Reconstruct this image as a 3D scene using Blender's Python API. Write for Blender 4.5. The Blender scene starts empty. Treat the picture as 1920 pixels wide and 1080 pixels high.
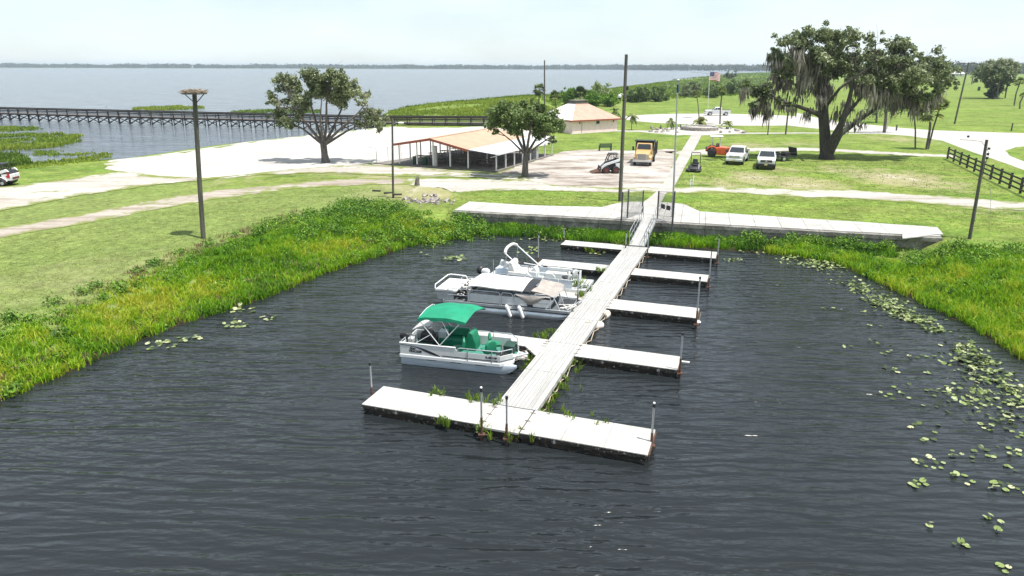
import bpy, math, random
import numpy as np
from mathutils import Vector, Matrix
from mathutils.geometry import delaunay_2d_cdt
random.seed(7); RNG = np.random.default_rng(11)
S = bpy.context.scene
COL = S.collection
R = math.radians

# ---------------------------------------------------------------- camera
F_PX, PITCH, ROLL, CAM_H = 1330.0, R(17.31), R(0.17), 12.0
LAND = 1.1; HAZE = 1.3e-4
cp, sp, cr, sr = math.cos(PITCH), math.sin(PITCH), math.cos(ROLL), math.sin(ROLL)
XC = Vector((cr, sr*sp, sr*cp)); YC = Vector((-sr, cr*sp, cr*cp)); FC = Vector((0, cp, -sp))
cam = bpy.data.cameras.new('camera'); cam_o = bpy.data.objects.new('camera', cam); COL.objects.link(cam_o)
cam.sensor_width = 36; cam.lens = 36*F_PX/1920; cam.clip_start = .3; cam.clip_end = 12000
mw = Matrix.Identity(4)
for i in range(3):
    mw[i][0], mw[i][1], mw[i][2] = XC[i], YC[i], -FC[i]
mw.translation = (0, 0, CAM_H)
cam_o.matrix_world = mw
S.camera = cam_o

# ---------------------------------------------------------------- sky, sun, exposure
SUN_EL, SUN_AZ = R(71), R(120)            # azimuth clockwise from +y: high sun from the right, a little behind
W = bpy.data.worlds.new('World'); S.world = W; W.use_nodes = True
nt = W.node_tree; bg = nt.nodes['Background']
sky = nt.nodes.new('ShaderNodeTexSky'); sky.sky_type = 'NISHITA'; sky.sun_disc = False
sky.sun_elevation = SUN_EL; sky.sun_rotation = SUN_AZ
sky.altitude = 0; sky.air_density = 1.0; sky.dust_density = .6; sky.ozone_density = 2.2
# thin broken cloud veil over the whole dome
tc = nt.nodes.new('ShaderNodeTexCoord'); mp = nt.nodes.new('ShaderNodeMapping')
mp.inputs['Scale'].default_value = (1.6, 1.6, 5.0)
nz = nt.nodes.new('ShaderNodeTexNoise'); nz.inputs['Scale'].default_value = 2.2; nz.inputs['Detail'].default_value = 6
rp = nt.nodes.new('ShaderNodeValToRGB'); rp.color_ramp.elements[0].position = .42; rp.color_ramp.elements[1].position = .75
rp.color_ramp.elements[0].color = (.5,)*3+(1,); rp.color_ramp.elements[1].color = (.86,)*3+(1,)
mx = nt.nodes.new('ShaderNodeMix'); mx.data_type = 'RGBA'
mx.inputs['B'].default_value = (8.1, 9.1, 9.7, 1)
L = nt.links.new
L(tc.outputs['Generated'], mp.inputs[0]); L(mp.outputs[0], nz.inputs['Vector']); L(nz.outputs['Fac'], rp.inputs[0])
L(rp.outputs[0], mx.inputs['Factor']); L(sky.outputs[0], mx.inputs['A']); L(mx.outputs['Result'], bg.inputs[0])
bg.inputs[1].default_value = 0.075
sl = bpy.data.lights.new('sun', 'SUN'); sl.energy = 4.2; sl.angle = R(.53); sl.color = (1, .955, .88)
so = bpy.data.objects.new('sun', sl); COL.objects.link(so)
sd = Vector((math.sin(SUN_AZ)*math.cos(SUN_EL), math.cos(SUN_AZ)*math.cos(SUN_EL), math.sin(SUN_EL)))
so.rotation_euler = sd.to_track_quat('Z', 'Y').to_euler(); so.location = (40, -20, 120)
S.view_settings.view_transform = 'Standard'; S.view_settings.look = 'None'
S.view_settings.exposure = 0.82; S.view_settings.gamma = 1; S.view_settings.use_curve_mapping = False
S.cycles.max_bounces = 6; S.cycles.transparent_max_bounces = 8; S.cycles.volume_bounces = 0
S.cycles.sample_clamp_indirect = 6; S.cycles.sample_clamp_direct = 1.4

# ---------------------------------------------------------------- ground points
def P(u, v, z=LAND):
    """the point at height z seen at photograph position u, v (1920 x 1080)"""
    x = (u-960)/F_PX; y = -(v-540)/F_PX
    d = XC*x + YC*y + FC
    t = (z-CAM_H)/d.z
    return Vector((d.x*t, d.y*t, z))
def ztop(p, v):
    """height of a vertical thing on p whose top is seen at row v"""
    lo, hi = p.z, p.z+60
    for _ in range(40):
        m = (lo+hi)/2; q = Vector((p.x, p.y, m-CAM_H))
        vv = 540 - F_PX*q.dot(YC)/q.dot(FC)
        if vv > v: lo = m
        else: hi = m
    return lo
def at_depth(u, v, y):
    """the point seen at u, v on the plane at distance y"""
    d = XC*((u-960)/F_PX) + YC*(-(v-540)/F_PX) + FC
    t = y/d.y
    return Vector((d.x*t, y, CAM_H+d.z*t))

# ---------------------------------------------------------------- materials
def newmat(name):
    m = bpy.data.materials.new(name); m.use_nodes = True
    return m, m.node_tree, m.node_tree.nodes['Principled BSDF']
def nd(t, typ, **kw):
    n = t.nodes.new(typ)
    for k, v in kw.items():
        if k in n.inputs: n.inputs[k].default_value = v
        else: setattr(n, k, v)
    return n
def c4(c): return tuple(c)+(1,)
def mat(name, col, rough=.6, metal=0., var=.18, scale=3., bump=0., bscale=20., col2=None, lo=.4, hi=.62, stretch=(1,1,1), rnd=0., spec=.5):
    """principled surface with two-octave colour variation, optional relief and a second worn colour"""
    m, t, b = newmat(name); l = t.links.new
    co = nd(t, 'ShaderNodeTexCoord'); ma = nd(t, 'ShaderNodeMapping'); ma.inputs['Scale'].default_value = stretch
    l(co.outputs['Object'], ma.inputs[0])
    n1 = nd(t, 'ShaderNodeTexNoise', Scale=scale, Detail=6., Roughness=.65); l(ma.outputs[0], n1.inputs['Vector'])
    r1 = nd(t, 'ShaderNodeValToRGB'); l(n1.outputs['Fac'], r1.inputs[0])
    c2 = col2 or tuple(min(1, c*(1+var)) for c in col); c1 = col if col2 else tuple(c*(1-var) for c in col)
    r1.color_ramp.elements[0].position = lo; r1.color_ramp.elements[1].position = hi
    r1.color_ramp.elements[0].color = c4(c1); r1.color_ramp.elements[1].color = c4(c2)
    out = r1.outputs[0]
    n2 = nd(t, 'ShaderNodeTexNoise', Scale=scale*9, Detail=3.); l(ma.outputs[0], n2.inputs['Vector'])
    mm = nd(t, 'ShaderNodeMix', data_type='RGBA', blend_type='OVERLAY'); mm.inputs['Factor'].default_value = min(1, var*1.6)
    l(out, mm.inputs['A']); l(n2.outputs['Fac'], mm.inputs['B']); out = mm.outputs['Result']
    if rnd:
        oi = nd(t, 'ShaderNodeObjectInfo'); hs = nd(t, 'ShaderNodeHueSaturation')
        mr = nd(t, 'ShaderNodeMapRange'); mr.inputs['To Min'].default_value = 1-rnd; mr.inputs['To Max'].default_value = 1+rnd
        l(oi.outputs['Random'], mr.inputs[0]); l(mr.outputs[0], hs.inputs['Value']); l(out, hs.inputs['Color']); out = hs.outputs[0]
    l(out, b.inputs['Base Color']); b.inputs['Roughness'].default_value = rough; b.inputs['Metallic'].default_value = metal
    b.inputs['Specular IOR Level'].default_value = spec
    if bump:
        n3 = nd(t, 'ShaderNodeTexNoise', Scale=bscale, Detail=5.); l(ma.outputs[0], n3.inputs['Vector'])
        bp = nd(t, 'ShaderNodeBump', Strength=bump, Distance=.05); l(n3.outputs['Fac'], bp.inputs['Height']); l(bp.outputs[0], b.inputs['Normal'])
    return m
def leafmat(name, stops, rough=.55, trans=.25):
    """leaf surface; the face attribute 'tint' picks each leaf's own colour along the stops"""
    m, t, b = newmat(name); l = t.links.new
    a = nd(t, 'ShaderNodeAttribute', attribute_name='tint'); r = nd(t, 'ShaderNodeValToRGB')
    l(a.outputs['Fac'], r.inputs[0]); e = r.color_ramp.elements
    e[0].position, e[0].color = stops[0][0], c4(stops[0][1]); e[1].position, e[1].color = stops[-1][0], c4(stops[-1][1])
    for p_, c in stops[1:-1]:
        q = e.new(p_); q.color = c4(c)
    l(r.outputs[0], b.inputs['Base Color']); b.inputs['Roughness'].default_value = rough
    b.inputs['Specular IOR Level'].default_value = .3
    tr = nd(t, 'ShaderNodeBsdfTranslucent'); l(r.outputs[0], tr.inputs[0])
    ms = nd(t, 'ShaderNodeMixShader'); ms.inputs[0].default_value = trans
    l(b.outputs[0], ms.inputs[1]); l(tr.outputs[0], ms.inputs[2]); l(ms.outputs[0], t.nodes['Material Output'].inputs[0])
    return m
M = {}
M['white'] = mat('white_paint', (.66,.67,.67), .35, var=.06)
M['white_dirty'] = mat('weathered_white', (.48,.47,.45), .5, var=.14, scale=4, col2=(.66,.65,.63))
M['alu'] = mat('aluminium', (.62,.64,.66), .32, .75, var=.1)
M['hull'] = mat('pale_hull', (.5,.56,.62), .35, .25, var=.08, stretch=(.4,1,2))
M['panel'] = mat('silver_panel', (.6,.61,.6), .35, .1, var=.05)
M['galv'] = mat('galvanised_steel', (.42,.43,.44), .45, .6, var=.15)
M['dark_post'] = mat('dark_post', (.06,.06,.058), .6, var=.2)
M['wire'] = mat('dull_wire', (.12,.12,.115), .7, var=.2)
M['rust'] = mat('rusty_pipe', (.085,.04,.025), .8, var=.3, scale=9)
M['black'] = mat('black_paint', (.018,.018,.02), .45, var=.2)
M['rubber'] = mat('tyre_rubber', (.025,.025,.026), .85, var=.2)
M['glass'] = mat('dark_glass', (.03,.036,.042), .06, var=.1)
M['green_canvas'] = mat('green_canvas', (.0,.22,.115), .7, var=.12, scale=2, bump=.25, bscale=9)
M['green_vinyl'] = mat('green_vinyl', (.004,.17,.085), .5, var=.12, scale=5)
M['teal_carpet'] = mat('teal_carpet', (.05,.2,.155), .9, var=.12, scale=8)
M['dark_green'] = mat('dark_green', (.01,.045,.03), .6, var=.2)
M['white_canvas'] = mat('white_canvas', (.56,.55,.53), .75, var=.08, scale=1.5, bump=.3, bscale=6)
M['tan_canvas'] = mat('tan_canvas', (.32,.285,.26), .8, var=.14, scale=2, bump=.3, bscale=7)
M['grey_carpet'] = mat('grey_carpet', (.09,.1,.11), .9, var=.2, scale=6)
M['grey_vinyl'] = mat('pale_vinyl', (.46,.48,.48), .5, var=.08)
M['concrete'] = mat('pale_concrete', (.37,.36,.34), .85, var=.16, scale=.9, bump=.15, bscale=14, rnd=.05)
M['dock_deck'] = mat('dock_concrete', (.4,.39,.37), .85, var=.14, scale=1.3, bump=.2, bscale=18, rnd=.03)
M['plank'] = mat('weathered_plank', (.29,.285,.275), .85, var=.2, scale=1.6, stretch=(6,.25,1), col2=(.39,.385,.375), lo=.36, hi=.6, bump=.15, rnd=.06)
M['algae'] = mat('algae_float', (.012,.011,.008), .85, var=.5, scale=3, col2=(.055,.035,.02), lo=.45, hi=.75, bump=.8, bscale=9)
M['scale'] = mat('flaky_lip', (.022,.02,.016), .9, var=.4, scale=6, col2=(.34,.33,.31), lo=.56, hi=.66, bump=.6, bscale=14)
M['wall'] = mat('old_seawall', (.12,.113,.1), .9, var=.35, scale=1.2, col2=(.31,.295,.265), lo=.4, hi=.7, bump=.5, bscale=8)
M['wood_pole'] = mat('pole_wood', (.09,.085,.07), .85, var=.3, scale=2.5, stretch=(4,4,.4), bump=.3)
M['pier_wood'] = mat('dark_pier_wood', (.052,.044,.04), .85, var=.35, scale=2, rnd=.15)
M['pier_deck'] = mat('pier_deck_wood', (.085,.072,.066), .85, var=.3, scale=1.5)
M['fence_black'] = mat('black_fence_paint', (.014,.013,.013), .6, var=.25)
M['roof_orange'] = mat('orange_sheet_roof', (.43,.285,.19), .55, var=.08, scale=.7, rnd=.03)
M['roof_edge'] = mat('red_fascia', (.26,.07,.04), .6, var=.15)
M['roof_pink'] = mat('salmon_roof', (.41,.265,.2), .5, var=.1, scale=1)
M['roof_pale'] = mat('sky_glare_roof', (.72,.66,.62), .5, var=.1, scale=1)  # salmon roof made whitish: sky glare painted into the colour
M['pink_wall'] = mat('pink_stucco', (.8,.63,.57), .85, var=.06, scale=1.5, bump=.1)
M['tin'] = mat('white_sheet_metal', (.55,.56,.57), .45, var=.05)
M['slab'] = mat('shelter_slab', (.16,.145,.13), .85, var=.2, scale=1)
M['trash_green'] = mat('green_plastic', (.008,.05,.03), .5)
M['table_grey'] = mat('grey_table', (.2,.19,.175), .75, var=.25)
M['yellow'] = mat('yellow_cab', (.47,.31,.13), .35, var=.07)
M['orange'] = mat('orange_machine', (.68,.115,.03), .4, var=.08)
M['chrome'] = mat('chrome', (.6,.6,.6), .2, .9, var=.05)
M['red'] = mat('red_paint', (.42,.02,.025), .4)
M['navy'] = mat('navy_cloth', (.02,.03,.12), .7)
M['dark_red'] = mat('dark_red_rim', (.12,.025,.02), .6)
M['rubble'] = mat('rubble_stone', (.17,.15,.135), .9, var=.3, scale=2, col2=(.42,.38,.34), lo=.4, hi=.7, bump=.4, rnd=.2)
M['stick'] = mat('dry_stick', (.25,.2,.15), .9, var=.3, rnd=.2)
M['bark_dark'] = mat('dark_bark', (.03,.026,.022), .9, var=.35, scale=2, stretch=(3,3,.6), bump=.8, bscale=5, col2=(.1,.088,.075), lo=.4, hi=.8)
M['bark'] = mat('grey_bark', (.075,.065,.055), .9, var=.35, scale=2, stretch=(3,3,.6), bump=.8, bscale=5, col2=(.2,.18,.16), lo=.4, hi=.75)
M['palm_bark'] = mat('palm_bark', (.13,.115,.095), .9, var=.3, scale=3, stretch=(1,1,5), bump=.6)
M['rope'] = mat('old_rope', (.4,.33,.24), .9, var=.2)
M['buoy'] = mat('dirty_buoy', (.12,.1,.08), .7, var=.3, scale=2.2, col2=(.72,.64,.58), lo=.42, hi=.52)
M['marker'] = mat('marker_white', (.8,.8,.78), .5, var=.05)
M['plate'] = mat('plate_yellow', (.6,.5,.2), .5)
M['lamp_lens'] = mat('headlamp_lens', (.75,.76,.78), .1, var=.05)

# leaves and blades
G1 = [(0,(.034,.05,.019)),(.35,(.095,.13,.05)),(.65,(.195,.23,.105)),(1,(.4,.43,.26))]
M['leaf'] = leafmat('oak_leaves', G1, .42)
M['leaf_mid'] = leafmat('laurel_leaves', [(0,(.034,.06,.016)),(.4,(.095,.155,.04)),(.75,(.19,.26,.08)),(1,(.35,.41,.18))])
M['leaf_bright'] = leafmat('shrub_leaves', [(0,(.022,.065,.007)),(.4,(.07,.175,.012)),(.75,(.15,.29,.02)),(1,(.27,.37,.05))])
M['moss'] = leafmat('hanging_moss', [(0,(.07,.066,.054)),(.45,(.21,.195,.16)),(.8,(.37,.35,.295)),(1,(.52,.49,.43))], .9, .35)
M['palm'] = leafmat('palm_leaves', [(0,(.03,.05,.012)),(.5,(.1,.145,.035)),(1,(.28,.3,.1))])
M['marsh'] = leafmat('marsh_blades', [(0,(.02,.06,.006)),(.3,(.09,.23,.01)),(.55,(.2,.4,.012)),(.78,(.33,.46,.02)),(1,(.47,.45,.05))], .5, .45)
M['reed'] = leafmat('reed_blades', [(0,(.035,.07,.01)),(.5,(.13,.22,.018)),(1,(.27,.33,.04))], .6, .4)
M['dry'] = leafmat('dry_stems', [(0,(.08,.05,.025)),(1,(.27,.2,.11))], .9, .1)
M['turf'] = leafmat('turf_blades', [(0,(.09,.13,.024)),(.45,(.15,.2,.04)),(.8,(.22,.26,.07)),(1,(.33,.3,.15))], .7, .4)
M['pad'] = leafmat('lily_leaf', [(0,(.014,.024,.008)),(.35,(.07,.1,.026)),(.7,(.19,.255,.075)),(1,(.42,.44,.25))], .35, .15)
M['far_tree'] = leafmat('far_woods', [(0,(.018,.03,.014)),(1,(.055,.075,.03))], .8, .1)

# ---------------------------------------------------------------- mesh builder
class MB:
    def __init__(s): s.v = []; s.f = []; s.m = []; s.cur = 0
    def add(s, vs, fs):
        o = len(s.v); s.v += [tuple(q) for q in vs]
        for f in fs: s.f.append(tuple(i+o for i in f)); s.m.append(s.cur)
        return s
    def use(s, i): s.cur = i; return s
    def bx(s, x0, x1, y0, y1, z0, z1):
        return s.add([(x0,y0,z0),(x1,y0,z0),(x1,y1,z0),(x0,y1,z0),(x0,y0,z1),(x1,y0,z1),(x1,y1,z1),(x0,y1,z1)],
                     [(3,2,1,0),(4,5,6,7),(0,1,5,4),(1,2,6,5),(2,3,7,6),(3,0,4,7)])
    def box(s, c, d, rz=0., ry=0., rx=0.):
        m = Matrix.Rotation(rz,3,'Z') @ Matrix.Rotation(ry,3,'Y') @ Matrix.Rotation(rx,3,'X'); c = Vector(c)
        vs = [c + m @ Vector((sx*d[0]/2, sy*d[1]/2, sz*d[2]/2)) for sz in (-1,1) for sx, sy in ((-1,-1),(1,-1),(1,1),(-1,1))]
        return s.add(vs, [(3,2,1,0),(4,5,6,7),(0,1,5,4),(1,2,6,5),(2,3,7,6),(3,0,4,7)])
    def tube(s, pts, r, n=8, r2=None, cap=True):
        pts = [Vector(p) for p in pts]; k = len(pts); rings = []; up = None
        for i, p in enumerate(pts):
            t = (pts[min(i+1,k-1)]-pts[max(i-1,0)]).normalized()
            if up is None: up = Vector((0,0,1)) if abs(t.z) < .9 else Vector((1,0,0))
            a = t.cross(up).normalized(); b = a.cross(t).normalized(); up = b
            rr = r[i] if isinstance(r, (list, tuple)) else (r if r2 is None else r+(r2-r)*i/max(1,k-1))
            rings.append([p + a*math.cos(2*math.pi*j/n)*rr + b*math.sin(2*math.pi*j/n)*rr for j in range(n)])
        return s.loft(rings, cap)
    def loft(s, rings, cap=True):
        n = len(rings[0]); vs = [q for g in rings for q in g]; fs = []
        for i in range(len(rings)-1):
            for j in range(n):
                a, b = i*n+j, i*n+(j+1) % n
                fs.append((a, b, b+n, a+n))
        if cap: fs.append(tuple(range(n-1,-1,-1))); fs.append(tuple((len(rings)-1)*n+j for j in range(n)))
        return s.add(vs, fs)
    def sph(s, c, r, n=12, m=8):
        if not isinstance(r, (tuple, list)): r = (r,r,r)
        return s.loft([[ (c[0]+r[0]*math.sin(a)*math.cos(2*math.pi*j/n), c[1]+r[1]*math.sin(a)*math.sin(2*math.pi*j/n), c[2]-r[2]*math.cos(a)) for j in range(n)]
                       for a in [math.pi*(.02+.96*i/m) for i in range(m+1)]])
    def ext(s, poly, y0, y1):
        """polygon in x,z extruded along y"""
        n = len(poly); vs = [(x,y0,z) for x, z in poly]+[(x,y1,z) for x, z in poly]
        fs = [tuple(range(n)), tuple(range(2*n-1, n-1, -1))]+[(i, i+n, (i+1) % n+n, (i+1) % n) for i in range(n)]
        return s.add(vs, fs)
    def extx(s, poly, x0, x1):
        """polygon in y,z extruded along x"""
        n = len(poly); vs = [(x0,y,z) for y, z in poly]+[(x1,y,z) for y, z in poly]
        fs = [tuple(range(n-1,-1,-1)), tuple(range(n, 2*n))]+[(i, (i+1) % n, (i+1) % n+n, i+n) for i in range(n)]
        return s.add(vs, fs)
    def cylx(s, c, r, w, n=16, axis='y'):
        d = {'y': Vector((0,w/2,0)), 'x': Vector((w/2,0,0)), 'z': Vector((0,0,w/2))}[axis]; c = Vector(c)
        return s.tube([c-d, c+d], r, n)
    def grid(s, fn, nu, nv, thick=0.):
        """sheet of points fn(a, b), a and b in 0..1, with an underside when thick"""
        top = [Vector(fn(i/nu, j/nv)) for i in range(nu+1) for j in range(nv+1)]
        q = lambda i, j: i*(nv+1)+j
        fs = [(q(i,j), q(i+1,j), q(i+1,j+1), q(i,j+1)) for i in range(nu) for j in range(nv)]
        if thick:
            n = len(top); top += [p-Vector((0,0,thick)) for p in top]
            fs += [tuple(n+k for k in reversed(f)) for f in fs]
            rim = [q(i,0) for i in range(nu)]+[q(nu,j) for j in range(nv)]+[q(i,nv) for i in range(nu,0,-1)]+[q(0,j) for j in range(nv,0,-1)]
            fs += [(rim[k], n+rim[k], n+rim[(k+1) % len(rim)], rim[(k+1) % len(rim)]) for k in range(len(rim))]
        return s.add(top, fs)
    def out(s, name, m, parent=None, smooth=True, bevel=0., loc=None, rz=0.):
        me = bpy.data.meshes.new(name); me.from_pydata(s.v, [], s.f)
        ms = m if isinstance(m, (list, tuple)) else [m]
        for k in ms: me.materials.append(M[k] if isinstance(k, str) else k)
        if len(ms) > 1: me.polygons.foreach_set('material_index', s.m)
        import bmesh as _b
        bm = _b.new(); bm.from_mesh(me); _b.ops.recalc_face_normals(bm, faces=bm.faces); bm.to_mesh(me); bm.free()
        if smooth:
            me.polygons.foreach_set('use_smooth', [True]*len(me.polygons)); me.set_sharp_from_angle(angle=R(38))
        o = bpy.data.objects.new(name, me); COL.objects.link(o)
        if parent: o.parent = parent
        if loc is not None: o.location = loc
        o.rotation_euler.z = rz
        if bevel:
            b = o.modifiers.new('bevel', 'BEVEL'); b.width = bevel; b.segments = 2; b.limit_method = 'ANGLE'
        return o
def tag(o, label=None, cat=None, group=None, kind=None):
    if label: o['label'] = label
    if cat: o['category'] = cat
    if group: o['group'] = group
    if kind: o['kind'] = kind
    return o
def thing(name, label, cat, loc=(0,0,0), rz=0., group=None):
    o = bpy.data.objects.new(name, None); COL.objects.link(o); o.empty_display_size = .3
    o.location = loc; o.rotation_euler = (0,0,rz)
    return tag(o, label, cat, group)
def shared(name, me, parent=None, loc=(0,0,0), rot=(0,0,0), scale=(1,1,1)):
    o = bpy.data.objects.new(name, me); COL.objects.link(o); o.parent = parent
    o.location = loc; o.rotation_euler = rot; o.scale = scale
    return o
def copy_tree(o, parent=None):
    c = o.copy(); COL.objects.link(c)
    if parent: c.parent = parent
    for ch in list(o.children): copy_tree(ch, c)
    return c
def bulk(name, V, Fc, m, tint=None, parent=None):
    """big mesh from arrays; faces all with the same corner count"""
    V = np.asarray(V, np.float32); Fc = np.asarray(Fc, np.int32); k = Fc.shape[1]
    me = bpy.data.meshes.new(name); me.vertices.add(len(V)); me.vertices.foreach_set('co', V.ravel())
    me.loops.add(Fc.size); me.loops.foreach_set('vertex_index', Fc.ravel())
    me.polygons.add(len(Fc)); me.polygons.foreach_set('loop_start', np.arange(0, Fc.size, k, dtype=np.int32))
    me.update(calc_edges=True)
    if tint is not None:
        a = me.attributes.new('tint', 'FLOAT', 'FACE'); a.data.foreach_set('value', np.asarray(tint, np.float32))
    me.materials.append(M[m] if isinstance(m, str) else m)
    o = bpy.data.objects.new(name, me); COL.objects.link(o)
    if parent: o.parent = parent
    return o
# ---------------------------------------------------------------- fields
def vnoise(x, y, seed=0):
    x = np.asarray(x, float); y = np.asarray(y, float)
    xi = np.floor(x).astype(np.int64); yi = np.floor(y).astype(np.int64); fx = x-xi; fy = y-yi
    fx = fx*fx*(3-2*fx); fy = fy*fy*(3-2*fy)
    def h(a, b):
        n = (a*374761393 + b*668265263 + seed*1442695041) & 0x7fffffff
        n = ((n ^ (n >> 13))*1274126177) & 0x7fffffff
        return ((n ^ (n >> 16)) & 0xffff)/65535.
    return (h(xi,yi)*(1-fx)+h(xi+1,yi)*fx)*(1-fy)+(h(xi,yi+1)*(1-fx)+h(xi+1,yi+1)*fx)*fy
def fbm(x, y, seed=0, o=4):
    s = 0; a = .5; t = 0
    for k in range(o):
        s = s+a*vnoise(np.asarray(x)*2**k, np.asarray(y)*2**k, seed+k); t += a; a *= .55
    return s/t
def inside(px, py, poly):
    c = np.zeros(np.shape(px), bool); n = len(poly)
    for i in range(n):
        x0, y0 = poly[i][0], poly[i][1]; x1, y1 = poly[(i+1) % n][0], poly[(i+1) % n][1]
        if y0 == y1: continue
        k = ((y0 > py) != (y1 > py)) & (px < (x1-x0)*(py-y0)/(y1-y0)+x0); c ^= k
    return c
def dist(px, py, poly, closed=True):
    d = np.full(np.shape(px), 1e9); n = len(poly)
    for i in range(n if closed else n-1):
        ax, ay = poly[i][0], poly[i][1]; bx, by = poly[(i+1) % n][0], poly[(i+1) % n][1]
        ex, ey = bx-ax, by-ay; q = ex*ex+ey*ey or 1e-9
        t = np.clip(((px-ax)*ex+(py-ay)*ey)/q, 0, 1)
        d = np.minimum(d, (px-ax-t*ex)**2+(py-ay-t*ey)**2)
    return np.sqrt(d)
def sdist(px, py, poly):
    return np.where(inside(px, py, poly), -1., 1.)*dist(px, py, poly)
def W2(pts, z=LAND): return [tuple(P(u, v, z)[:2]) for u, v in pts]

# waterlines
WL_LEFT = [(-420,880),(-150,790),(0,752),(60,728),(130,700),(200,668),(260,640),(320,616),(400,590),(470,569),(520,551),(600,517),(680,492),(760,464),(830,453),(900,441)]
WL_WALL = [(960,440),(1060,444),(1180,462),(1215,459),(1340,470),(1420,474),(1490,482)]
WL_RIGHT = [(1560,493),(1630,522),(1690,552),(1740,577),(1810,608),(1870,645),(1930,685),(2060,760),(2300,900)]
wl = W2(WL_LEFT, 0); wr = W2(WL_RIGHT, 0); ww = W2(WL_WALL, 0)
BASIN = [(-30,-90)]+[(-22,-20)]+wl+ww+wr+[(24,-20),(30,-90)]
LAKE_SHORE = [(-900,356),(-300,338),(0,318),(60,312),(150,306),(215,300),(300,288),(400,273),(500,262),(580,254),(650,246),(690,241),(716,236),
              (705,226),(735,206),(850,195),(930,187),(1000,182),(1100,172),(1200,160),(1250,152),(1330,143.5),(1380,138.5),(1440,134.5)]
LAKE = W2(LAKE_SHORE, 0)+[(2500,3900),(2500,4150),(-5200,4150),(-5200,60)]
wall_a, wall_b = Vector(P(848,396.8)), Vector(P(1768,447))     # front top edge of the seawall
wd = (wall_b-wall_a).normalized(); wn = Vector((-wd.y, wd.x, 0))   # wn points inland
BAY = 3.

def T(x, y):
    """ground height"""
    x = np.asarray(x, float); y = np.asarray(y, float)
    db = sdist(x, y, BASIN); dl = sdist(x, y, LAKE)
    sm = lambda t: np.clip(t,0,1)**2*(3-2*np.clip(t,0,1))
    wob = 1+.3*(fbm(x*.15, y*.15, 5)-.5)
    hb = np.where(db > 0, .03+(LAND-.03)*sm(db/(6.5*wob)), np.maximum(-1.6, db*.45))
    hl = np.where(dl > 0, .02+(LAND-.02)*np.clip(dl/9, 0, 1), np.maximum(-1.6, dl*.2))
    far = np.clip((y-250)/120, 0, 1)*np.clip((600-y)/200,0,1)*0
    h = np.minimum(hb, hl)+far
    # shelf in front of the seawall, level ground behind it
    s = (x-wall_a.x)*wd.x+(y-wall_a.y)*wd.y; n = (x-wall_a.x)*wn.x+(y-wall_a.y)*wn.y
    L_ = (wall_b-wall_a).length
    along = np.clip((s+.5)/2.5,0,1)*np.clip((L_+.2-s)/1.5,0,1)
    shelf = np.where(n < .1, np.minimum(h, .16), np.where(n < .9, .16+(LAND-.16)*np.clip((n-.1)/.8,0,1), LAND))
    near = (n > -6) & (n < 12)
    h = np.where(near, h*(1-along)+shelf*along, h)
    # spoil heap by the end of the walk
    c = P(802, 366)
    for dx, dy, r_, hh in ((0,0,1.5,.5),(-1.3,.6,1.2,.28),(1.3,1.0,1.1,.3),(-2.6,-.4,.9,.2)):
        h = h+hh*np.exp(-((x-c.x-dx)**2+(y-c.y-dy)**2)/(r_*r_))*(.6+.8*fbm(x*1.7,y*1.7,3))
    return h
def Tz(x, y): return float(T(np.array([x]), np.array([y]))[0])
def PG(u, v, off=0.):
    """point of the sloping ground seen at u, v"""
    p = P(u, v)
    for _ in range(5): p = P(u, v, Tz(p.x, p.y)+off)
    return p

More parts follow.
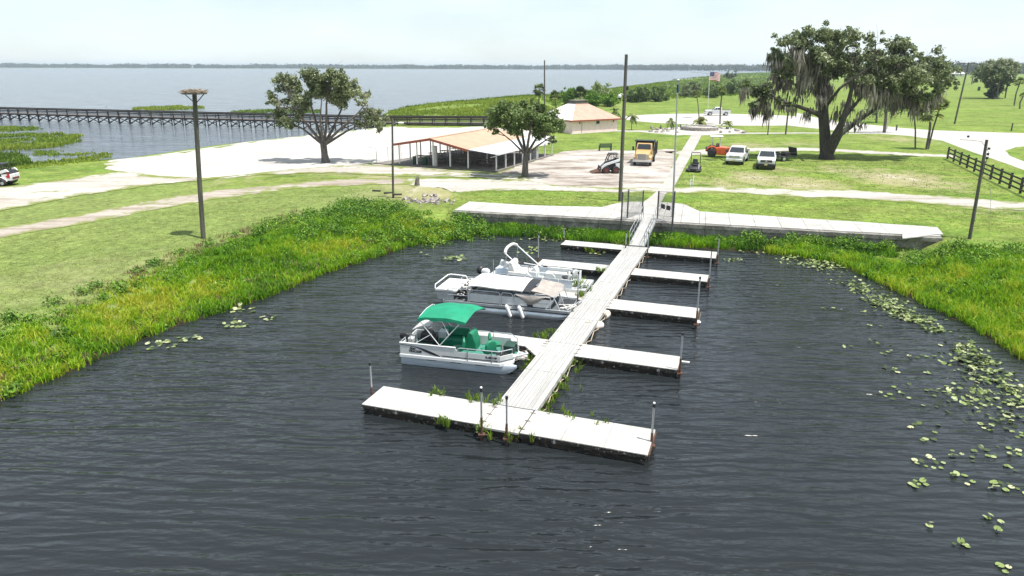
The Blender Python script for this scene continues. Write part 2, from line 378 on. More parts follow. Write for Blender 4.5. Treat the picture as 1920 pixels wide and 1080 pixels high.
# ---------------------------------------------------------------- ground materials
def ground_mat():
    m, t, b = newmat('lawn'); l = t.links.new
    g = nd(t, 'ShaderNodeNewGeometry')
    def noise(sc, det=6., stretch=None, rough=.6, rot=0, con=1.):
        n = nd(t, 'ShaderNodeTexNoise', Scale=sc, Detail=det, Roughness=rough)
        if stretch:
            ma = nd(t, 'ShaderNodeMapping'); ma.inputs['Scale'].default_value = stretch; ma.inputs['Rotation'].default_value = (0,0,rot)
            l(g.outputs['Position'], ma.inputs[0]); l(ma.outputs[0], n.inputs['Vector'])
        else: l(g.outputs['Position'], n.inputs['Vector'])
        if con != 1:
            mr_ = nd(t, 'ShaderNodeMapRange'); mr_.inputs['From Min'].default_value = .5-.5/con; mr_.inputs['From Max'].default_value = .5+.5/con; l(n.outputs['Fac'], mr_.inputs[0]); return mr_.outputs[0]
        return n.outputs['Fac']
    def ramp(src, stops):
        r = nd(t, 'ShaderNodeValToRGB'); e = r.color_ramp.elements
        e[0].position, e[0].color = stops[0][0], c4(stops[0][1]); e[1].position, e[1].color = stops[-1][0], c4(stops[-1][1])
        for p_, c in stops[1:-1]: e.new(p_).color = c4(c)
        l(src, r.inputs[0]); return r.outputs[0]
    def mix(f, a, c, bt='MIX'):
        n = nd(t, 'ShaderNodeMix', data_type='RGBA', blend_type=bt)
        for s_, v in (('Factor', f), ('A', a), ('B', c)):
            if hasattr(v, 'links'): l(v, n.inputs[s_])
            else: n.inputs[s_].default_value = v if s_ == 'Factor' else c4(v)
        return n.outputs['Result']
    def math_(op, a, c):
        n = nd(t, 'ShaderNodeMath', operation=op)
        for i, v in enumerate((a, c)):
            if hasattr(v, 'links'): l(v, n.inputs[i])
            else: n.inputs[i].default_value = v
        return n.outputs[0]
    base = ramp(noise(.11, 7), [(.3,(.08,.145,.022)),(.47,(.115,.19,.028)),(.6,(.155,.22,.04)),(.75,(.21,.235,.07))])
    base = mix(ramp(noise(.022, 5, (1,1.8,1), .6, R(20)), [(.4,(0,0,0)),(.62,(.55,.55,.55))]), base, (.1,.155,.03))
    # mown streaks running along the shore and a fine blade grain
    streak = noise(.35, 5, (.22,1.3,1), .6, R(-8))
    base = mix(ramp(streak, [(.38,(0,0,0)),(.68,(.6,.6,.6))]), base, (.2,.215,.065))
    base = mix(.5, base, noise(.5, 8, None, .75, 0, 2.4), 'OVERLAY')
    base = mix(.5, base, noise(2.6, 8, None, .75, 0, 2.4), 'OVERLAY')
    base = mix(.4, base, noise(9., 6, None, .8, 0, 2.), 'OVERLAY')
    base = mix(ramp(noise(.8, 9, None, .8), [(.56,(0,0,0)),(.68,(.55,.55,.55))]), base, (.27,.25,.12))
    at = nd(t, 'ShaderNodeAttribute', attribute_name='dry').outputs['Fac']
    n2 = noise(.55, 8, None, .7)
    dr = math_('ADD', math_('MULTIPLY', at, 1.0), math_('MULTIPLY', math_('SUBTRACT', n2, .5), 1.5))
    base = mix(ramp(dr, [(.28,(0,0,0)),(.62,(.8,.8,.8))]), base, (.3,.27,.155))
    base = mix(ramp(dr, [(.72,(0,0,0)),(.95,(.9,.9,.9))]), base, (.46,.41,.34))
    ol = nd(t, 'ShaderNodeAttribute', attribute_name='olive').outputs['Fac']
    base = mix(math_('MULTIPLY', ol, .7), base, mix(.75, (.16,.2,.065), noise(1.3, 9, None, .85, 0, 2.6), 'OVERLAY'))
    dk = nd(t, 'ShaderNodeAttribute', attribute_name='mud').outputs['Fac']
    base = mix(dk, base, (.03,.026,.014))
    l(base, b.inputs['Base Color']); b.inputs['Roughness'].default_value = .95; b.inputs['Specular IOR Level'].default_value = .1
    bp = nd(t, 'ShaderNodeBump', Strength=.9, Distance=.09)
    l(math_('ADD', noise(7., 5, None, .7), noise(1.5, 4)), bp.inputs['Height']); l(bp.outputs[0], b.inputs['Normal'])
    return m
M['lawn'] = ground_mat()
def soil(name, stops, sc=.3, stretch=(1,1,1), rot=0., fine=3., bump=.5, grassy=0.):
    m, t, b = newmat(name); l = t.links.new
    g = nd(t, 'ShaderNodeNewGeometry'); ma = nd(t, 'ShaderNodeMapping'); ma.inputs['Scale'].default_value = stretch; ma.inputs['Rotation'].default_value = (0,0,rot)
    l(g.outputs['Position'], ma.inputs[0])
    n = nd(t, 'ShaderNodeTexNoise', Scale=sc, Detail=8., Roughness=.68); l(ma.outputs[0], n.inputs['Vector'])
    r = nd(t, 'ShaderNodeValToRGB'); e = r.color_ramp.elements
    e[0].position, e[0].color = stops[0][0], c4(stops[0][1]); e[1].position, e[1].color = stops[-1][0], c4(stops[-1][1])
    for p_, c in stops[1:-1]: e.new(p_).color = c4(c)
    l(n.outputs['Fac'], r.inputs[0])
    n2 = nd(t, 'ShaderNodeTexNoise', Scale=fine, Detail=6., Roughness=.75); l(g.outputs['Position'], n2.inputs['Vector'])
    mm = nd(t, 'ShaderNodeMix', data_type='RGBA', blend_type='OVERLAY'); mm.inputs['Factor'].default_value = .35
    l(r.outputs[0], mm.inputs['A']); l(n2.outputs['Fac'], mm.inputs['B']); out = mm.outputs['Result']
    if grassy:
        n4 = nd(t, 'ShaderNodeTexNoise', Scale=.45, Detail=9., Roughness=.72); l(g.outputs['Position'], n4.inputs['Vector'])
        ed = nd(t, 'ShaderNodeAttribute', attribute_name='edge'); ea = nd(t, 'ShaderNodeMath', operation='MULTIPLY_ADD'); ea.inputs[1].default_value = .2; l(ed.outputs['Fac'], ea.inputs[0]); l(n4.outputs['Fac'], ea.inputs[2])
        r4 = nd(t, 'ShaderNodeValToRGB'); r4.color_ramp.elements[0].position = 1-grassy; r4.color_ramp.elements[1].position = min(1, 1-grassy+.1)
        l(ea.outputs[0], r4.inputs[0])
        m4 = nd(t, 'ShaderNodeMix', data_type='RGBA'); m4.inputs['B'].default_value = (.16,.19,.05,1)
        l(r4.outputs[0], m4.inputs['Factor']); l(out, m4.inputs['A']); out = m4.outputs['Result']
    l(out, b.inputs['Base Color']); b.inputs['Roughness'].default_value = .95; b.inputs['Specular IOR Level'].default_value = .15
    bp = nd(t, 'ShaderNodeBump', Strength=bump, Distance=.06); l(n2.outputs['Fac'], bp.inputs['Height']); l(bp.outputs[0], b.inputs['Normal'])
    return m
M['sand'] = soil('white_sand', [(.33,(.25,.215,.175)),(.47,(.36,.335,.3)),(.66,(.43,.41,.385))], .2, (.4,2.2,1), R(-30), grassy=.43)
M['beach'] = soil('beach_sand', [(.3,(.33,.305,.27)),(.46,(.42,.4,.375)),(.7,(.47,.455,.435))], .14, (.5,1.8,1), R(-35), grassy=.33)
M['dirt'] = soil('pinkish_dirt', [(.33,(.14,.112,.09)),(.43,(.26,.225,.195)),(.52,(.36,.33,.3)),(.66,(.44,.415,.385))], .3, (.7,1.5,1), R(25), 1.4, 1., grassy=.3)
M['shell'] = soil('shell_road', [(.34,(.23,.2,.165)),(.46,(.35,.33,.3)),(.68,(.42,.4,.375))], .3, (.25,2.2,1), R(-3), grassy=.41)
M['drive'] = soil('pale_asphalt', [(.3,(.34,.325,.3)),(.7,(.43,.415,.395))], .08, fine=1.5, bump=.1)
M['path_conc'] = soil('path_concrete', [(.3,(.29,.275,.25)),(.7,(.4,.385,.365))], .35, fine=2.5, bump=.1)
M['pinkroad'] = soil('worn_track', [(.34,(.19,.15,.12)),(.48,(.3,.26,.22)),(.66,(.4,.37,.335))], .35, (.3,2.4,1), R(-20), grassy=.42)

# ---------------------------------------------------------------- the ground, one sheet to the horizon
def axis(lo, hi, step, far0, far1, g=1.16):
    a = list(np.arange(lo, hi+.01, step)); s = step
    while a[-1] < far1: s *= g; a.append(a[-1]+s)
    s = step
    while a[0] > far0: s *= g; a.insert(0, a[0]-s)
    return np.array(a)
gx = axis(-62, 52, .55, -9000, 9000); gy = axis(12, 152, .6, -120, 9000)
X, Y = np.meshgrid(gx, gy, indexing='ij'); Z = T(X.ravel(), Y.ravel())
nx, ny = len(gx), len(gy)
idx = np.arange(nx*ny).reshape(nx, ny)
Q = np.stack([idx[:-1,:-1], idx[1:,:-1], idx[1:,1:], idx[:-1,1:]], -1).reshape(-1,4)
ground = bulk('ground', np.stack([X.ravel(), Y.ravel(), Z], 1), Q, 'lawn')
tag(ground, 'mown green lawn and banks of the lakeside park', kind='structure')
ground.data.polygons.foreach_set('use_smooth', [True]*len(ground.data.polygons))
dry = np.zeros(nx*ny); xr, yr = X.ravel(), Y.ravel()
for u, v, ru, am in ((130,522,5,.55),(330,485,4,.5),(60,545,4,.4),(1690,335,6,.75),(1600,322,5,.55),(1500,345,5,.7),(1420,335,4,.75),(1360,345,5,.5),(1700,262,7,.5),
                     (1500,270,5,.45),(1400,272,6,.5),(760,352,4,.7),(690,365,4,.5),(850,352,2,.4),(790,360,3.2,.95),(812,368,2.,.8),(740,368,2.2,.6),(1100,330,4,.6),(1060,345,4,.5),(620,318,6,.5),(450,326,7,.45),
                     (1160,200,12,.35),(1880,185,25,.3),(1240,370,1.5,.3),(300,330,8,.45),(1470,318,3,.5),(1000,335,5,.55),(720,330,5,.6),(1850,388,6,.4),(1330,300,3,.35)):
    c = P(u, v); dry = np.maximum(dry, am*np.exp(-((xr-c.x)**2+((yr-c.y)*.7)**2)/(ru*ru)))
dbn = sdist(xr, yr, BASIN)
mud = np.clip((2.2-dbn)/1.4, 0, 1)*(yr < 58)*(xr > -60)*(xr < 60)
olive = np.clip((-6-xr)/8, 0, 1)*np.clip((72-yr)/10, 0, 1)
for nm, arr in (('dry', dry), ('mud', mud), ('olive', olive)):
    a = ground.data.attributes.new(nm, 'FLOAT', 'POINT'); a.data.foreach_set('value', arr.astype(np.float32))

def sheet(name, poly, m, off=.03, jag=.35, res=1.0, interior=0., label=None, wob=1.):
    """ragged-edged surface lying on the ground; poly in world x, y"""
    pts = []; n = len(poly)
    for i in range(n):
        a = Vector(poly[i][:2]); b = Vector(poly[(i+1) % n][:2]); l_ = (b-a).length
        dcam = max(20, min(a.length, b.length)); k = max(1, int(l_/(.55*res*dcam/70)))
        for j in range(k):
            q = a+(b-a)*(j/k)
            amp = jag*(dcam/80)**.5
            pts.append((q.x+amp*(float(fbm(q.x*.5, q.y*.5, 21, 5))-.5)*3.2, q.y+amp*(float(fbm(q.x*.5, q.y*.5, 37, 5))-.5)*3.2))
    extra = []
    if interior:
        xs = [p[0] for p in pts]; ys = [p[1] for p in pts]
        A_, B_ = np.meshgrid(np.arange(min(xs), max(xs), interior), np.arange(min(ys), max(ys), interior))
        A_, B_ = A_.ravel(), B_.ravel(); k = inside(A_, B_, pts) & (dist(A_, B_, pts) > interior*.5)
        extra = list(zip(A_[k], B_[k]))
    vs = [Vector(p) for p in pts]+[Vector(p) for p in extra]
    r_ = delaunay_2d_cdt(vs, [], [list(range(len(pts)))], 1, 1e-5)
    xy = np.array([tuple(v) for v in r_[0]]); z = T(xy[:,0], xy[:,1])+off
    me = bpy.data.meshes.new(name); me.from_pydata([(x_, y_, z_) for (x_, y_), z_ in zip(xy, z)], [], [tuple(f) for f in r_[2]])
    me.materials.append(M[m]); o = bpy.data.objects.new(name, me); COL.objects.link(o)
    ea = me.attributes.new('edge', 'FLOAT', 'POINT'); ea.data.foreach_set('value', np.clip(1-dist(xy[:,0], xy[:,1], pts)/1.6, 0, 1).astype(np.float32))
    for p in me.polygons:
        if p.normal.z < 0: p.flip()
    return tag(o, label, kind='structure')
def strip(pts, w):
    """polyline of (u, v) to a ribbon polygon w metres wide (w number or list)"""
    c = [Vector(P(u, v)[:2]) for u, v in pts]; n = len(c); lft, rgt = [], []
    for i in range(n):
        d = (c[min(i+1,n-1)]-c[max(i-1,0)]).normalized(); q = Vector((-d.y, d.x)); h = (w[i] if isinstance(w, (list,tuple)) else w)/2
        lft.append(tuple(c[i]+q*h)); rgt.append(tuple(c[i]-q*h))
    return lft+rgt[::-1]
sheet('beach', W2([(205,301),(300,286),(400,271),(500,260),(580,252),(650,244),(690,239),(716,236),(780,240),(860,239),(915,237),(1010,246),(1042,258),
                   (1035,268),(940,300),(700,305),(560,318),(470,330),(380,337),(300,333),(235,322),(200,318)]), 'beach', .03, .5, 1., 2.2, 'white sand beach between the pier and the picnic shelter')
sheet('sand_road', W2([(-700,420),(-200,400),(0,396),(100,377),(200,360),(300,346),(400,336),(450,328),(545,327),(640,325),(740,332),(790,330),(905,330),(960,333),(1000,336),(985,326),(930,326),(820,318),(700,309),
                       (560,317),(470,326),(380,334),(300,331),(235,320),(185,326),(120,337),(40,348),(-200,363),(-700,385)]), 'sand', .036, .5, 1., 1.2, 'pale sandy track along the beach')
sheet('dirt_lot', W2([(930,325),(1030,291),(1060,283),(1120,280),(1185,283),(1240,279),(1262,281),(1266,300),(1258,330),(1240,356),(1150,359),(1040,357),(990,352),(985,336)]), 'dirt', .012, .6, .8, 1.1, 'rutted pinkish dirt lot beside the picnic shelter')
sheet('dirt_yard', W2([(640,309),(700,307),(928,325),(985,330),(960,337),(900,332),(800,331),(730,331),(660,327),(560,322),(520,324),(505,318)]), 'dirt', .016, .5, .8, 1.1, 'bare dirt strip in front of the picnic shelter')
sheet('dirt_track', W2([(-700,500),(-200,466),(0,446),(100,429),(200,412),(300,392),(400,375),(500,361),(560,353),(640,349),(700,346),(770,346),(770,334),(700,334),(640,335),(560,341),(500,349),(400,358),(300,372),(200,392),(100,411),(0,427),(-200,446),(-700,478)]), 'pinkroad', .02, .25, .9, 1.1, 'worn dirt track across the left lawn')
sheet('shell_road', W2([(765,347),(765,335),(850,335),(985,337),(1050,349),(1150,353),(1245,351),(1300,350),(1400,352),(1500,355),(1600,357),(1750,366),(1920,380),(2300,410),
                        (2300,432),(1920,395),(1800,387),(1700,380),(1600,372),(1480,369),(1380,362),(1270,362),(1150,361),(1000,357),(900,358),(845,364),(800,362)]), 'shell', .024, .35, .9, .9, 'pale shell road running past the gate')
sheet('concrete_path', W2([(1190,392),(1224,366),(1240,350),(1252,330),(1280,279.5),(1294,257),(1297,250.5),(1317,250.5),(1314,257),(1302,280),(1266,347),(1250,362),(1232,392)]), 'path_conc', .028, .02, 1.2, 0, 'straight concrete path from the gate to the planter')
sheet('dirt_drive', strip([(1262,288),(1330,284),(1400,280),(1470,280),(1550,281),(1640,286),(1720,290),(1800,293)], [4.5,5,5.2,5,4.6,4.4,4.2,4.5]), 'shell', .012, .4, 1., 1.1, 'thin shell track behind the parked trucks')
cc = Vector((47.5, 161.5)); el = [(cc.x+23*math.cos(a), cc.y+19*math.sin(a)) for a in np.linspace(0, 2*math.pi, 48, endpoint=False)]
sheet('turning_circle', el, 'drive', .012, .05, 2., 0, 'round pale driveway loop by the flagpole')
sheet('driveway', W2([(1495,212),(1560,228),(1621,233),(1681,239),(1742,244),(1920,250),(2200,262),(2200,290),(1960,272),(1905,276),(1885,283),(1895,293),(1960,318),(2200,385),(2200,420),(2010,352),(1915,317),(1809,280),(1767,264),(1705,255),(1640,250.5),(1575,246),(1480,236)]), 'drive', .016, .1, 2., 0, 'wide pale driveway on the right lawn')
sheet('footpath', strip([(1155,245.5),(1200,246),(1250,249),(1290,252)], [2.5,3.2,5.2,6.5]), 'path_conc', .016, .05, 2., 0, 'pale footpath from the pink building to the planter')
sheet('footpath', strip([(1318,250),(1400,250),(1500,249.5),(1640,250.5)], [5,2.4,1.9,1.8]), 'path_conc', .02, .05, 2., 0, 'thin footpath running right from the planter')
sheet('planter_bed', W2([(1215,246),(1260,239),(1310,236),(1370,240),(1400,246),(1370,251),(1310,254.5),(1260,252)]), 'drive', .024, .1, 1., 0, 'white gravel bed around the ring planter')
sheet('connecting_path', strip([(1322,240),(1330,232)], 3.0), 'path_conc', .03, .02, 1.)
sheet('mulch', W2([(500,322),(540,314),(590,306),(640,306),(660,312),(640,321),(580,325)]), 'dirt', .02, .5, .6, 0, 'trampled dirt around the beach tree')

# ---------------------------------------------------------------- water
def water_mat(name, deep, ws, amp, rough, stretch, rot, fine, band, wamp):
    m, t, b = newmat(name); l = t.links.new
    g = nd(t, 'ShaderNodeNewGeometry'); ma = nd(t, 'ShaderNodeMapping'); ma.inputs['Scale'].default_value = stretch; ma.inputs['Rotation'].default_value = (0,0,rot)
    l(g.outputs['Position'], ma.inputs[0])
    warp = nd(t, 'ShaderNodeTexNoise', Scale=ws*.3, Detail=2.); l(ma.outputs[0], warp.inputs['Vector'])
    va = nd(t, 'ShaderNodeVectorMath', operation='MULTIPLY_ADD'); va.inputs[1].default_value = (.5,.8,0); l(warp.outputs['Color'], va.inputs[0]); l(ma.outputs[0], va.inputs[2])
    n1 = nd(t, 'ShaderNodeTexNoise', Scale=ws, Detail=2.5, Roughness=.45); l(va.outputs[0], n1.inputs['Vector'])
    mb = nd(t, 'ShaderNodeMapping'); mb.inputs['Scale'].default_value = (stretch[0]*1.15, stretch[1], 1); mb.inputs['Rotation'].default_value = (0,0,rot+R(16))
    l(g.outputs['Position'], mb.inputs[0])
    n2 = nd(t, 'ShaderNodeTexNoise', Scale=ws*fine, Detail=2.); l(mb.outputs[0], n2.inputs['Vector'])
    big = nd(t, 'ShaderNodeTexNoise', Scale=.09, Detail=3.); l(g.outputs['Position'], big.inputs['Vector'])
    mr = nd(t, 'ShaderNodeMapRange'); mr.inputs['From Min'].default_value = .3; mr.inputs['From Max'].default_value = .7; mr.inputs['To Min'].default_value = .4; mr.inputs['To Max'].default_value = 1.2
    l(big.outputs['Fac'], mr.inputs[0])
    wv = nd(t, 'ShaderNodeTexWave', wave_type='BANDS', bands_direction='Y', Scale=band, Distortion=10., Detail=2.); wv.inputs['Detail Scale'].default_value = 1.1; wv.inputs['Detail Roughness'].default_value = .6
    wm = nd(t, 'ShaderNodeMapping'); wm.inputs['Scale'].default_value = (.3,1,1); wm.inputs['Rotation'].default_value = (0,0,rot); l(g.outputs['Position'], wm.inputs[0]); l(wm.outputs[0], wv.inputs['Vector'])
    w1 = nd(t, 'ShaderNodeMath', operation='MULTIPLY_ADD'); w1.inputs[1].default_value = wamp; l(wv.outputs['Fac'], w1.inputs[0]); l(n1.outputs['Fac'], w1.inputs[2])
    s1 = nd(t, 'ShaderNodeMath', operation='MULTIPLY_ADD'); s1.inputs[1].default_value = .34; l(n2.outputs['Fac'], s1.inputs[0]); l(w1.outputs[0], s1.inputs[2])
    s2 = nd(t, 'ShaderNodeMath', operation='MULTIPLY'); l(s1.outputs[0], s2.inputs[0]); l(mr.outputs[0], s2.inputs[1])
    bp = nd(t, 'ShaderNodeBump', Strength=1., Distance=amp); l(s2.outputs[0], bp.inputs['Height']); l(bp.outputs[0], b.inputs['Normal'])
    b.inputs['Base Color'].default_value = c4(deep); b.inputs['Roughness'].default_value = rough; b.inputs['IOR'].default_value = 1.333
    return m
M['basin'] = water_mat('dark_water', (.015,.018,.02), 2.3, .17, .14, (.27,1.,1), R(10), 2.3, .55, .2)
M['lake'] = water_mat('lake_water', (.09,.105,.125), .5, .45, .14, (.4,1.,1), R(4), 2.4, .2, .3)
def plane(name, x0, x1, y0, y1, m, label, nx=1, ny=1):
    b = MB(); b.grid(lambda a, c: (x0+(x1-x0)*a, y0+(y1-y0)*c, 0), nx, ny)
    return tag(b.out(name, m, smooth=False), label, kind='structure')
plane('basin_water', -75, 75, -90, 58.3, 'basin', 'dark rippled water of the boat basin', 8, 8)
plane('lake_water', -5500, 2600, 58.6, 4200, 'lake', 'wide grey blue lake reaching the far shore', 16, 16)
# ---------------------------------------------------------------- blades and leaves (arrays)
def blades(pos, h, nb, w, lean=.45, tint=None, spread=.12, tvar=.18):
    """nb bent blades round each point: three triangles a blade"""
    pos = np.asarray(pos, float).reshape(-1,3); N = len(pos); h = np.broadcast_to(np.asarray(h, float), N)
    t0 = np.broadcast_to(np.asarray(.5 if tint is None else tint, float), N)
    p = np.repeat(pos, nb, 0); H = np.repeat(h, nb)*RNG.uniform(.55, 1.15, N*nb); n = len(p)
    az = RNG.uniform(0, 2*np.pi, n); sp = spread*np.sqrt(RNG.uniform(0,1,n)); a2 = RNG.uniform(0, 2*np.pi, n)
    p = p+np.stack([sp*np.cos(a2), sp*np.sin(a2), np.zeros(n)], 1)
    d = np.stack([np.cos(az), np.sin(az), np.zeros(n)], 1); f = RNG.uniform(0, 2*np.pi, n); s = np.stack([np.cos(f), np.sin(f), np.zeros(n)], 1)
    le = lean*RNG.uniform(.2, 1., n); ww = w*RNG.uniform(.6, 1.3, n)
    up = np.array([0,0,1.])
    mid = p+d*(le*H*.35)[:,None]+up*(H*.6)[:,None]; tip = p+d*(le*H)[:,None]+up*(H*(1-.35*le))[:,None]
    V = np.stack([p-s*(ww*.5)[:,None], p+s*(ww*.5)[:,None], mid-s*(ww*.45)[:,None], mid+s*(ww*.45)[:,None], tip], 1).reshape(-1,3)
    b = np.arange(n)[:,None]*5
    F_ = np.concatenate([b+np.array([0,1,3]), b+np.array([0,3,2]), b+np.array([2,3,4])], 1).reshape(-1,3)
    tt = np.clip(np.repeat(t0, nb)+RNG.normal(0, tvar*.6, n), 0, 1)
    return V, F_, np.repeat(tt, 3)
def leaves(c, r, n, size, tint=.5, tvar=.22, shell=.55, droop=0., flat=0.):
    """n leaf sprays through an ellipsoid"""
    c = np.asarray(c, float); r = np.asarray(r, float)
    d = RNG.normal(size=(n,3)); d /= np.linalg.norm(d, axis=1)[:,None]
    rad = RNG.uniform(0,1,n)**shell*(.78+.4*vnoise(d[:,0]*2.2+c[0]*3.1, d[:,1]*2.2+d[:,2]*1.7+c[1]*2.3, int(abs(c[2])*10) % 97))
    p = c+d*rad[:,None]*r
    nrm = d*.5+RNG.normal(size=(n,3))*.7+np.array([0,0,.45+flat]); nrm /= np.linalg.norm(nrm, axis=1)[:,None]
    a = np.cross(nrm, RNG.normal(size=(n,3))); a /= np.linalg.norm(a, axis=1)[:,None]+1e-9; b = np.cross(nrm, a)
    sz = size*RNG.uniform(.55, 1.35, n); l = a*sz[:,None]; w = b*(sz*.52)[:,None]
    if droop: l[:,2] -= droop*sz
    V = np.stack([p-l*.5, p+w*.5+l*.05, p+l*.5, p-w*.5+l*.05], 1).reshape(-1,3)
    F_ = np.arange(n*4).reshape(-1,4)
    return V, F_, np.clip(tint+RNG.normal(0, tvar, n), 0, 1)
def join(parts):
    o = 0; VV, FF, TT = [], [], []
    for v, f, t in parts:
        VV.append(v); FF.append(f+o); TT.append(t); o += len(v)
    return np.concatenate(VV), np.concatenate(FF), np.concatenate(TT)

# ---------------------------------------------------------------- floating dock
DZ, DKS = .38, 1.0148
D_RZ = R(70.9-90); DO = P(937, 806, DZ)
dock_m = Matrix.Translation((DO.x, DO.y, 0)) @ Matrix.Rotation(D_RZ, 4, 'Z')
dock_m0 = Matrix.Translation(P(937, 806, .55)) @ Matrix.Rotation(D_RZ, 4, 'Z'); dock_m0.translation.z = 0
def DK0(b, s, z=0.): return dock_m0 @ Vector((b, s, z))
def DK(b, s, z=0.): return dock_m @ Vector((b*DKS, s*DKS, z))       # b to the right of the walkway's middle, s along it to the shore
HW = .69
def deck_piece(name, x0, x1, y0, y1, parent, planks=False, m='dock_deck'):
    b = MB()
    if planks:
        n = 9; w = (x1-x0)/n
        for k in range(n): b.bx(x0+k*w+.006, x0+(k+1)*w-.006, y0, y1, DZ-.045+random.uniform(-.004,.004), DZ+random.uniform(-.004,.003))
        b.bx(x0+.01, x1-.01, y0+.01, y1-.01, DZ-.09, DZ-.05)
        return b.out(name, 'plank', parent, smooth=False)
    b.bx(x0, x1, y0, y1, DZ-.085, DZ)
    return b.out(name, m, parent, bevel=.012)
def lip(x0, x1, y, parent, side=-1):
    """broken, flaky skirt hanging under the deck edge"""
    b = MB(); x = x0
    while x < x1-.02:
        w = min(random.uniform(.08,.3), x1-x); d = random.uniform(.04,.13); o = random.uniform(.004,.03)
        b.bx(x, x+w-.012, y if side > 0 else y-o, y+o if side > 0 else y, DZ-.085-d, DZ-.03); x += w
    return b.out('skirt', 'scale', parent, smooth=False)
def float_body(x0, x1, y0, y1, parent):
    b = MB(); b.bx(x0, x1, y0, y1, -.35, DZ-.09); o = b.out('float', 'algae', parent, bevel=.03)
    b = MB()
    for k in range(int((x1-x0)*9)):
        x = random.uniform(x0, x1); z = random.uniform(-.02,.18); b.tube([(x,y0-.02,z),(x+random.uniform(-.25,.25),y0-.06,z-random.uniform(.02,.2))], random.uniform(.006,.02), 4)
    tag(b.out('growth', 'scale', parent, smooth=False), kind='stuff'); return o
dock = thing('dock_walkway', 'long pale floating walkway of lengthwise boards joining all the finger docks', 'dock', (DO.x, DO.y, 0), D_RZ)
deck_piece('end_panel', -HW-.02, HW-.04, 0, 1.72, dock)
ys = [1.76, 5.1, 8.3, 11.6, 14.8, 18.1, 21.3, 24.4, 27.0]
for a, c in zip(ys, ys[1:]): deck_piece('deck_panel', -HW, HW, a+.008, c-.008, dock, True)
b = MB()
for sx in (-1, 1):
    for a, c in zip(ys, ys[1:]): b.bx(sx*(HW+.035)-.03, sx*(HW+.035)+.03, a+.02, c-.02, DZ-.2, DZ+.012)
b.out('edge_beam', 'dock_deck', dock, bevel=.008)
float_body(-HW+.02, HW-.06, .03, 1.7, dock)
b = MB()
for k in range(13): b.bx(-HW+.05, HW-.05, 1.9+k*1.92, 3.6+k*1.92, -.35, DZ-.1)
b.out('float', 'algae', dock, bevel=.03)
b = MB()
for k in range(17):
    s0 = 2+k*1.45; b.tube([(HW+.1, s0, DZ-.2), (HW+.13, s0+.7, DZ-.3-random.uniform(0,.12)), (HW+.1, s0+1.4, DZ-.2)], .022, 6)
b.out('side_rope', 'rope', dock)

def finger(b0, b1, s0, s1, label, gusset=0):
    b0, b1, s0, s1 = b0*DKS, b1*DKS, s0*DKS, s1*DKS; x0, x1 = min(b0,b1), max(b0,b1); sg = 1 if b0 > 0 else -1
    base = DK((x0+x1)/2/DKS, s0/DKS, 0)
    r = thing('finger_dock', label, 'dock', base, D_RZ, 'finger docks of the floating walkway'); w = x1-x0
    n = 3; 
    for k in range(n): deck_piece('deck_panel', -w/2+k*w/n+.004, -w/2+(k+1)*w/n-.004, 0, s1-s0, r)
    lip(-w/2, w/2, 0, r); float_body(-w/2+.03, w/2-.03, .05, s1-s0-.05, r)
    for yy in (.25, (s1-s0)/2, s1-s0-.25): MB().bx(-sg*w/2-.1, -sg*w/2+.1, yy-.02, yy+.02, DZ+.001, DZ+.012).out('hinge', 'rust', r, smooth=False)
    h = MB(); e = sg*(w/2+.02); h.bx(e-.02, e+.02, .1, s1-s0-.05, DZ-.2, DZ-.06); h.out('end_plate', 'rust', r, smooth=False)
    if gusset: 
        g = MB(); g.add([(w/2,0,DZ-.01),(w/2,-.85,DZ-.01),(w/2-.75,0,DZ-.01),(w/2,0,DZ-.09),(w/2,-.85,DZ-.09),(w/2-.75,0,DZ-.09)], [(0,2,1),(3,4,5),(0,1,4,3),(1,2,5,4),(2,0,3,5)])
        g.out('gusset', 'dock_deck', r, smooth=False)
    return r
finger(-.72, -5.28, .14, 1.72, 'flat white finger dock left of the walkway end, nothing moored at it')
finger(.68, 4.86, .04, 1.74, 'flat white finger dock right of the walkway end, the one nearest the camera')
finger(.76, 4.96, 6.95, 8.36, 'pale finger dock right of the walkway, opposite the boat with the green canopy')
finger(-.76, -4.7, 7.3, 8.36, 'narrow finger dock mostly hidden behind the boat with the green canopy', 1)
finger(.76, 5.12, 13.45, 15.0, 'pale finger dock with an oval white float at its outer corner')
finger(-.76, -5.0, 14.3, 15.6, 'weed grown finger dock hidden between the two white pontoon boats')
finger(.8, 5.1, 19.86, 21.25, 'pale finger dock right of the walkway, second from the shore')
finger(-.78, -4.98, 20.03, 21.4, 'pale finger dock beyond the boat with the folded white canopy')
finger(.85, 5.2, 25.3, 26.97, 'pale finger dock closest to the seawall on the right of the walkway')
finger(-.74, -4.95, 25.5, 26.8, 'pale finger dock closest to the seawall on the left of the walkway')

def guide_post(u, vb, vt, label, z=.45, white=False):
    p = P(u, vb, z); zt = ztop(p, vt)
    r = thing('guide_post', label, 'post', (p.x, p.y, 0), 0, 'pipe posts holding the floating dock')
    MB().tube([(0,0,-1.2),(0,0,zt-.1)], .036, 10).out('pipe', 'galv', r)
    MB().tube([(0,0,-.1),(0,0,.3+(zt-.3)*random.uniform(.2,.4))], .043, 10).out('rust_sleeve', 'rust', r)
    MB().tube([(0,0,zt-.1),(0,0,zt)], .05, 10).out('cap', 'black', r)
    MB().bx(-.12,.12,-.09,.09,.2,.25).out('hoop', 'rust', r, smooth=False)
    if white: MB().sph((0,0,zt+.04), .045, 8, 6).out('knob', 'white', r)
guide_post(697, 735, 680, 'pipe post off the outer left corner of the nearest left finger dock')
guide_post(903, 803, 729, 'pipe post at the front left of the walkway end', white=True)
guide_post(950, 811, 743, 'pipe post at the front middle of the walkway end')
guide_post(1222, 824, 758, 'pipe post at the outer end of the nearest right finger dock', white=True)
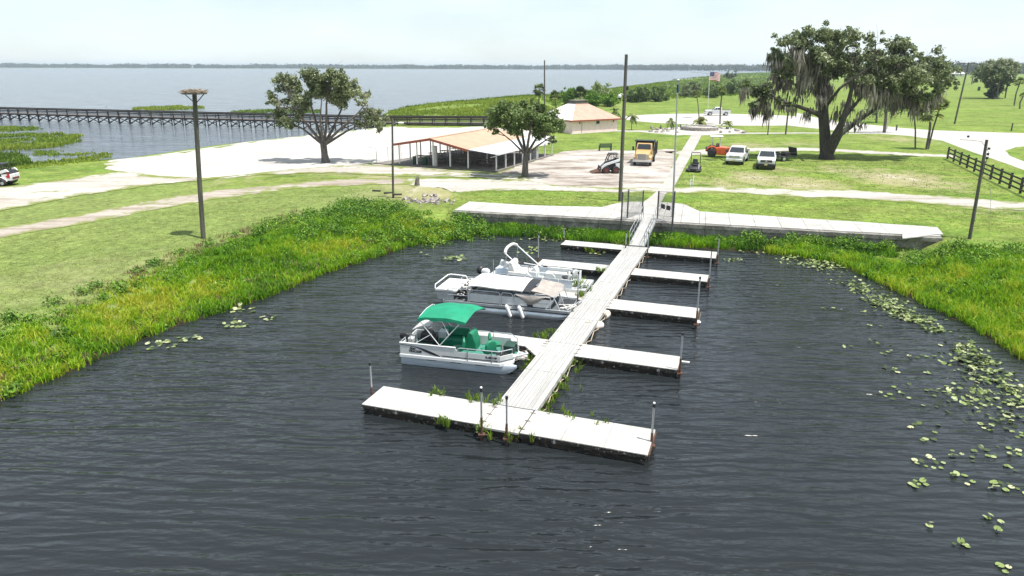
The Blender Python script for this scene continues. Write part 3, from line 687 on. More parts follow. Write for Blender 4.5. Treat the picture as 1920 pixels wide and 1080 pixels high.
guide_post(1275, 690, 624, 'pipe post at the end of the finger dock opposite the green canopy boat')
guide_post(1306, 600, 519, 'tall pipe post beside the oval white float')
guide_post(1329, 531, 467, 'pipe post at the end of the second finger dock from the shore')
guide_post(1345, 487, 443, 'pipe post at the end of the right finger dock closest to the seawall')
guide_post(1009, 490, 437, 'pipe post at the outer end of the finger dock beyond the folded canopy boat')
guide_post(1057, 452, 424, 'pipe post at the outer end of the left finger dock closest to the seawall')
guide_post(1173, 463, 434, 'short pipe post left of the foot of the gangway')
guide_post(1214, 476, 436, 'pipe post right of the foot of the gangway')
guide_post(1083, 566, 510, 'thin pipe post rising from the weeds between the two white boats')

# floats tied to the dock
def barrel_float(u, v, rz, label):
    p = P(u, v, .12); r = thing('barrel_float', label, 'float', (p.x, p.y, .1), rz)
    pr = [(-.34,.08),(-.32,.15),(-.24,.2),(0,.215),(.24,.2),(.32,.15),(.34,.08)]
    MB().tube([(x,0,0) for x, _ in pr], [q for _, q in pr], 14).out('drum', 'buoy', r)
    MB().tube([(-.2,0,.21),(-.45,-.1,.3),(-.7,-.1,.3)], .018, 6).out('tether', 'rope', r)
barrel_float(1135, 590, R(60), 'stained round float beside the walkway just below the third right finger')
barrel_float(1119, 610, R(25), 'stained round float beside the walkway, nearer of the two below the third right finger')
p = P(1299, 602, .1); r = thing('oval_float', 'white oval float at the corner of a finger dock', 'float', (p.x, p.y, .08), D_RZ)
MB().sph((0,0,0), (.4,.2,.13), 16, 8).out('shell', 'white_dirty', r)
MB().tube([(.3,0,.08),(.34,.12,.5)], .015, 6).out('tether', 'rope', r)
p = P(1281, 683, .2); r = thing('mooring_cleat_board', 'small pale board sticking out at the end of a finger dock', 'board', (p.x, p.y, .3), D_RZ)
MB().bx(-.15,.25,-.06,.06,0,.04).out('board', 'white_dirty', r, smooth=False)

# ---------------------------------------------------------------- seawall, walk, gangway, gate
wl_ = (wall_b-wall_a).length; w_rz = math.atan2(wd.y, wd.x)
sw = thing('seawall', 'low weathered concrete seawall along the back of the boat basin', 'wall', (wall_a.x, wall_a.y, 0), w_rz)
n = 9
for k in range(n):
    b = MB(); b.bx(k*wl_/n+.01, (k+1)*wl_/n-.01, .05, .3, -.6, LAND-.28); b.out('wall_panel', 'wall', sw, smooth=False)
    b = MB(); b.bx(k*wl_/n+.01, (k+1)*wl_/n-.01, -.04, .34, LAND-.28, LAND+.02); b.out('cap', 'wall', sw, bevel=.015)
walk = thing('sidewalk', 'pale concrete walk of slabs on top of the seawall', 'sidewalk', (wall_a.x, wall_a.y, 0), w_rz); walk['kind'] = 'structure'; del walk['category']
wmi = (Matrix.Translation((wall_a.x, wall_a.y, 0)) @ Matrix.Rotation(w_rz, 4, 'Z')).inverted()
def wloc(u, v): q = wmi @ P(u, v); return (q.x, q.y)
back = [wloc(*q) for q in ((845,377),(1000,387),(1128,389.5),(1160,382),(1190,379.5),(1252,381),(1282,384),(1312,398),(1500,411),(1600,417),(1755,427.5))]
bx_, by_ = [q[0] for q in back], [q[1] for q in back]
xs = sorted(set([round(x_, 2) for x_ in list(np.arange(max(.05, bx_[0]), wl_-.1, 1.75))+bx_[2:8]]+[wl_]))
xs = [x_ for i, x_ in enumerate(xs) if i == 0 or x_-xs[i-1] > .35 or x_ == wl_]
for a, c in zip(xs, xs[1:]):
    ya, yc = np.interp([a, c], bx_, by_); z = LAND+.075+random.uniform(-.006,.006)
    b = MB(); q = [(a+.012,.345),(c-.012,.345),(c-.012,yc),(a+.012,ya)]
    b.add([(x_,y_,LAND-.06) for x_, y_ in q]+[(x_,y_,z) for x_, y_ in q], [(3,2,1,0),(4,5,6,7),(0,1,5,4),(1,2,6,5),(2,3,7,6),(3,0,4,7)])
    b.out('slab', 'concrete', walk, smooth=False)
# end apron turning down towards the water
ap = [wmi @ P(u, v) for u, v in ((1692,449),(1768,441),(1757,428),(1690,424))]
b = MB(); b.add([(q.x,q.y,LAND+.03) for q in ap]+[(q.x,q.y,LAND+.09) for q in ap], [(0,1,2,3),(4,7,6,5),(0,4,5,1),(1,5,6,2),(2,6,7,3),(3,7,4,0)]); b.out('slab', 'concrete', walk, smooth=False)

g0, g1 = DK(.0, 26.62, DZ+.05), DK0(-.1, 33.0, LAND+.12)
gd = (g1-g0); glen = gd.length; grz = math.atan2(gd.y, gd.x)-math.pi/2; gpitch = math.asin(gd.z/glen)
gw = thing('gangway', 'narrow pale gangway with pipe handrails from the seawall to the dock', 'gangway', g0, grz)
gw.rotation_euler = (gpitch, 0, grz)
gwid = .5
for k in range(4):
    b = MB(); b.bx(-gwid, gwid, k*glen/4+.006, (k+1)*glen/4-.006, -.03, .03); b.out('tread_panel', 'plank', gw, smooth=False)
b = MB()
for sx in (-1, 1): b.bx(sx*gwid-.03, sx*gwid+.03, 0, glen, -.14, .05)
b.out('stringer', 'galv', gw, smooth=False)
for sx in (-1, 1):
    b = MB(); n = 6
    b.tube([(sx*gwid,.1,.05),(sx*gwid,.12,.95),(sx*gwid,.35,1.02),(sx*gwid,glen-.3,1.02),(sx*gwid,glen-.08,.95),(sx*gwid,glen-.05,.05)], .024, 8)
    b.tube([(sx*gwid,.12,.55),(sx*gwid,glen-.08,.55)], .02, 8)
    for k in range(1, n): b.tube([(sx*gwid, k*glen/n, .05),(sx*gwid, k*glen/n, 1.02)], .018, 6)
    b.out('handrail', 'galv', gw)

def chain_panel(a, c, h, parent, z0=.08):
    """chain-link mesh between two points, as thin crossed wires"""
    a, c = Vector(a), Vector(c); d = c-a; l_ = d.length; d.normalize(); b = MB(); st = .12; r_ = .009; nrm = Vector((-d.y, d.x, 0))*r_
    def wire(x0, z0_, x1, z1):
        p0, p1 = a+d*x0+Vector((0,0,z0_)), a+d*x1+Vector((0,0,z1)); t = Vector((-(z1-z0_)*d.x, -(z1-z0_)*d.y, x1-x0)).normalized()*r_
        b.add([p0-t, p1-t, p1+t, p0+t], [(0,1,2,3)])
    k = -h
    while k < l_:
        x0 = max(0, k); za = z0+(x0-k); x1 = min(l_, k+h); zb = z0+(x1-k)
        if x1 > x0: wire(x0, za, x1, zb); wire(x0, z0+h-(za-z0), x1, z0+h-(zb-z0))
        k += st
    return b.out('chain_link', 'wire', parent, smooth=False)
GB = P(1176, 411); GC = P(1204, 401); GD = P(1232, 412); GE = P(1261, 421)
GA = DK0(-1.95, 31.3, LAND)
def gate_wing(name, label, pts, vts):
    r = thing(name, label, 'fence', pts[0]); hs = []
    for q, vt in zip(pts, vts):
        h = ztop(q, vt)-LAND; hs.append(h); lo = q-pts[0]
        MB().tube([lo+Vector((0,0,-.3)), lo+Vector((0,0,h))], .06, 8).out('post', 'dark_post', r)
    for (q0, h0), (q1, h1) in zip(zip(pts, hs), zip(pts[1:], hs[1:])):
        l0, l1 = q0-pts[0], q1-pts[0]
        MB().tube([l0+Vector((0,0,h0-.06)), l1+Vector((0,0,h1-.06))], .026, 6).out('top_rail', 'galv', r)
        MB().tube([l0+Vector((0,0,.1)), l1+Vector((0,0,.1))], .02, 6).out('bottom_rail', 'galv', r)
        chain_panel(l0, l1, min(h0, h1)-.18, r)
    return r
gl = gate_wing('gate_fence', 'chain link gate wing left of the gangway, standing out past the seawall', [GC, GB, GA], [357, 355, 360])
gr = gate_wing('gate_fence', 'chain link gate wing right of the gangway with two black plates', [GD, GE, DK0(1.75, 31.2, LAND)], [358, 358.5, 360])
for k in (0, 1):
    q = (GE-GD)*(.32+.34*k); b = MB(); b.box((q.x, q.y-.03, 1.12), (.42,.05,.32), rz=math.atan2((GE-GD).y, (GE-GD).x)); b.out('plate', 'black', gr, smooth=False)
b = MB(); q = (GE-GD); b.tube([(0,0,1.12),(q.x,q.y,1.12)], .025, 6); b.out('mid_rail', 'galv', gr)
b = MB()
for q0, q1 in (((0,0,2.1),(-.25,-.1,1.9)),((0,0,.9),(-.35,-.1,.7))): b.tube([q0, q1], .02, 6)
b.out('brace', 'white_dirty', gl)

# ---------------------------------------------------------------- poles
def pole(name, u, vb, ut, vt, r0, r1, label, m='wood_pole', cat='pole', z=None):
    p = PG(u, vb) if z is None else P(u, vb, z)
    q = at_depth(ut, vt, p.y); r = thing(name, label, cat, p)
    t = q-p; MB().tube([(0,0,-.5), t*.33, t*.66, t], [r0*.9, (r0-(r0-r1)*.33)*.9, (r0-(r0-r1)*.66)*.9, r1*.9], 10).out('shaft', m, r)
    return r, t
r, t = pole('nest_pole', 380.5, 447, 364.5, 176, .17, .15, 'leaning wooden pole topped by a wide flat osprey nest')
MB().tube([t+Vector((0,0,-.02)), t+Vector((0,0,.06))], .75, 9).out('platform', 'wood_pole', r, smooth=False)
b = MB()
for k in range(260):
    a = random.uniform(0, 6.28); d = random.uniform(0,.72)**.8; c = t+Vector((math.cos(a)*d, math.sin(a)*d*.9, .07+random.uniform(0,.2)*(1-d*.4)))
    a2 = a+random.uniform(.5,2.6); l_ = random.uniform(.25,.7); e = Vector((math.cos(a2), math.sin(a2), random.uniform(-.25,.2)))*l_/2
    b.tube([c-e, c+e], random.uniform(.008,.02), 4)
nest = b.out('nest', 'stick', r, smooth=False)
for k in range(4):
    a = .5+k*1.57; MB().tube([t+Vector((0,0,-.6)), t+Vector((math.cos(a)*.55, math.sin(a)*.55, -.02))], .03, 6).out('strut', 'wood_pole', r)
r, t = pole('lamp_pole', 737, 371, 735.5, 222, .11, .09, 'dark straight pole with a small white lamp by the picnic shelter')
b = MB(); b.tube([t+Vector((0,0,-.5)), t+Vector((.3,0,-.35)), t+Vector((.62,-.1,-.32))], .025, 6); b.out('arm', 'galv', r)
MB().sph(t+Vector((.72,-.1,-.36)), (.26,.14,.09), 12, 6).out('lamp_head', 'white', r)
r, t = pole('camera_pole', 1162.5, 377, 1174.5, 102, .185, .14, 'tall dark pole left of the gate carrying a white camera')
c = t*.735; b = MB(); b.tube([c, c+Vector((-.3,-.1,.1)), c+Vector((-.42,-.14,.04))], .035, 6); b.out('bracket', 'white', r)
MB().sph(c+Vector((-.42,-.16,-.1)), (.15,.15,.17), 12, 8).out('camera_housing', 'white', r)
MB().sph(c+Vector((-.42,-.18,-.26)), .11, 10, 6).out('camera_dome', 'black', r)
MB().box(t*.78+Vector((.2,-.05,0)), (.14,.14,.3)).out('junction_box', 'black', r, smooth=False)
b = MB(); b.tube([t*.22+Vector((-.2,0,0)), t*.1+Vector((.25,-.1,0))], .03, 6); b.tube([t*.13+Vector((-.25,0,0)), t*.155+Vector((.35,0,0))], .025, 6); b.out('strap', 'white_dirty', r)
r, t = pole('light_mast', 1260.5, 416, 1271, 154, .085, .055, 'slim grey metal mast with a small ball on top right of the gate', 'galv')
MB().sph(t+Vector((0,0,.12)), .11, 10, 8).out('ball', 'galv', r)
MB().tube([t*.93, t*.985], .075, 8).out('collar', 'navy', r)
r, t = pole('utility_pole', 1818, 448, 1850.5, 262, .13, .1, 'wooden utility pole with curved wires in front of the rail fence', 'wood_pole')
b = MB(); c = t*.93
b.tube([c, c+Vector((-.35,0,.35)), c+Vector((-1.,0,.42)), c+Vector((-1.7,.1,.45))], .014, 5); b.tube([c, c+Vector((.3,0,-.4)), c+Vector((.22,0,-1.0))], .012, 5)
b.out('loose_wire', 'black', r)
MB().sph(c+Vector((-1.25,0,.66)), .08, 8, 6).out('insulator', 'black', r)
b = MB()
for dz in (-.1,-.45,-.7): b.box(c+Vector((.2,-.05,dz)), (.12,.1,.14))
b.out('fitting', 'black', r, smooth=False)
g = PG(1854, 447); b = MB(); b.tube([t*.9, t*.45+Vector((.9,0,0)), g-Vector(r.location)], .012, 5); b.out('guy_wire', 'galv', r)
pole('utility_pole', 1021, 228, 1021, 113, .19, .15, 'dark pole rising behind the fan palms by the lake')
pole('utility_pole', 1439.5, 253, 1446, 185, .11, .09, 'short dark pole under the hanging moss at the left of the oak')
pole('utility_pole', 1473, 252, 1481, 180, .15, .13, 'dark pole between the moss limb and the oak trunk')
r, t = pole('utility_pole', 1789.5, 232.5, 1816.5, 117, .2, .16, 'leaning dark utility pole on the far right lawn, carrying wires')
MB().box(t*.985, (1.4,.1,.1)).out('crossarm', 'wood_pole', r, smooth=False)
b = MB(); q0 = t*.985; q1 = Vector((120, 60, 12)); q2 = Vector((-16, 160, 9))
for dx in (-.6, .6):
    for q in (q1, q2): b.tube([q0+Vector((dx,0,0))+(q-q0)*k+Vector((0,0,-6*k*(1-k))) for k in np.linspace(0,1,9)], .02, 4)
b.out('wire', 'black', r)
pole('bollard', 1680.5, 245, 1682, 234, .16, .16, 'dark wooden bollard at the edge of the driveway behind the oak')
pole('bollard', 1896, 246, 1899, 231, .14, .14, 'dark wooden post on the lawn beyond the driveway')
pole('bollard', 1663, 243, 1664.5, 226, .09, .09, 'thin pale sign post behind the oak', 'galv')
pole('marker_stake', 1294, 349, 1295.5, 336, .05, .05, 'shorter white stake beside the concrete path', 'marker', 'stake')
pole('marker_stake', 1298.5, 347, 1301, 329, .05, .05, 'taller white stake beside the concrete path', 'marker', 'stake')
pole('marker_stake', 1863, 247, 1865, 238, .07, .07, 'pale yellow stake beyond the driveway', 'plate', 'stake')

# flagpole and flag
p = P(1327, 209); ft = at_depth(1331, 134, p.y)
fp = thing('flagpole', 'white flagpole behind the turning circle', 'flagpole', p); t = ft-p
MB().tube([(0,0,-.3), t], [.09,.05], 8).out('shaft', 'white', fp); MB().sph(t+Vector((0,0,.1)), .14, 8, 6).out('finial', 'chrome', fp)
fl = thing('flag', 'red, white and blue striped flag with a star field flying from the white pole', 'flag', p+t*.985)
FWd, FH = 2.75, 2.0
def fpt(a, c): return (.07+a*FWd, .22*math.sin(a*7)*a+.1*a, -c*FH-.28*a*a+.1*math.sin(a*5)*a)
for k in range(13):
    b = MB(); c0, c1 = k/13, (k+1)/13
    b.grid(lambda a, c: fpt(a, c0+(c1-c0)*c), 12, 1); b.out('stripe', 'red' if k % 2 == 0 else 'white', fl)
b = MB(); b.grid(lambda a, c: tuple(Vector(fpt(a*.42, c*7/13))+Vector((0,-.012,0))), 6, 4); b.grid(lambda a, c: tuple(Vector(fpt(a*.42, c*7/13))+Vector((0,.012,0))), 6, 4); b.out('canton', 'navy', fl)
b = MB()
for i in range(9):
    for j in range(11):
        if (i+j) % 2 == 0:
            for dy in (-.02, .02):
                q = Vector(fpt(.42*(j+1)/12, 7/13*(i+1)/10))+Vector((0,dy,0)); b.add([q+Vector((.035*math.cos(1.57+k*.6283)*(1 if k % 2 == 0 else .42), 0, .035*math.sin(1.57+k*.6283)*(1 if k % 2 == 0 else .42))) for k in range(10)], [tuple(range(10))])
tag(b.out('star', 'white', fl, smooth=False), kind='stuff')
# ---------------------------------------------------------------- pontoon boats (x to the bow, y away from the camera)
def pontoon(parent, x0, x1, y, r, zc, m='hull', square=False):
    b = MB(); xs_ = [x0, x0+.04, x1-.75, x1-.45, x1-.18, x1]; rs = [r*.94, r, r, r*.86, r*.55, r*.2]; zs = [0,0,0,.02,.1,.2]
    rings = []
    for x, q, dz in zip(xs_, rs, zs):
        if square:
            k = .82; pr = [(-1,-.55),(-.75,-1),(.75,-1),(1,-.55),(1,.8),(.9,1),(-.9,1),(-1,.8)]
            rings.append([(x, y+a*q*k, zc+dz*.7+c*q) for a, c in pr])
        else: rings.append([(x, y+q*math.cos(a), zc+dz*.6+q*math.sin(a)) for a in np.linspace(0, 2*math.pi, 16, endpoint=False)])
    b.loft(rings); return b.out('pontoon', m, parent)
def rail(parent, pts, r=.02, name='rail', m='alu'):
    return MB().tube(pts, r, 8).out(name, m, parent)
def seat(parent, x, y, z, rz, m, s=1., name='seat'):
    b = MB(); rot = Matrix.Translation((x,y,z)) @ Matrix.Rotation(rz, 4, 'Z')
    t = bpy.data.objects.new(name, None)
    b.tube([(0,0,0),(0,0,.3*s)], .04, 8); b.bx(-.21*s,.21*s,-.22*s,.22*s,.3*s,.42*s)
    # rounded backrest, facing +x
    pr = [(-.26,.36),(-.3,.62),(-.29,.82),(-.2,.86),(-.15,.6),(-.14,.4)]
    rings = []
    for k in range(7):
        a = -1+2*k/6; w_ = .25*s; sh = 1-.28*abs(a)**3
        rings.append([(px*s, a*w_, (.36+(pz-.36)*sh)*s) for px, pz in pr])
    b.loft(rings)
    b.v = [tuple(rot @ Vector(q)) for q in b.v]
    return b.out(name, m, parent, bevel=.02)
def outboard(parent, x, y, z, cowl='white', s=1.):
    b = MB(); pr = [(-.32,.1),(-.36,.3),(-.26,.44),(.0,.48),(.22,.4),(.28,.22),(.24,.08)]
    rings = [[(x+px*s*k_, y+a*.19*s, z+(.1+(pz-.1)*k_)*s) for px, pz in pr] for a, k_ in ((-1,.72),(-.8,.94),(0,1),(.8,.94),(1,.72))]
    b.loft(rings); m = b.out('outboard_motor', cowl, parent, bevel=.02)
    b = MB(); b.bx(x-.12*s, x+.1*s, y-.09*s, y+.09*s, z-.75*s, z+.1*s); b.tube([(x-.1,y,z-.7*s),(x+.25*s,y,z-.7*s)], .07*s, 8); b.out('leg', 'black', parent)
    return m
def text_mesh(name, body, size, parent, loc, m, shear=0., xs=1.):
    """flat lettering on the near side (faces the camera side, -y)"""
    cu = bpy.data.curves.new(name, 'FONT'); cu.body = body; cu.size = size; cu.extrude = .003; cu.offset = .008; cu.shear = shear; cu.align_x = 'CENTER'
    to = bpy.data.objects.new(name+'_tmp', cu); COL.objects.link(to); dg = bpy.context.evaluated_depsgraph_get()
    me = bpy.data.meshes.new_from_object(to.evaluated_get(dg)); bpy.data.objects.remove(to)
    me.materials.clear(); me.materials.append(M[m])
    o = bpy.data.objects.new(name, me); COL.objects.link(o); o.parent = parent; o.location = loc; o.rotation_euler = (R(90),0,0); o.scale.x = xs
    return o
# --- boat with the green canopy
ba, bb = DK0(-6.22, 4.92), DK0(-1.32, 5.36); b1rz = math.atan2(bb.y-ba.y, bb.x-ba.x)
W1, L1 = 1.95, 4.95
mid = (ba+bb)/2; off = Vector((-math.sin(b1rz), math.cos(b1rz), 0))*(W1/2-.06)
B1 = thing('pontoon_boat', 'small white pontoon boat with green canopy and green seats, nearest the camera', 'boat', (mid+off).to_tuple()[:2]+(0,), b1rz, 'pontoon boats moored at the floating dock')
hx = L1/2; hy = W1/2
for y in (-hy+.27, hy-.27): pontoon(B1, -hx, hx+.02, y, .24, .17, 'hull', True)
b = MB(); q = [(-hx,-hy+.02),(hx-.64,-hy+.02),(hx-.22,-hy+.46),(hx-.22,hy-.46),(hx-.64,hy-.02),(-hx,hy-.02)]; b.add([(x,y,.4) for x, y in q]+[(x,y,.47) for x, y in q], [(5,4,3,2,1,0),(6,7,8,9,10,11)]+[(i,(i+1)%6,(i+1)%6+6,i+6) for i in range(6)]); b.out('deck', 'teal_carpet', B1, smooth=False)
# deck rim with chamfered bow
def rim_poly(g): return [(-hx-g,-hy-g),(hx-.62,-hy-g),(hx-.18+g,-hy+.45),(hx-.18+g,hy-.45),(hx-.62,hy+g),(-hx-g,hy+g)]
def wall_run(poly, z0, z1, th, open_=False):
    b = MB(); n_ = len(poly)
    for i in range(n_-(1 if open_ else 0)):
        a = Vector(poly[i]+(0,)); c = Vector(poly[(i+1) % n_]+(0,)); d = (c-a).normalized(); q = Vector((-d.y, d.x, 0))*th
        b.add([a+Vector((0,0,z0)), c+Vector((0,0,z0)), c+q+Vector((0,0,z0)), a+q+Vector((0,0,z0)), a+Vector((0,0,z1)), c+Vector((0,0,z1)), c+q+Vector((0,0,z1)), a+q+Vector((0,0,z1))],
              [(3,2,1,0),(4,5,6,7),(0,1,5,4),(1,2,6,5),(2,3,7,6),(3,0,4,7)])
    return b
wall_run(rim_poly(.03), .36, .5, .05).out('rub_rail', 'white', B1, bevel=.012)
b = MB()
for k in range(3): b.bx(-hx+1.15+k*1.06, -hx+1.6+k*1.06, -hy+.045, -hy+.06, .3, .375)
b.out('hull_slot', 'black', B1, smooth=False)
# fence panels: high aft on the near side, lower forward
xm = -.05
P0 = rim_poly(0)
b = MB(); b.bx(-hx, xm, -hy, -hy+.04, .5, .99); b.out('side_panel', 'panel', B1, bevel=.012)
b = MB(); b.ext([(xm+.004,.5),(hx-.64,.5),(hx-.64,.83),(xm+.12,.83),(xm+.004,.97)], -hy, -hy+.04); b.out('side_panel', 'panel', B1)
b = MB(); b.bx(-hx, hx-.64, hy-.04, hy, .5, .88); b.out('side_panel', 'panel', B1)
b = wall_run([P0[1], P0[2]], .5, .8, .04, True); b.out('bow_panel', 'panel', B1)
b = wall_run([P0[3], P0[4]], .5, .8, .04, True); b.out('bow_panel', 'panel', B1)
b = MB(); b.bx(-hx, -hx+.04, -hy+.05, -.35, .5, .9); b.bx(-hx, -hx+.04, .35, hy-.05, .5, .9); b.out('stern_panel', 'panel', B1)
b = MB(); b.bx(-hx-.015, xm+.02, -hy-.02, -hy+.06, .985, 1.02); b.out('gunwale', 'white', B1, bevel=.01)
# black swoosh and pin stripe on the near side
top = []; bot = []
for k in range(15):
    a = k/14; x = -hx+.03+a*1.75
    zt = .93-.37*a**2.2; th = .028+.13*max(0, math.sin(math.pi*min(1, max(0,(a-.35)/.65))))*a
    top.append((x, zt)); bot.append((x, max(.515, zt-th)))
b = MB(); b.ext(top+bot[::-1], -hy-.006, -hy-.002); b.out('swoosh', 'black', B1, smooth=False)
b = MB(); b.bx(-hx+1.85, hx-.7, -hy-.006, -hy-.002, .565, .6); b.out('pinstripe', 'black', B1, smooth=False)
b = wall_run([(P0[1][0], P0[1][1]-.004), (P0[2][0]+.004, P0[2][1]-.004)], .565, .595, .003, True); b.out('pinstripe', 'black', B1, smooth=False)
text_mesh('lettering', 'Sun', .17, B1, (-hx+.56, -hy-.004, .74), 'black', .35)
text_mesh('lettering', 'TRACKER', .13, B1, (-hx+.68, -hy-.004, .625), 'black', .15)
text_mesh('registration', 'FL 5292 NB', .1, B1, (hx-.98, -hy-.004, .68), 'black')
# rails
z1 = 1.0
rail(B1, [(xm+.1,-hy+.02,.83),(xm+.12,-hy+.02,z1-.05),(xm+.2,-hy+.02,z1),(hx-.66,-hy+.02,z1),(hx-.22,-hy+.45,z1),(hx-.22,-hy+.5,.6)], .024)
for x in (xm+.55, hx-.95): rail(B1, [(x,-hy-.012,.5),(x,-hy-.012,z1)], .022, 'stanchion')
rail(B1, [(0,hy-.02,.88),(.03,hy-.02,1.08),(.9,hy-.02,1.08),(.95,hy-.02,.88)], .024)
rail(B1, [(1.05,hy-.02,.88),(1.08,hy-.02,1.08),(hx-.64,hy-.02,1.08),(hx-.24,hy-.42,1.05),(hx-.24,hy-.45,.6)], .024)
rail(B1, [(-hx+.02,-hy+.1,.9),(-hx+.02,-hy+.12,1.02),(-hx+.02,-.4,1.02),(-hx+.02,-.38,.6)], .022)
# bimini
bx0, bx1 = -1.72, .34; bz = 2.36
def bim(a, c):
    x = bx0+(bx1-bx0)*a; y = (c*2-1)*(hy+.02)
    return (x+.1+.24*c+.03*math.sin(c*9), y, bz-.16*abs(c*2-1)**3+.05*math.sin(math.pi*a)-.07*abs(2*a-1)**4+.012*math.sin(a*13+c*5))
b = MB(); b.grid(bim, 18, 14, .02)
for c in (0, 1):
    sk = [bim(k/18, c) for k in range(19)]
    vs = sk+[(x, y*1.005, z-.11-.05*math.sin(math.pi*k/18)**2-.03*math.sin(k*1.3)) for k, (x, y, z) in enumerate(sk)]
    b.add(vs, [(k, k+1, k+20, k+19) for k in range(18)])
b.out('canopy', 'green_canvas', B1)
for sy in (-1, 1):
    y = sy*(hy-.02); base = (-.72, y, 1.02)
    rail(B1, [base, (bx0+.1, y, bz-.24)], .018, 'canopy_pole', 'white'); rail(B1, [base, (bx1-.12, y, bz-.24)], .018, 'canopy_pole', 'white')
    rail(B1, [(-.3, y, 1.52), (-.62, y, bz-.2)], .016, 'canopy_pole', 'white')
    rail(B1, [(-1.9, y, .95), (-1.05, y, 1.5)], .014, 'canopy_pole', 'white')
for xb in (bx0+.12, -.62, bx1-.14): rail(B1, [(xb,-hy+.04,bz-.3),(xb,-hy+.2,bz-.17),(xb,0,bz-.1),(xb,hy-.2,bz-.17),(xb,hy-.04,bz-.3)], .016, 'canopy_bow', 'white')
# interior
b = MB(); b.bx(-1.2,.05,.3,.86,.47,.84); b.bx(-1.2,.05,.74,.9,.84,1.22); b.out('lounge', 'green_vinyl', B1, bevel=.05)
b = MB(); pr = [(.02,.47),(.5,.47),(.52,.78),(.36,1.24),(.26,1.3),(.16,1.26),(.02,.84)]; b.ext(pr, .1, .82); b.out('lounge_cover', 'green_vinyl', B1, bevel=.03)
b = MB(); b.bx(-1.9,-1.3,-.2,.5,.47,.9); b.ext([(-1.9,.9),(-1.35,.9),(-1.5,1.15),(-1.85,1.18)], -.15,.45); b.out('console', 'black', B1, bevel=.03)
b = MB(); b.bx(-1.25,-.9,.35,.85,.47,1.12); b.out('cooler', 'grey_vinyl', B1, bevel=.03)
b = MB(); b.bx(-2.0,-1.2,-.9,-.45,.47,.9); b.out('bench', 'dark_green', B1, bevel=.03)
seat(B1, -.05, -.55, .47, R(200), 'green_vinyl'); seat(B1, 1.35, .2, .5, R(20), 'green_vinyl'); seat(B1, 1.2, -.45, .47, R(140), 'green_vinyl')
b = MB(); b.bx(hx-.75,hx-.3,.1,.72,.5,.86); b.out('bow_box', 'dark_green', B1, bevel=.03)
b = MB(); b.tube([(1.45,-.5,.5),(1.75,-.3,.62),(1.7,.0,.9)], .06, 8); b.bx(1.5,1.95,-.35,.05,.5,.6); b.out('tackle', 'black', B1, bevel=.02)
outboard(B1, -hx-.12, .05, .72, 'black', .8)
b = MB(); b.grid(lambda a, c: (-2.25+.75*a, -.1+1.*c, 1.28+.22*a+.08*math.sin(a*3.1)), 8, 6, .03); b.out('folded_boot', 'white_canvas', B1)
b = MB(); b.bx(-2.42,-2.1,-.85,-.55,.62,.84); b.bx(-2.4,-2.15,-.3,.1,.62,.95); b.out('fuel_tank', 'grey_vinyl', B1, bevel=.03)
b = MB(); b.tube([(-2.1,-.72,.6),(-2.1,-.72,1.35)], .02, 6); b.tube([(-1.72,-.9,.9),(-1.72,-.9,1.5)], .022, 6); b.out('pole_light', 'alu', B1)
b = MB(); b.bx(hx-.3,hx+.25,-.32,-.02,.5,.58); b.tube([(hx-.1,-.3,.62),(hx+.35,-.15,.72),(hx+.2,.15,.66)], .045, 8); b.tube([(hx+.0,-.2,.6),(hx+.35,-.2,.6)], .06, 8); b.out('bow_motor', 'white_dirty', B1)
b = MB()
for y in (-.5,.45): b.tube([(hx-.1,y,.5),(hx+.25,y+.05,.62),(hx+.5,y+.1,.56)], .012, 5)
b.out('mooring_line', 'rope', B1)

# --- covered boat, middle
mx_ = DK0(-4.0, 13.25, 0); B2 = thing('pontoon_boat', 'white pontoon boat under a flat white top and beige bow cover', 'boat', mx_, D_RZ+R(3.5), 'pontoon boats moored at the floating dock')
hx, hy = 3.2, 1.12
for y in (-hy+.3, hy-.3): pontoon(B2, -hx, hx, y, .3, .12, 'alu')
b = MB(); b.bx(-hx-.35, hx-.1, -hy, hy, .44, .52); b.out('deck', 'grey_carpet', B2, smooth=False)
wall_run([(-hx-.36,-hy-.02),(hx-.1,-hy-.02),(hx-.1,hy+.02),(-hx-.36,hy+.02)], .4, .55, .04).out('rub_rail', 'alu', B2, bevel=.01)
b = MB(); b.bx(-2.2,.9,-hy+.02,-hy+.05,.6,1.02); b.out('side_panel', 'panel', B2); b = MB(); b.bx(-2.9,1.9,hy-.05,hy-.02,.6,1.02); b.out('side_panel', 'panel', B2)
b = MB(); b.ext([(1.25,.6),(2.05,.6),(2.3,1.02),(1.05,1.02)], -hy+.02, -hy+.05); b.out('bow_panel', 'panel', B2)
for sy in (-1, 1):
    y = sy*(hy-.03)
    for x0, x1 in ((-3.3,-2.2),(-2.1,-.5),(-.42,.16),(.25,2.1)):
        rail(B2, [(x0,y,.5),(x0,y,1.12),(x0+.08,y,1.2),(x1-.08,y,1.2),(x1,y,1.12),(x1,y,.5)], .022); rail(B2, [(x0,y,.86),(x1,y,.86)], .016)
rail(B2, [(2.05,-hy+.03,1.2),(2.25,-hy+.03,1.2),(2.6,-hy+.03,.5)], .026); rail(B2, [(2.3,-hy+.03,1.1),(1.85,-hy+.03,.52)], .026, m='white')
rail(B2, [(2.3,-hy+.05,1.2),(2.3,hy-.05,1.2)], .022); rail(B2, [(2.3,-.1,1.2),(2.6,-.1,.5)], .02); rail(B2, [(2.3,hy-.05,1.2),(2.55,hy-.05,.5)], .02)
for x in (.0,.65):
    b = MB(); b.tube([(x-.14,-hy-.1,.62),(x-.1,-hy-.14,.56),(x+.1,-hy-.16,.06),(x+.12,-hy-.16,0)], [.05,.1,.1,.05], 10); b.out('fender', 'white', B2)
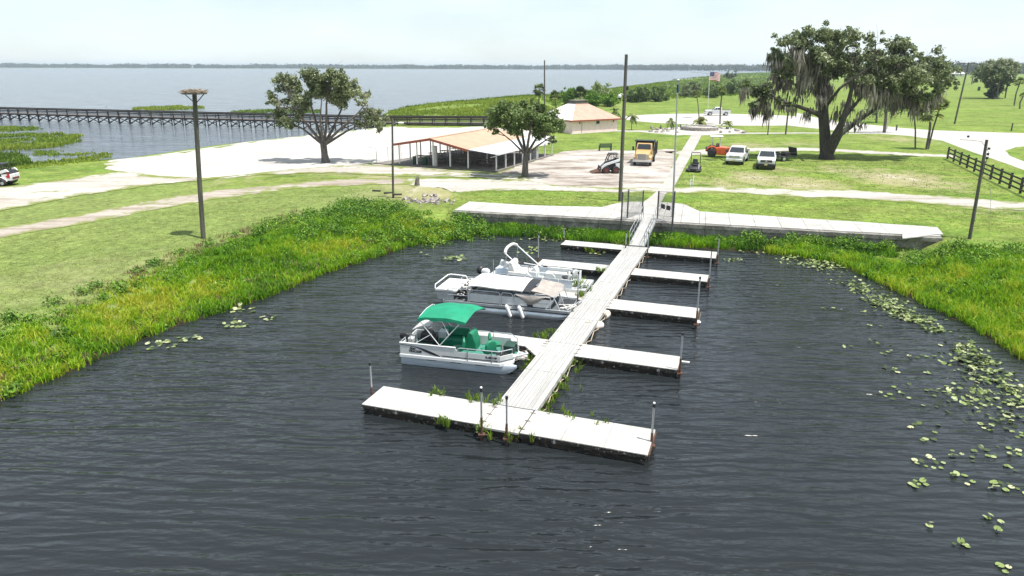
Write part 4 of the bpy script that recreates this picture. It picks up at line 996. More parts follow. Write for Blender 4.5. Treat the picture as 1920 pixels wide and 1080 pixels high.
# raised stern platform with rail
b = MB(); b.bx(-4.0,-2.85,-hy+.02,hy-.02,.98,1.06); b.out('stern_platform', 'white_canvas', B2, bevel=.02)
rail(B2, [(-2.95,-hy+.04,1.05),(-3.0,-hy+.04,1.08),(-3.98,-hy+.04,1.12),(-4.02,-hy+.2,1.28),(-4.02,hy-.2,1.28),(-3.9,hy-.05,1.28),(-3.05,hy-.05,1.26),(-2.95,hy-.05,1.06)], .03, m='white')
b = MB(); b.bx(-3.9,-3.0,-hy+.1,-hy+.14,.55,.95); b.bx(-3.4,-3.1,-hy+.12,-.2,.55,.95); b.out('stern_locker', 'alu', B2, smooth=False)
outboard(B2, -3.6, 0, .6, 'black', .8)
b = MB()
for k in range(26):
    x, y, z = random.uniform(-2.85,-2.05), random.uniform(-1,.9), random.uniform(.75,1.25); a = random.uniform(0,3.1)
    b.tube([(x,y,z),(x+.22*math.cos(a),y+.22*math.sin(a),z+random.uniform(-.08,.12)),(x+.4*math.cos(a+.5),y+.4*math.sin(a+.5),z)], random.uniform(.025,.06), 6)
b.out('tackle', 'white_dirty', B2)
b = MB()
for k in range(8): b.box((random.uniform(-2.8,-2.1), random.uniform(-1,.9), random.uniform(.62,1.05)), (.3,.2,.2), rz=random.uniform(0,3))
b.out('gear_box', 'black', B2, bevel=.02)
b = MB(); b.bx(-2.0,.9,-.95,-.45,.52,.95); b.bx(-2.0,.9,.45,.95,.52,.95); b.out('bench', 'grey_vinyl', B2, bevel=.04)
# flat top, black band, sagging beige cover
def cov(a, c): return (-2.15+2.85*a, (c*2-1)*(hy+.03)-.02, 1.52-.07*abs(2*c-1)**3+.018*math.sin(a*9)+.02*math.sin(a*4+c*6)-.05*a)
b = MB(); b.grid(cov, 20, 12, .05); b.out('flat_top', 'white_canvas', B2)
def cov2(a, c): q = cov(1, c); return (q[0]+.004+.42*a, q[1], q[2]-.03*a+.005)
b = MB(); b.grid(cov2, 3, 12, .05); b.out('top_band', 'black', B2)
def cov3(a, c):
    y = (c*2-1)*(hy+.02); x = 1.13+1.2*a
    return (x+.12*math.sin(c*3.1), y*(1-.05*a), 1.44-.24*a-.16*math.sin(math.pi*c)*math.sin(math.pi*a)+.09*math.exp(-((a-.75)**2+(c-.6)**2)*18)+.03*math.sin(c*11+a*4))
b = MB(); b.grid(cov3, 16, 16, .02); b.out('bow_cover', 'tan_canvas', B2)
b = MB(); b.grid(lambda a, c: (.35+1.75*a, -hy-.03-.05*math.sin(math.pi*c), 1.2-(.42*math.sin(math.pi*min(1,a*1.15))+.03)*c+.03*math.sin(a*11)*c), 16, 6, .0); b.out('hanging_cover', 'tan_canvas', B2)
for x, sy in ((-2.0,-1),(-2.0,1),(.6,-1),(.6,1),(1.5,1)): rail(B2, [(x,sy*(hy-.04),1.2),(x+.03,sy*(hy-.04),1.5)], .02, 'top_post')
b = MB(); b.bx(2.42,3.05,-.5,.75,.525,.56); b.out('bow_mat', 'black', B2, smooth=False)
b = MB(); b.tube([(2.55,-.85,.58),(3.15,-.75,.66)], .05, 8); b.tube([(2.4,-.4,.6),(3.2,-.3,.63)], .03, 6); b.tube([(2.9,-.95,.56),(3.3,-.6,.7),(3.0,-.3,.62)], .04, 6); b.out('bow_motor', 'white_dirty', B2)
b = MB()
for k in range(9): b.tube([(random.uniform(2.6,3.2), random.uniform(-1,-.5), .56),(random.uniform(2.6,3.3), random.uniform(-1,-.4), random.uniform(.6,.8))], .025, 6)
b.out('tackle', 'white_dirty', B2)
b = MB(); b.tube([(2.95,-1.,.5),(3.25,.2,.62),(3.35,1.0,.5)], .03, 6); b.out('bow_rail', 'alu', B2)

# --- open boat with the canopy folded up
B3 = thing('pontoon_boat', 'white open pontoon boat with its white canopy folded up on an arch', 'boat', DK0(-3.75, 16.95, 0), D_RZ+R(.5), 'pontoon boats moored at the floating dock')
hx, hy = 2.95, 1.05
for y in (-hy+.3, hy-.3): pontoon(B3, -hx, hx, y, .3, .12, 'alu')
b = MB(); b.bx(-hx-.2, hx-.15, -hy, hy, .44, .52); b.out('deck', 'grey_vinyl', B3, smooth=False)
wall_run([(-hx-.22,-hy-.02),(hx-.13,-hy-.02),(hx-.13,hy+.02),(-hx-.22,hy+.02)], .38, .55, .04).out('rub_rail', 'alu', B3, bevel=.01)
for y0 in (-hy, hy-.04):
    b = MB(); b.bx(-2.1,2.05,y0,y0+.04,.56,1.0); b.out('side_panel', 'hull', B3)
    b = MB(); b.bx(-2.15,2.1,y0-.01,y0+.05,1.0,1.04); b.out('gunwale', 'alu', B3, bevel=.01)
b = MB(); b.bx(2.06,2.1,.1,hy-.05,.56,1.05); b.out('bow_panel', 'white', B3)
for sy, xs_ in ((1, (-.2,.75)), (-1, (.1,1.1))):
    x0, x1 = xs_; y = sy*(hy-.03); rail(B3, [(x0,y,1.0),(x0,y,1.22),(x0+.1,y,1.3),(x1-.15,y,1.28),(x1,y,1.15),(x1,y,1.0)], .028, m='white')
for x in (-1.6,-.6,.4,1.3): rail(B3, [(x,-hy-.02,.5),(x,-hy-.02,1.02)], .024, 'stanchion', 'white')
# folded bimini: thick padded arch leaning aft
yy = [-1,-.98,-.9,-.7,-.35,0,.35,.7,.9,.98,1]
arch = [(-1.75-.1*(1-abs(t)**4), t*(hy-.03), 2.2+.2*(1-abs(t)**3.2)) for t in yy]
b = MB(); b.tube(arch, [.05]+[.085]*9+[.05], 10); b.out('folded_canopy', 'white_canvas', B3)
for sy in (-1, 1):
    y = sy*(hy-.03); rail(B3, [(-1.75,y,2.2),(-1.,y,1.6),(-.25,y,1.02)], .035, 'canopy_pole', 'white'); rail(B3, [(-1.7,y,2.1),(-1.75,y,1.35)], .014, 'canopy_pole', 'alu')
rail(B3, [(-1.5,hy-.05,1.2),(-.3,hy-.05,1.1)], .025, m='white')
b = MB(); b.bx(-1.9,-.75,-.2,.95,.52,.95); b.ext([(-1.95,.95),(-1.5,.95),(-1.65,1.45),(-1.85,1.5)], -.15,.9); b.out('helm_seat', 'white_canvas', B3, bevel=.05)
b = MB(); b.bx(-.55,-.1,-.5,.1,.52,1.15); b.ext([(-.5,1.15),(-.1,1.15),(-.2,1.38),(-.28,1.4)], -.45,.05); b.out('console', 'white', B3, bevel=.03)
b = MB(); b.box((-.42,.3,1.2), (.06,.3,.28), ry=R(30)); b.box((-1.3,.4,1.35), (.35,.08,.1), rz=.7); b.out('dash', 'black', B3, bevel=.02)
b = MB(); b.tube([(-.62,-.2+.18*math.cos(a),1.2+.18*math.sin(a)) for a in np.linspace(0,6.28,15)], .018, 6); b.out('steering_wheel', 'black', B3)
b = MB(); b.bx(.1,1.6,.5,1.0,.52,.9); b.bx(.1,1.6,.88,1.0,.9,1.12); b.out('bench', 'grey_vinyl', B3, bevel=.05)
b = MB(); b.bx(.2,1.3,-.98,-.55,.52,.9); b.out('bench', 'grey_vinyl', B3, bevel=.05)
seat(B3, 1.5, -.3, .52, R(190), 'white_canvas', .9); seat(B3, 1.75, .35, .52, R(150), 'grey_vinyl', .9)
b = MB(); b.sph((1.5,-.32,.98), (.22,.2,.06), 10, 6); b.box((1.72,.1,1.1), (.4,.14,.1), rz=.4); b.bx(1.2,1.4,-.8,-.5,.55,.85); b.out('tackle', 'black', B3, bevel=.02)
b = MB(); b.bx(2.2,2.75,-.55,.25,.55,.72); b.out('bow_box', 'white_dirty', B3, bevel=.03)
b = MB()
for k in range(9): b.tube([(random.uniform(1.9,2.8), random.uniform(-.95,-.3), .55),(random.uniform(1.9,2.9), random.uniform(-.9,-.2), random.uniform(.6,.9))], .03, 6)
b.out('gear', 'alu', B3)
outboard(B3, -hx-.25, -.2, .62, 'white', .8)
b = MB(); b.sph((-hx-.62,-.1,.86), (.24,.26,.26), 12, 8); b.out('motor_cover', 'black', B3)
b = MB(); b.bx(-2.75,-1.95,-.95,-.1,.53,.6); b.bx(-2.8,-2.0,.2,.9,.53,.95); b.out('stern_locker', 'hull', B3, bevel=.02)
b = MB(); b.sph((-1.75,-.7,.78), (.2,.2,.14), 10, 6); b.box((-2.2,.1,1.3), (.5,.35,.3), rz=.3, ry=.4); b.out('stern_gear', 'grey_vinyl', B3, bevel=.04)
b = MB(); b.tube([(-2.5,-.9,.6),(-2.5,-.9,1.75)], .02, 6); b.out('pole_light', 'galv', B3)
# ---------------------------------------------------------------- picnic shelter
pf = P(930, 323); pl_ = P(700, 307.5); pdv = (pf-pl_).normalized(); p_rz = math.atan2(pdv.y, pdv.x)
PV = thing('picnic_shelter', 'open picnic shelter with orange gable roof, white awning and thin white columns', 'shelter', pf, p_rz)
pinv = (Matrix.Translation(pf) @ Matrix.Rotation(p_rz, 4, 'Z')).inverted()
def pl(u, v): q = pinv @ P(u, v); return q.x, q.y
SD = 17.2                                                       # depth
b = MB(); b.add([(-15.9,0,.0),(.1,0,.0),(.1,SD,.0),(-13,SD,.0)]+[(-15.9,0,.12),(.1,0,.12),(.1,SD,.12),(-13,SD,.12)], [(3,2,1,0),(4,5,6,7),(0,1,5,4),(1,2,6,5),(2,3,7,6),(3,0,4,7)]); b.out('floor_slab', 'slab', PV, smooth=False)
fx = [pl(747,311)[0], pl(779,313.5)[0], pl(812,315)[0], pl(844,317)[0], pl(878.5,319)[0]]
xl, xr_, xm_ = fx[0]-.5, fx[4]+.2, fx[2]-.1
HR, HE, HL = 3.25, 2.25, 2.45                                      # ridge and eave heights
RD = 16.6
np_ = 9
for k in range(np_):
    y0, y1 = -.35+k*RD/np_, -.35+(k+1)*RD/np_-.012
    for (xa, za), (xb, zb) in (((xl,HL),(xm_,HR)), ((xm_,HR),(xr_,HE))):
        b = MB(); b.add([(xa,y0,za),(xb,y0,zb),(xb,y1,zb),(xa,y1,za),(xa,y0,za+.06),(xb,y0,zb+.06),(xb,y1,zb+.06),(xa,y1,za+.06)],
              [(3,2,1,0),(4,5,6,7),(0,1,5,4),(1,2,6,5),(2,3,7,6),(3,0,4,7)]); b.out('roof_panel', 'roof_orange', PV, smooth=False)
b = MB()
for (xa, za), (xb, zb) in (((xl-.02,HL),(xm_,HR)), ((xm_,HR),(xr_+.02,HE))):
    b.add([(xa,-.42,za-.2),(xb,-.42,zb-.2),(xb,-.36,zb-.2),(xa,-.36,za-.2),(xa,-.42,za+.07),(xb,-.42,zb+.07),(xb,-.36,zb+.07),(xa,-.36,za+.07)], [(3,2,1,0),(4,5,6,7),(0,1,5,4),(1,2,6,5),(2,3,7,6),(3,0,4,7)])
b.out('gable_fascia', 'roof_edge', PV, smooth=False)
MB().box((xm_, RD/2-.35, HR+.075), (.3, RD, .04)).out('ridge_cap', 'roof_orange', PV, smooth=False)
for k in range(7):
    y0, y1 = -.2+k*17.2/7, -.2+(k+1)*17.2/7-.015
    b = MB(); xa, za, xb, zb = xr_+.02, HE+.0, .15, 1.88
    b.add([(xa,y0,za),(xb,y0,zb),(xb,y1,zb),(xa,y1,za),(xa,y0,za+.05),(xb,y0,zb+.05),(xb,y1,zb+.05),(xa,y1,za+.05)], [(3,2,1,0),(4,5,6,7),(0,1,5,4),(1,2,6,5),(2,3,7,6),(3,0,4,7)])
    b.out('awning_panel', 'tin', PV, smooth=False)
b = MB(); b.bx(.16,.26,-.25,17.0,1.8,1.92); b.out('gutter', 'white', PV, smooth=False)
b = MB(); b.tube([(.2,-.1,1.82),(-.05,-.12,1.7),(-.6,-.12,1.55)], .05, 8); b.out('downpipe', 'white', PV)
def zr(x): return HL+(HR-HL)*(x-xl)/(xm_-xl) if x < xm_ else HR+(HE-HR)*(x-xm_)/(xr_-xm_)
colm = MB().bx(-.06,.06,-.06,.06,.1,1).out('column', 'white', PV, smooth=False); colm.scale.z = zr(fx[0])-.02; colm.location = (fx[0],.15,0)
def column(x, y, h): shared('column', colm.data, PV, (x,y,0), scale=(1,1,h-.02))
for x in fx[1:]: column(x, .15, zr(x))
column(-.02, .12, 1.88)
for k in range(1, 8):
    y = .15+k*2.35
    column(-.0, y, 1.88)
    if k < 7: column(fx[0], y, zr(fx[0])); column(fx[4], y, zr(fx[4])) if k in (2,4,6) else None
    if k in (3,6): column(fx[2], y, zr(fx[2])); column(fx[1], y, zr(fx[1]))
b = MB(); b.tube([(pl(820,312)[0], .9, .1), (pl(820,312)[0], .9, 2.35)], .3, 14); b.out('drum_column', 'white_dirty', PV)
b = MB()
for x in fx: b.box((x, RD/2-.3, zr(x)-.1), (.1, RD-.3, .14))
b.out('rafter', 'roof_edge', PV, smooth=False)
def picnic_table(x, y, rz, label, z=.12, m='table_grey'):
    q = (Matrix.Translation(pf) @ Matrix.Rotation(p_rz, 4, 'Z')) @ Vector((x, y, z))
    r = thing('picnic_table', label, 'table', q, p_rz+rz, 'picnic tables in the shelter')
    MB().bx(-.95,.95,-.38,.38,.72,.77).out('tabletop', m, r, smooth=False)
    for sy in (-1, 1): MB().bx(-.95,.95,sy*.72-.13,sy*.72+.13,.42,.46).out('seat', m, r, smooth=False)
    for sx in (-.65,.65):
        b = MB(); b.tube([(sx,-.72,.42),(sx,.72,.42)], .03, 6); b.tube([(sx,-.6,.0),(sx,-.25,.72)], .03, 6); b.tube([(sx,.6,.0),(sx,.25,.72)], .03, 6); b.out('leg', m, r)
tl = 'grey picnic table standing in the shade of the orange roofed shelter'
for i in range(4):
    for j in range(5): picnic_table(-11+i*2.9, 3.2+j*2.9, 0, tl)
def trash_can(x, y, label):
    q = (Matrix.Translation(pf) @ Matrix.Rotation(p_rz, 4, 'Z')) @ Vector((x, y, .12))
    r = thing('trash_can', label, 'trash can', q)
    MB().tube([(0,0,0),(0,0,.1),(0,0,.85)], [.27,.29,.32], 12).out('bin', 'trash_green', r); MB().tube([(0,0,.855),(0,0,.9)], .335, 12).out('lid', 'trash_green', r)
trash_can(pl(774,311)[0], pl(774,309.5)[1], 'dark green trash can under the left part of the shelter roof')
trash_can(pl(797,311.5)[0], pl(797,311.5)[1], 'dark green trash can beside the white drum column')
# free-standing white frame left of the shelter
q0, q1 = P(706.5, 307), P(728, 303); fr = thing('post_frame', 'thin white post frame at the left end of the shelter slab', 'frame', q0); l = q1-q0
h = ztop(q0, 278)-LAND
for o in (Vector((0,0,0)), l, l*2.2): MB().tube([o, o+Vector((0,0,h))], .05, 8).out('post', 'white', fr)
MB().tube([Vector((-.9,.1,h+.1)), Vector((0,0,h)), l+Vector((0,0,h)), l*2.2+Vector((0,0,h))], .03, 6).out('top_rail', 'white', fr)
p = P(1002, 300); r = thing('utility_cabinet', 'pale grey cabinet at the far right corner of the shelter', 'cabinet', p, p_rz)
MB().bx(-.4,.4,-.35,.35,0,1.25).out('case', 'galv', r, bevel=.02); MB().bx(-.44,.44,-.39,.39,1.255,1.31).out('lid', 'galv', r, smooth=False)

# ---------------------------------------------------------------- pink building
c0 = P(1073, 250.5); c1 = P(1157, 245.5); dv = (c1-c0); bl = dv.length; b_rz = math.atan2(dv.y, dv.x)
PB = thing('pink_building', 'small pink restroom building with salmon hipped roof', 'building', c0, b_rz)
BD, BH = 9.5, ztop(c0, 226)-LAND
b = MB()
b.bx(0, bl, 0, .2, 0, BH); b.out('front_wall', 'pink_wall', PB, smooth=False)
b = MB(); b.bx(0,.2,.21,BD,0,BH); b.out('side_wall', 'pink_wall', PB, smooth=False); b = MB(); b.bx(bl-.2,bl,.21,BD,0,BH); b.out('side_wall', 'pink_wall', PB, smooth=False)
b = MB(); b.bx(.21,bl-.21,BD-.2,BD,0,BH); b.out('back_wall', 'pink_wall', PB, smooth=False)
ov = .45; e = [(-ov,-ov),(bl+ov,-ov),(bl+ov,BD+ov),(-ov,BD+ov)]
tx0, tx1 = bl*.36, bl*.62; ty0, ty1 = BD*.42, BD*.62; HT = ztop(P(1090,247), 201)-LAND+.55
tp = [(tx0,ty0),(tx1,ty0),(tx1,ty1),(tx0,ty1)]
for k in range(4):
    a, c = e[k], e[(k+1) % 4]; ta, tc_ = tp[k], tp[(k+1) % 4]
    b = MB(); b.add([a+(BH+.05,), c+(BH+.05,), tc_+(HT,), ta+(HT,), a+(BH-.04,), c+(BH-.04,), tc_+(HT-.09,), ta+(HT-.09,)], [(0,1,2,3),(7,6,5,4),(0,4,5,1),(1,5,6,2),(2,6,7,3),(3,7,4,0)])
    b.out('roof', 'roof_pale' if k == 3 else 'roof_pink', PB, smooth=False)  # left slope takes the colour with the painted sky glare
b = MB(); b.bx(tx0-.15,tx1+.15,ty0-.15,ty1+.15,HT,HT+.1); b.bx(tx0+.1,tx1-.1,ty0+.1,ty1-.1,HT+.1,HT+.45); b.bx(tx0-.1,tx1+.1,ty0-.1,ty1+.1,HT+.45,HT+.55); b.out('roof_vent', 'slab', PB, smooth=False)
b = MB()
for a, c in zip(e, e[1:]+e[:1]):
    a3, c3 = Vector(a+(0,)), Vector(c+(0,)); d = (c3-a3).normalized(); q = Vector((d.y,-d.x,0))*.05
    b.add([a3+Vector((0,0,BH-.2)), c3+Vector((0,0,BH-.2)), c3+q+Vector((0,0,BH-.2)), a3+q+Vector((0,0,BH-.2)), a3+Vector((0,0,BH+.04)), c3+Vector((0,0,BH+.04)), c3+q+Vector((0,0,BH+.04)), a3+q+Vector((0,0,BH+.04))], [(3,2,1,0),(4,5,6,7),(0,1,5,4),(1,2,6,5),(2,3,7,6),(3,0,4,7)])
b.out('fascia', 'roof_edge', PB, smooth=False)
wx = bl*.55
fr = MB().bx(wx-.45,wx+.45,-.03,-.001,1.35,2.05).out('window', 'white', PB, smooth=False)
MB().bx(wx-.36,wx+.36,-.06,-.032,1.45,1.98).out('pane', 'glass', fr, smooth=False); MB().bx(wx-.5,wx+.5,-.12,-.032,1.26,1.345).out('sill', 'white', fr, smooth=False)
MB().tube([(bl*.2,-.06,0),(bl*.2,-.06,BH-.25)], .05, 8).out('downpipe', 'galv', PB)
MB().bx(-.04,-.001,2.5,3.5,0,2.1).out('door', 'table_grey', PB, smooth=False)
MB().bx(-.9,bl+.6,-.9,-.25,0,.06).out('step', 'concrete', PB, smooth=False)
for k in (.15,.9): MB().box((bl*k,-.08,BH-.45), (.16,.14,.3)).out('wall_lamp', 'roof_edge', PB, smooth=False)

# ---------------------------------------------------------------- boardwalk pier
def pier(name, label, a, c, deck, bay, ground_z=None, wid=2.4):
    d = c-a; Ln = d.length; rz = math.atan2(d.y, d.x); r = thing(name, label, 'pier', (a.x, a.y, 0), rz)
    n = int(Ln/bay); st = Ln/n
    pile = MB().tube([(0,0,-1.4),(0,0,deck+1.1)], .11, 7).out('piling', 'pier_wood', r); pile.location = (0,0,0)
    cap = MB().bx(-.09,.09,-.35,wid+.35,deck-.42,deck-.2).out('cap_beam', 'pier_wood', r, smooth=False)
    brace = MB(); z0, z1 = .15, deck-.35
    brace.tube([(.12,0,z0),(.12,wid,z1)], .09, 4); brace.tube([(-.12,wid,z0),(-.12,0,z1)], .09, 4); br = brace.out('cross_brace', 'pier_wood', r, smooth=False)
    lb = MB(); lb.tube([(0,-.14,z0+.1),(st,-.14,z1)], .09, 4); lbo = lb.out('side_brace', 'pier_wood', r, smooth=False)
    rl = []
    for zz in (1.06,.72,.38): rl.append(MB().bx(.01, st-.01, -.06, .0, deck+zz-.07, deck+zz+.07).out('rail', 'pier_wood', r, smooth=False))
    caprail = MB().bx(.006, st-.006, -.14,.1, deck+1.14, deck+1.18).out('rail_cap', 'pier_deck', r, smooth=False)
    bal = MB()
    for k in range(1, 14): bal.bx(k*st/14-.02, k*st/14+.02, .002,.03, deck+.05, deck+1.1)
    plank = MB()
    for k in range(16): plank.bx(k*st/16+.006, (k+1)*st/16-.006, -.2, wid+.2, deck-.05, deck)
    pk = plank.out('deck_boards', 'pier_deck', r, smooth=False); tag(pk, kind='stuff')
    fas = MB().bx(0, st, -.24,-.205, deck-.3, deck-.02).out('stringer', 'pier_wood', r, smooth=False)
    for i in range(n+1):
        x = i*st
        if i: shared('piling', pile.data, r, (x,-.1,0)); shared('cap_beam', cap.data, r, (x,0,0)); shared('cross_brace', br.data, r, (x,0,0))
        else: pile.location.y = -.1
        shared('piling', pile.data, r, (x,wid+.1,0))
        if i < n:
            if i:
                for o in rl: shared('rail', o.data, r, (x,-.24,0))
                shared('rail_cap', caprail.data, r, (x,-.24,0)); tag(shared('deck_boards', pk.data, r, (x,0,0)), kind='stuff'); shared('stringer', fas.data, r, (x,0,0))
                if True: shared('side_brace', lbo.data, r, (x,0,0))
            for o in rl: shared('rail', o.data, r, (x,wid+.3,0))
            shared('rail_cap', caprail.data, r, (x,wid+.3,0))
    for o in rl+[caprail]: o.location.y = -.24
    return r
pa, pb, pc = P(0, 225.5, 0), P(690, 246, 0), P(930, 238.5, .9)
pier('boardwalk_pier', 'long dark wooden pier on cross braced pilings running out over the lake', pb, pb+(pa-pb)*1.25, 1.65, 2.75) if False else None
far_a = pb+(pa-pb)*1.3
pier('boardwalk_pier', 'long dark wooden pier on cross braced pilings running out over the lake', far_a, pb, 1.62, 2.75)
pier('boardwalk_ramp', 'dark wooden boardwalk behind the beach linking the pier to the lawn', pb+Vector((.4,.2,0)), pc, 1.65, 2.4)
pz = P(200,206,1.8)
r, t = pole('signal_mast', 200.5, 207, 199, 196, .05, .04, 'thin mast standing on the far side of the pier', 'galv', z=2.6)

# ---------------------------------------------------------------- rail fence
fpx = [(1776,298),(1789,303),(1802,309),(1815.5,315.5),(1829,322),(1844,328.5),(1858,336),(1874.5,343),(1892,351),(1912,361),(1934,372),(1958,385)]
f0 = P(*fpx[0]); f1 = P(*fpx[-1]); nF = 11
FN = thing('rail_fence', 'black three rail ranch fence on the right lawn', 'fence', f0, math.atan2((f1-f0).y, (f1-f0).x)); fl_ = (f1-f0).length; st = fl_/nF
fpst = MB().bx(-.09,.09,-.09,.09,-.2,1.5).out('post', 'fence_black', FN, smooth=False)
frl = MB().bx(.02,st-.02,-.14,-.095,-.08,.08).out('rail', 'fence_black', FN, smooth=False); frl.location.z = .4
for i in range(nF+1):
    if i: shared('post', fpst.data, FN, (i*st,0,0))
    if i < nF:
        for z in (.4,.85,1.3):
            if i or z > .5: shared('rail', frl.data, FN, (i*st,0,z))

# ---------------------------------------------------------------- vehicles
def wheel(parent, x, y, r_, w, name='wheel', rim='alu', sub=True):
    b = MB(); b.tube([(x,y-w/2,r_),(x,y-w/2+.04,r_),(x,y+w/2-.04,r_),(x,y+w/2,r_)], [r_*.9,r_,r_,r_*.9], 18); o = b.out(name, 'rubber', parent)
    b = MB(); b.cylx((x,y,r_), r_*.58, w+.02, 14); b.out('rim', rim, o); return o
def section_body(profile, wid_fn, ny=5):
    """body from a side outline (x,z) with width varying by height: rounded in plan"""
    rings = []
    for k in range(ny):
        a = -1+2*k/(ny-1); rings.append([(x, a*wid_fn(x, z), z) for x, z in profile])
    return rings
def pickup(name, label, loc, rz, grille='black', bed_open=True, group='white pickup trucks', plate=True, fascia='white'):
    r = thing(name, label, 'pickup truck', loc, rz, group); Wd = 1.0
    # lower body (front towards +x)
    pr = [(-2.85,.48),(2.55,.42),(2.85,.5),(2.9,.78),(2.86,1.1),(2.7,1.2),(1.35,1.27),(-.75,1.27),(-2.85,1.27)]
    wf = lambda x, z: Wd*(1-.1*max(0,(x-2.2)/.7)**2)*(1 if z > .6 else .97)
    b = MB(); b.loft(section_body(pr, wf, 5)); b.out('body', 'white', r, bevel=.03)
    cab = [(-.85,1.275),(1.28,1.275),(.55,1.88),(.2,1.95),(-.6,1.95),(-.8,1.9)]
    b = MB(); b.loft(section_body(cab, lambda x, z: .95-.16*(z-1.27)/.68, 5)); cb = b.out('cab', 'white', r, bevel=.04)
    def on_side(x, z, s): return (x, s*(.957-.16*(z-1.27)/.68), z)
    ws = [(1.24,1.34,.86),(.6,1.84,.74)]
    b = MB(); q = [(1.245,-.84,1.33),(1.245,.84,1.33),(.6,.73,1.86),(.6,-.73,1.86)]; nv = Vector((.56,0,.68))*.012
    b.add([Vector(k)+nv for k in q]+[Vector(k)-nv for k in q], [(0,1,2,3),(7,6,5,4),(0,4,5,1),(1,5,6,2),(2,6,7,3),(3,7,4,0)]); b.out('windscreen', 'glass', r, smooth=False)
    b = MB(); b.bx(-.84,-.815,-.7,.7,1.4,1.82); b.out('rear_window', 'glass', r, smooth=False)
    for s in (-1, 1):
        for xs_ in (((-.7,1.36),(.15,1.36),(.15,1.84),(-.66,1.84)), ((.22,1.36),(1.02,1.36),(.5,1.82),(.22,1.84))):
            b = MB(); v = [on_side(x, z, s) for x, z in xs_]; b.add(v+[(x, y+s*.012, z) for x, y, z in v], [(0,1,2,3),(4,7,6,5),(0,4,5,1),(1,5,6,2),(2,6,7,3),(3,7,4,0)]); b.out('side_window', 'glass', r, smooth=False)
        b = MB(); b.box((1.0, s*1.16, 1.42), (.12,.24,.22)); b.box((1.0, s*1.03, 1.36), (.06,.12,.05)); b.out('mirror', 'black', r, bevel=.02)
        b = MB(); b.box((2.83, s*.77, .98), (.14,.3,.26)); b.out('headlight', 'lamp_lens', r, bevel=.03)
        b = MB(); b.box((-2.85, s*.9, 1.02), (.06,.14,.4)); b.out('tail_light', 'red', r, bevel=.02)
        for x in (1.85,-1.85):
            b = MB(); b.tube([(x+.5*math.cos(a), s*(.985), .42+.5*math.sin(a)) for a in np.linspace(0, math.pi, 9)], .045, 6); b.out('wheel_arch', 'black', r)
            wheel(r, x, s*.87, .4, .28)
        for x in (.2,-.35): b = MB(); b.box((x, s*1.003, 1.12), (.16,.02,.035)); b.out('door_handle', 'chrome', r, smooth=False)
    b = MB(); b.box((2.9,0,.99), (.06,1.2,.3)); b.out('grille', grille, r, bevel=.02)
    b = MB()
    for z in (.9,1.08): b.box((2.935,0,z), (.02,1.1,.03))
    b.out('grille_bar', 'chrome' if grille != 'black' else 'galv', r, smooth=False)
    b = MB(); b.sph((2.94,0,.99), (.02,.13,.06), 10, 6); b.out('badge', 'galv', r)
    b = MB(); b.box((2.92,0,.6), (.16,1.86,.26)); b.out('front_bumper', fascia, r, bevel=.04)
    b = MB(); b.box((2.9,0,.43), (.1,1.7,.14)); b.out('front_valance', 'black', r, bevel=.02)
    if plate: b = MB(); b.box((3.01,0,.62), (.02,.32,.16)); b.out('licence_plate', 'plate', r, smooth=False)
    b = MB(); b.box((-2.93,0,.6), (.16,1.86,.2)); b.out('rear_bumper', 'galv', r, bevel=.03)
    b = MB(); b.bx(-2.72,-.95,-.8,.8,1.272,1.279); b.out('bed_floor', 'black', r, smooth=False)
    b = MB()
    for s in (-1,1): b.box((-1.85, s*.92, 1.3), (1.95,.14,.06))
    b.box((-2.8,0,1.3), (.08,1.7,.06)); b.out('bed_rail', 'black', r, smooth=False)
    return r
pickup('pickup_truck', 'white pickup with pale grille, parked beside the orange machine', P(1382, 304.5), R(-115), 'galv', fascia='white')
pickup('pickup_truck', 'white pickup with black grille and yellow plate, hitched to a black trailer', P(1436, 313), R(-110), 'black', fascia='black')
pickup('pickup_truck', 'white pickup standing side on in the turning circle by the flagpole', P(1344.5, 216.5), R(176), 'black', plate=False)
# trailer
p = P(1463, 301); r = thing('utility_trailer', 'low black trailer with raised ramp beside the white pickup', 'trailer', p, R(14))
b = MB(); b.bx(-1.5,1.5,-.85,.85,.5,.62); b.out('bed', 'black', r, bevel=.02)
b = MB()
for x0, x1 in ((-1.5,1.5),): 
    for y in (-.85,.85): b.tube([(x0,y,.62),(x0,y,1.0),(x1,y,1.0),(x1,y,.62)], .035, 6)
b.out('side_rail', 'black', r)
b = MB(); b.box((1.6,0,1.1), (.08,1.6,1.0), ry=R(-12)); b.out('ramp', 'black', r, smooth=False)
for y in (-.95,.95): wheel(r, -.2, y, .32, .22)
b = MB(); b.tube([(-1.5,-.5,.55),(-2.5,0,.5),(-1.5,.5,.55)], .05, 6); b.out('drawbar', 'black', r)
b = MB(); b.box((.6,.0,.85), (.7,.9,.45)); b.sph((-.4,.1,.85), (.35,.4,.25), 8, 6); b.out('load', 'rubber', r, bevel=.05)

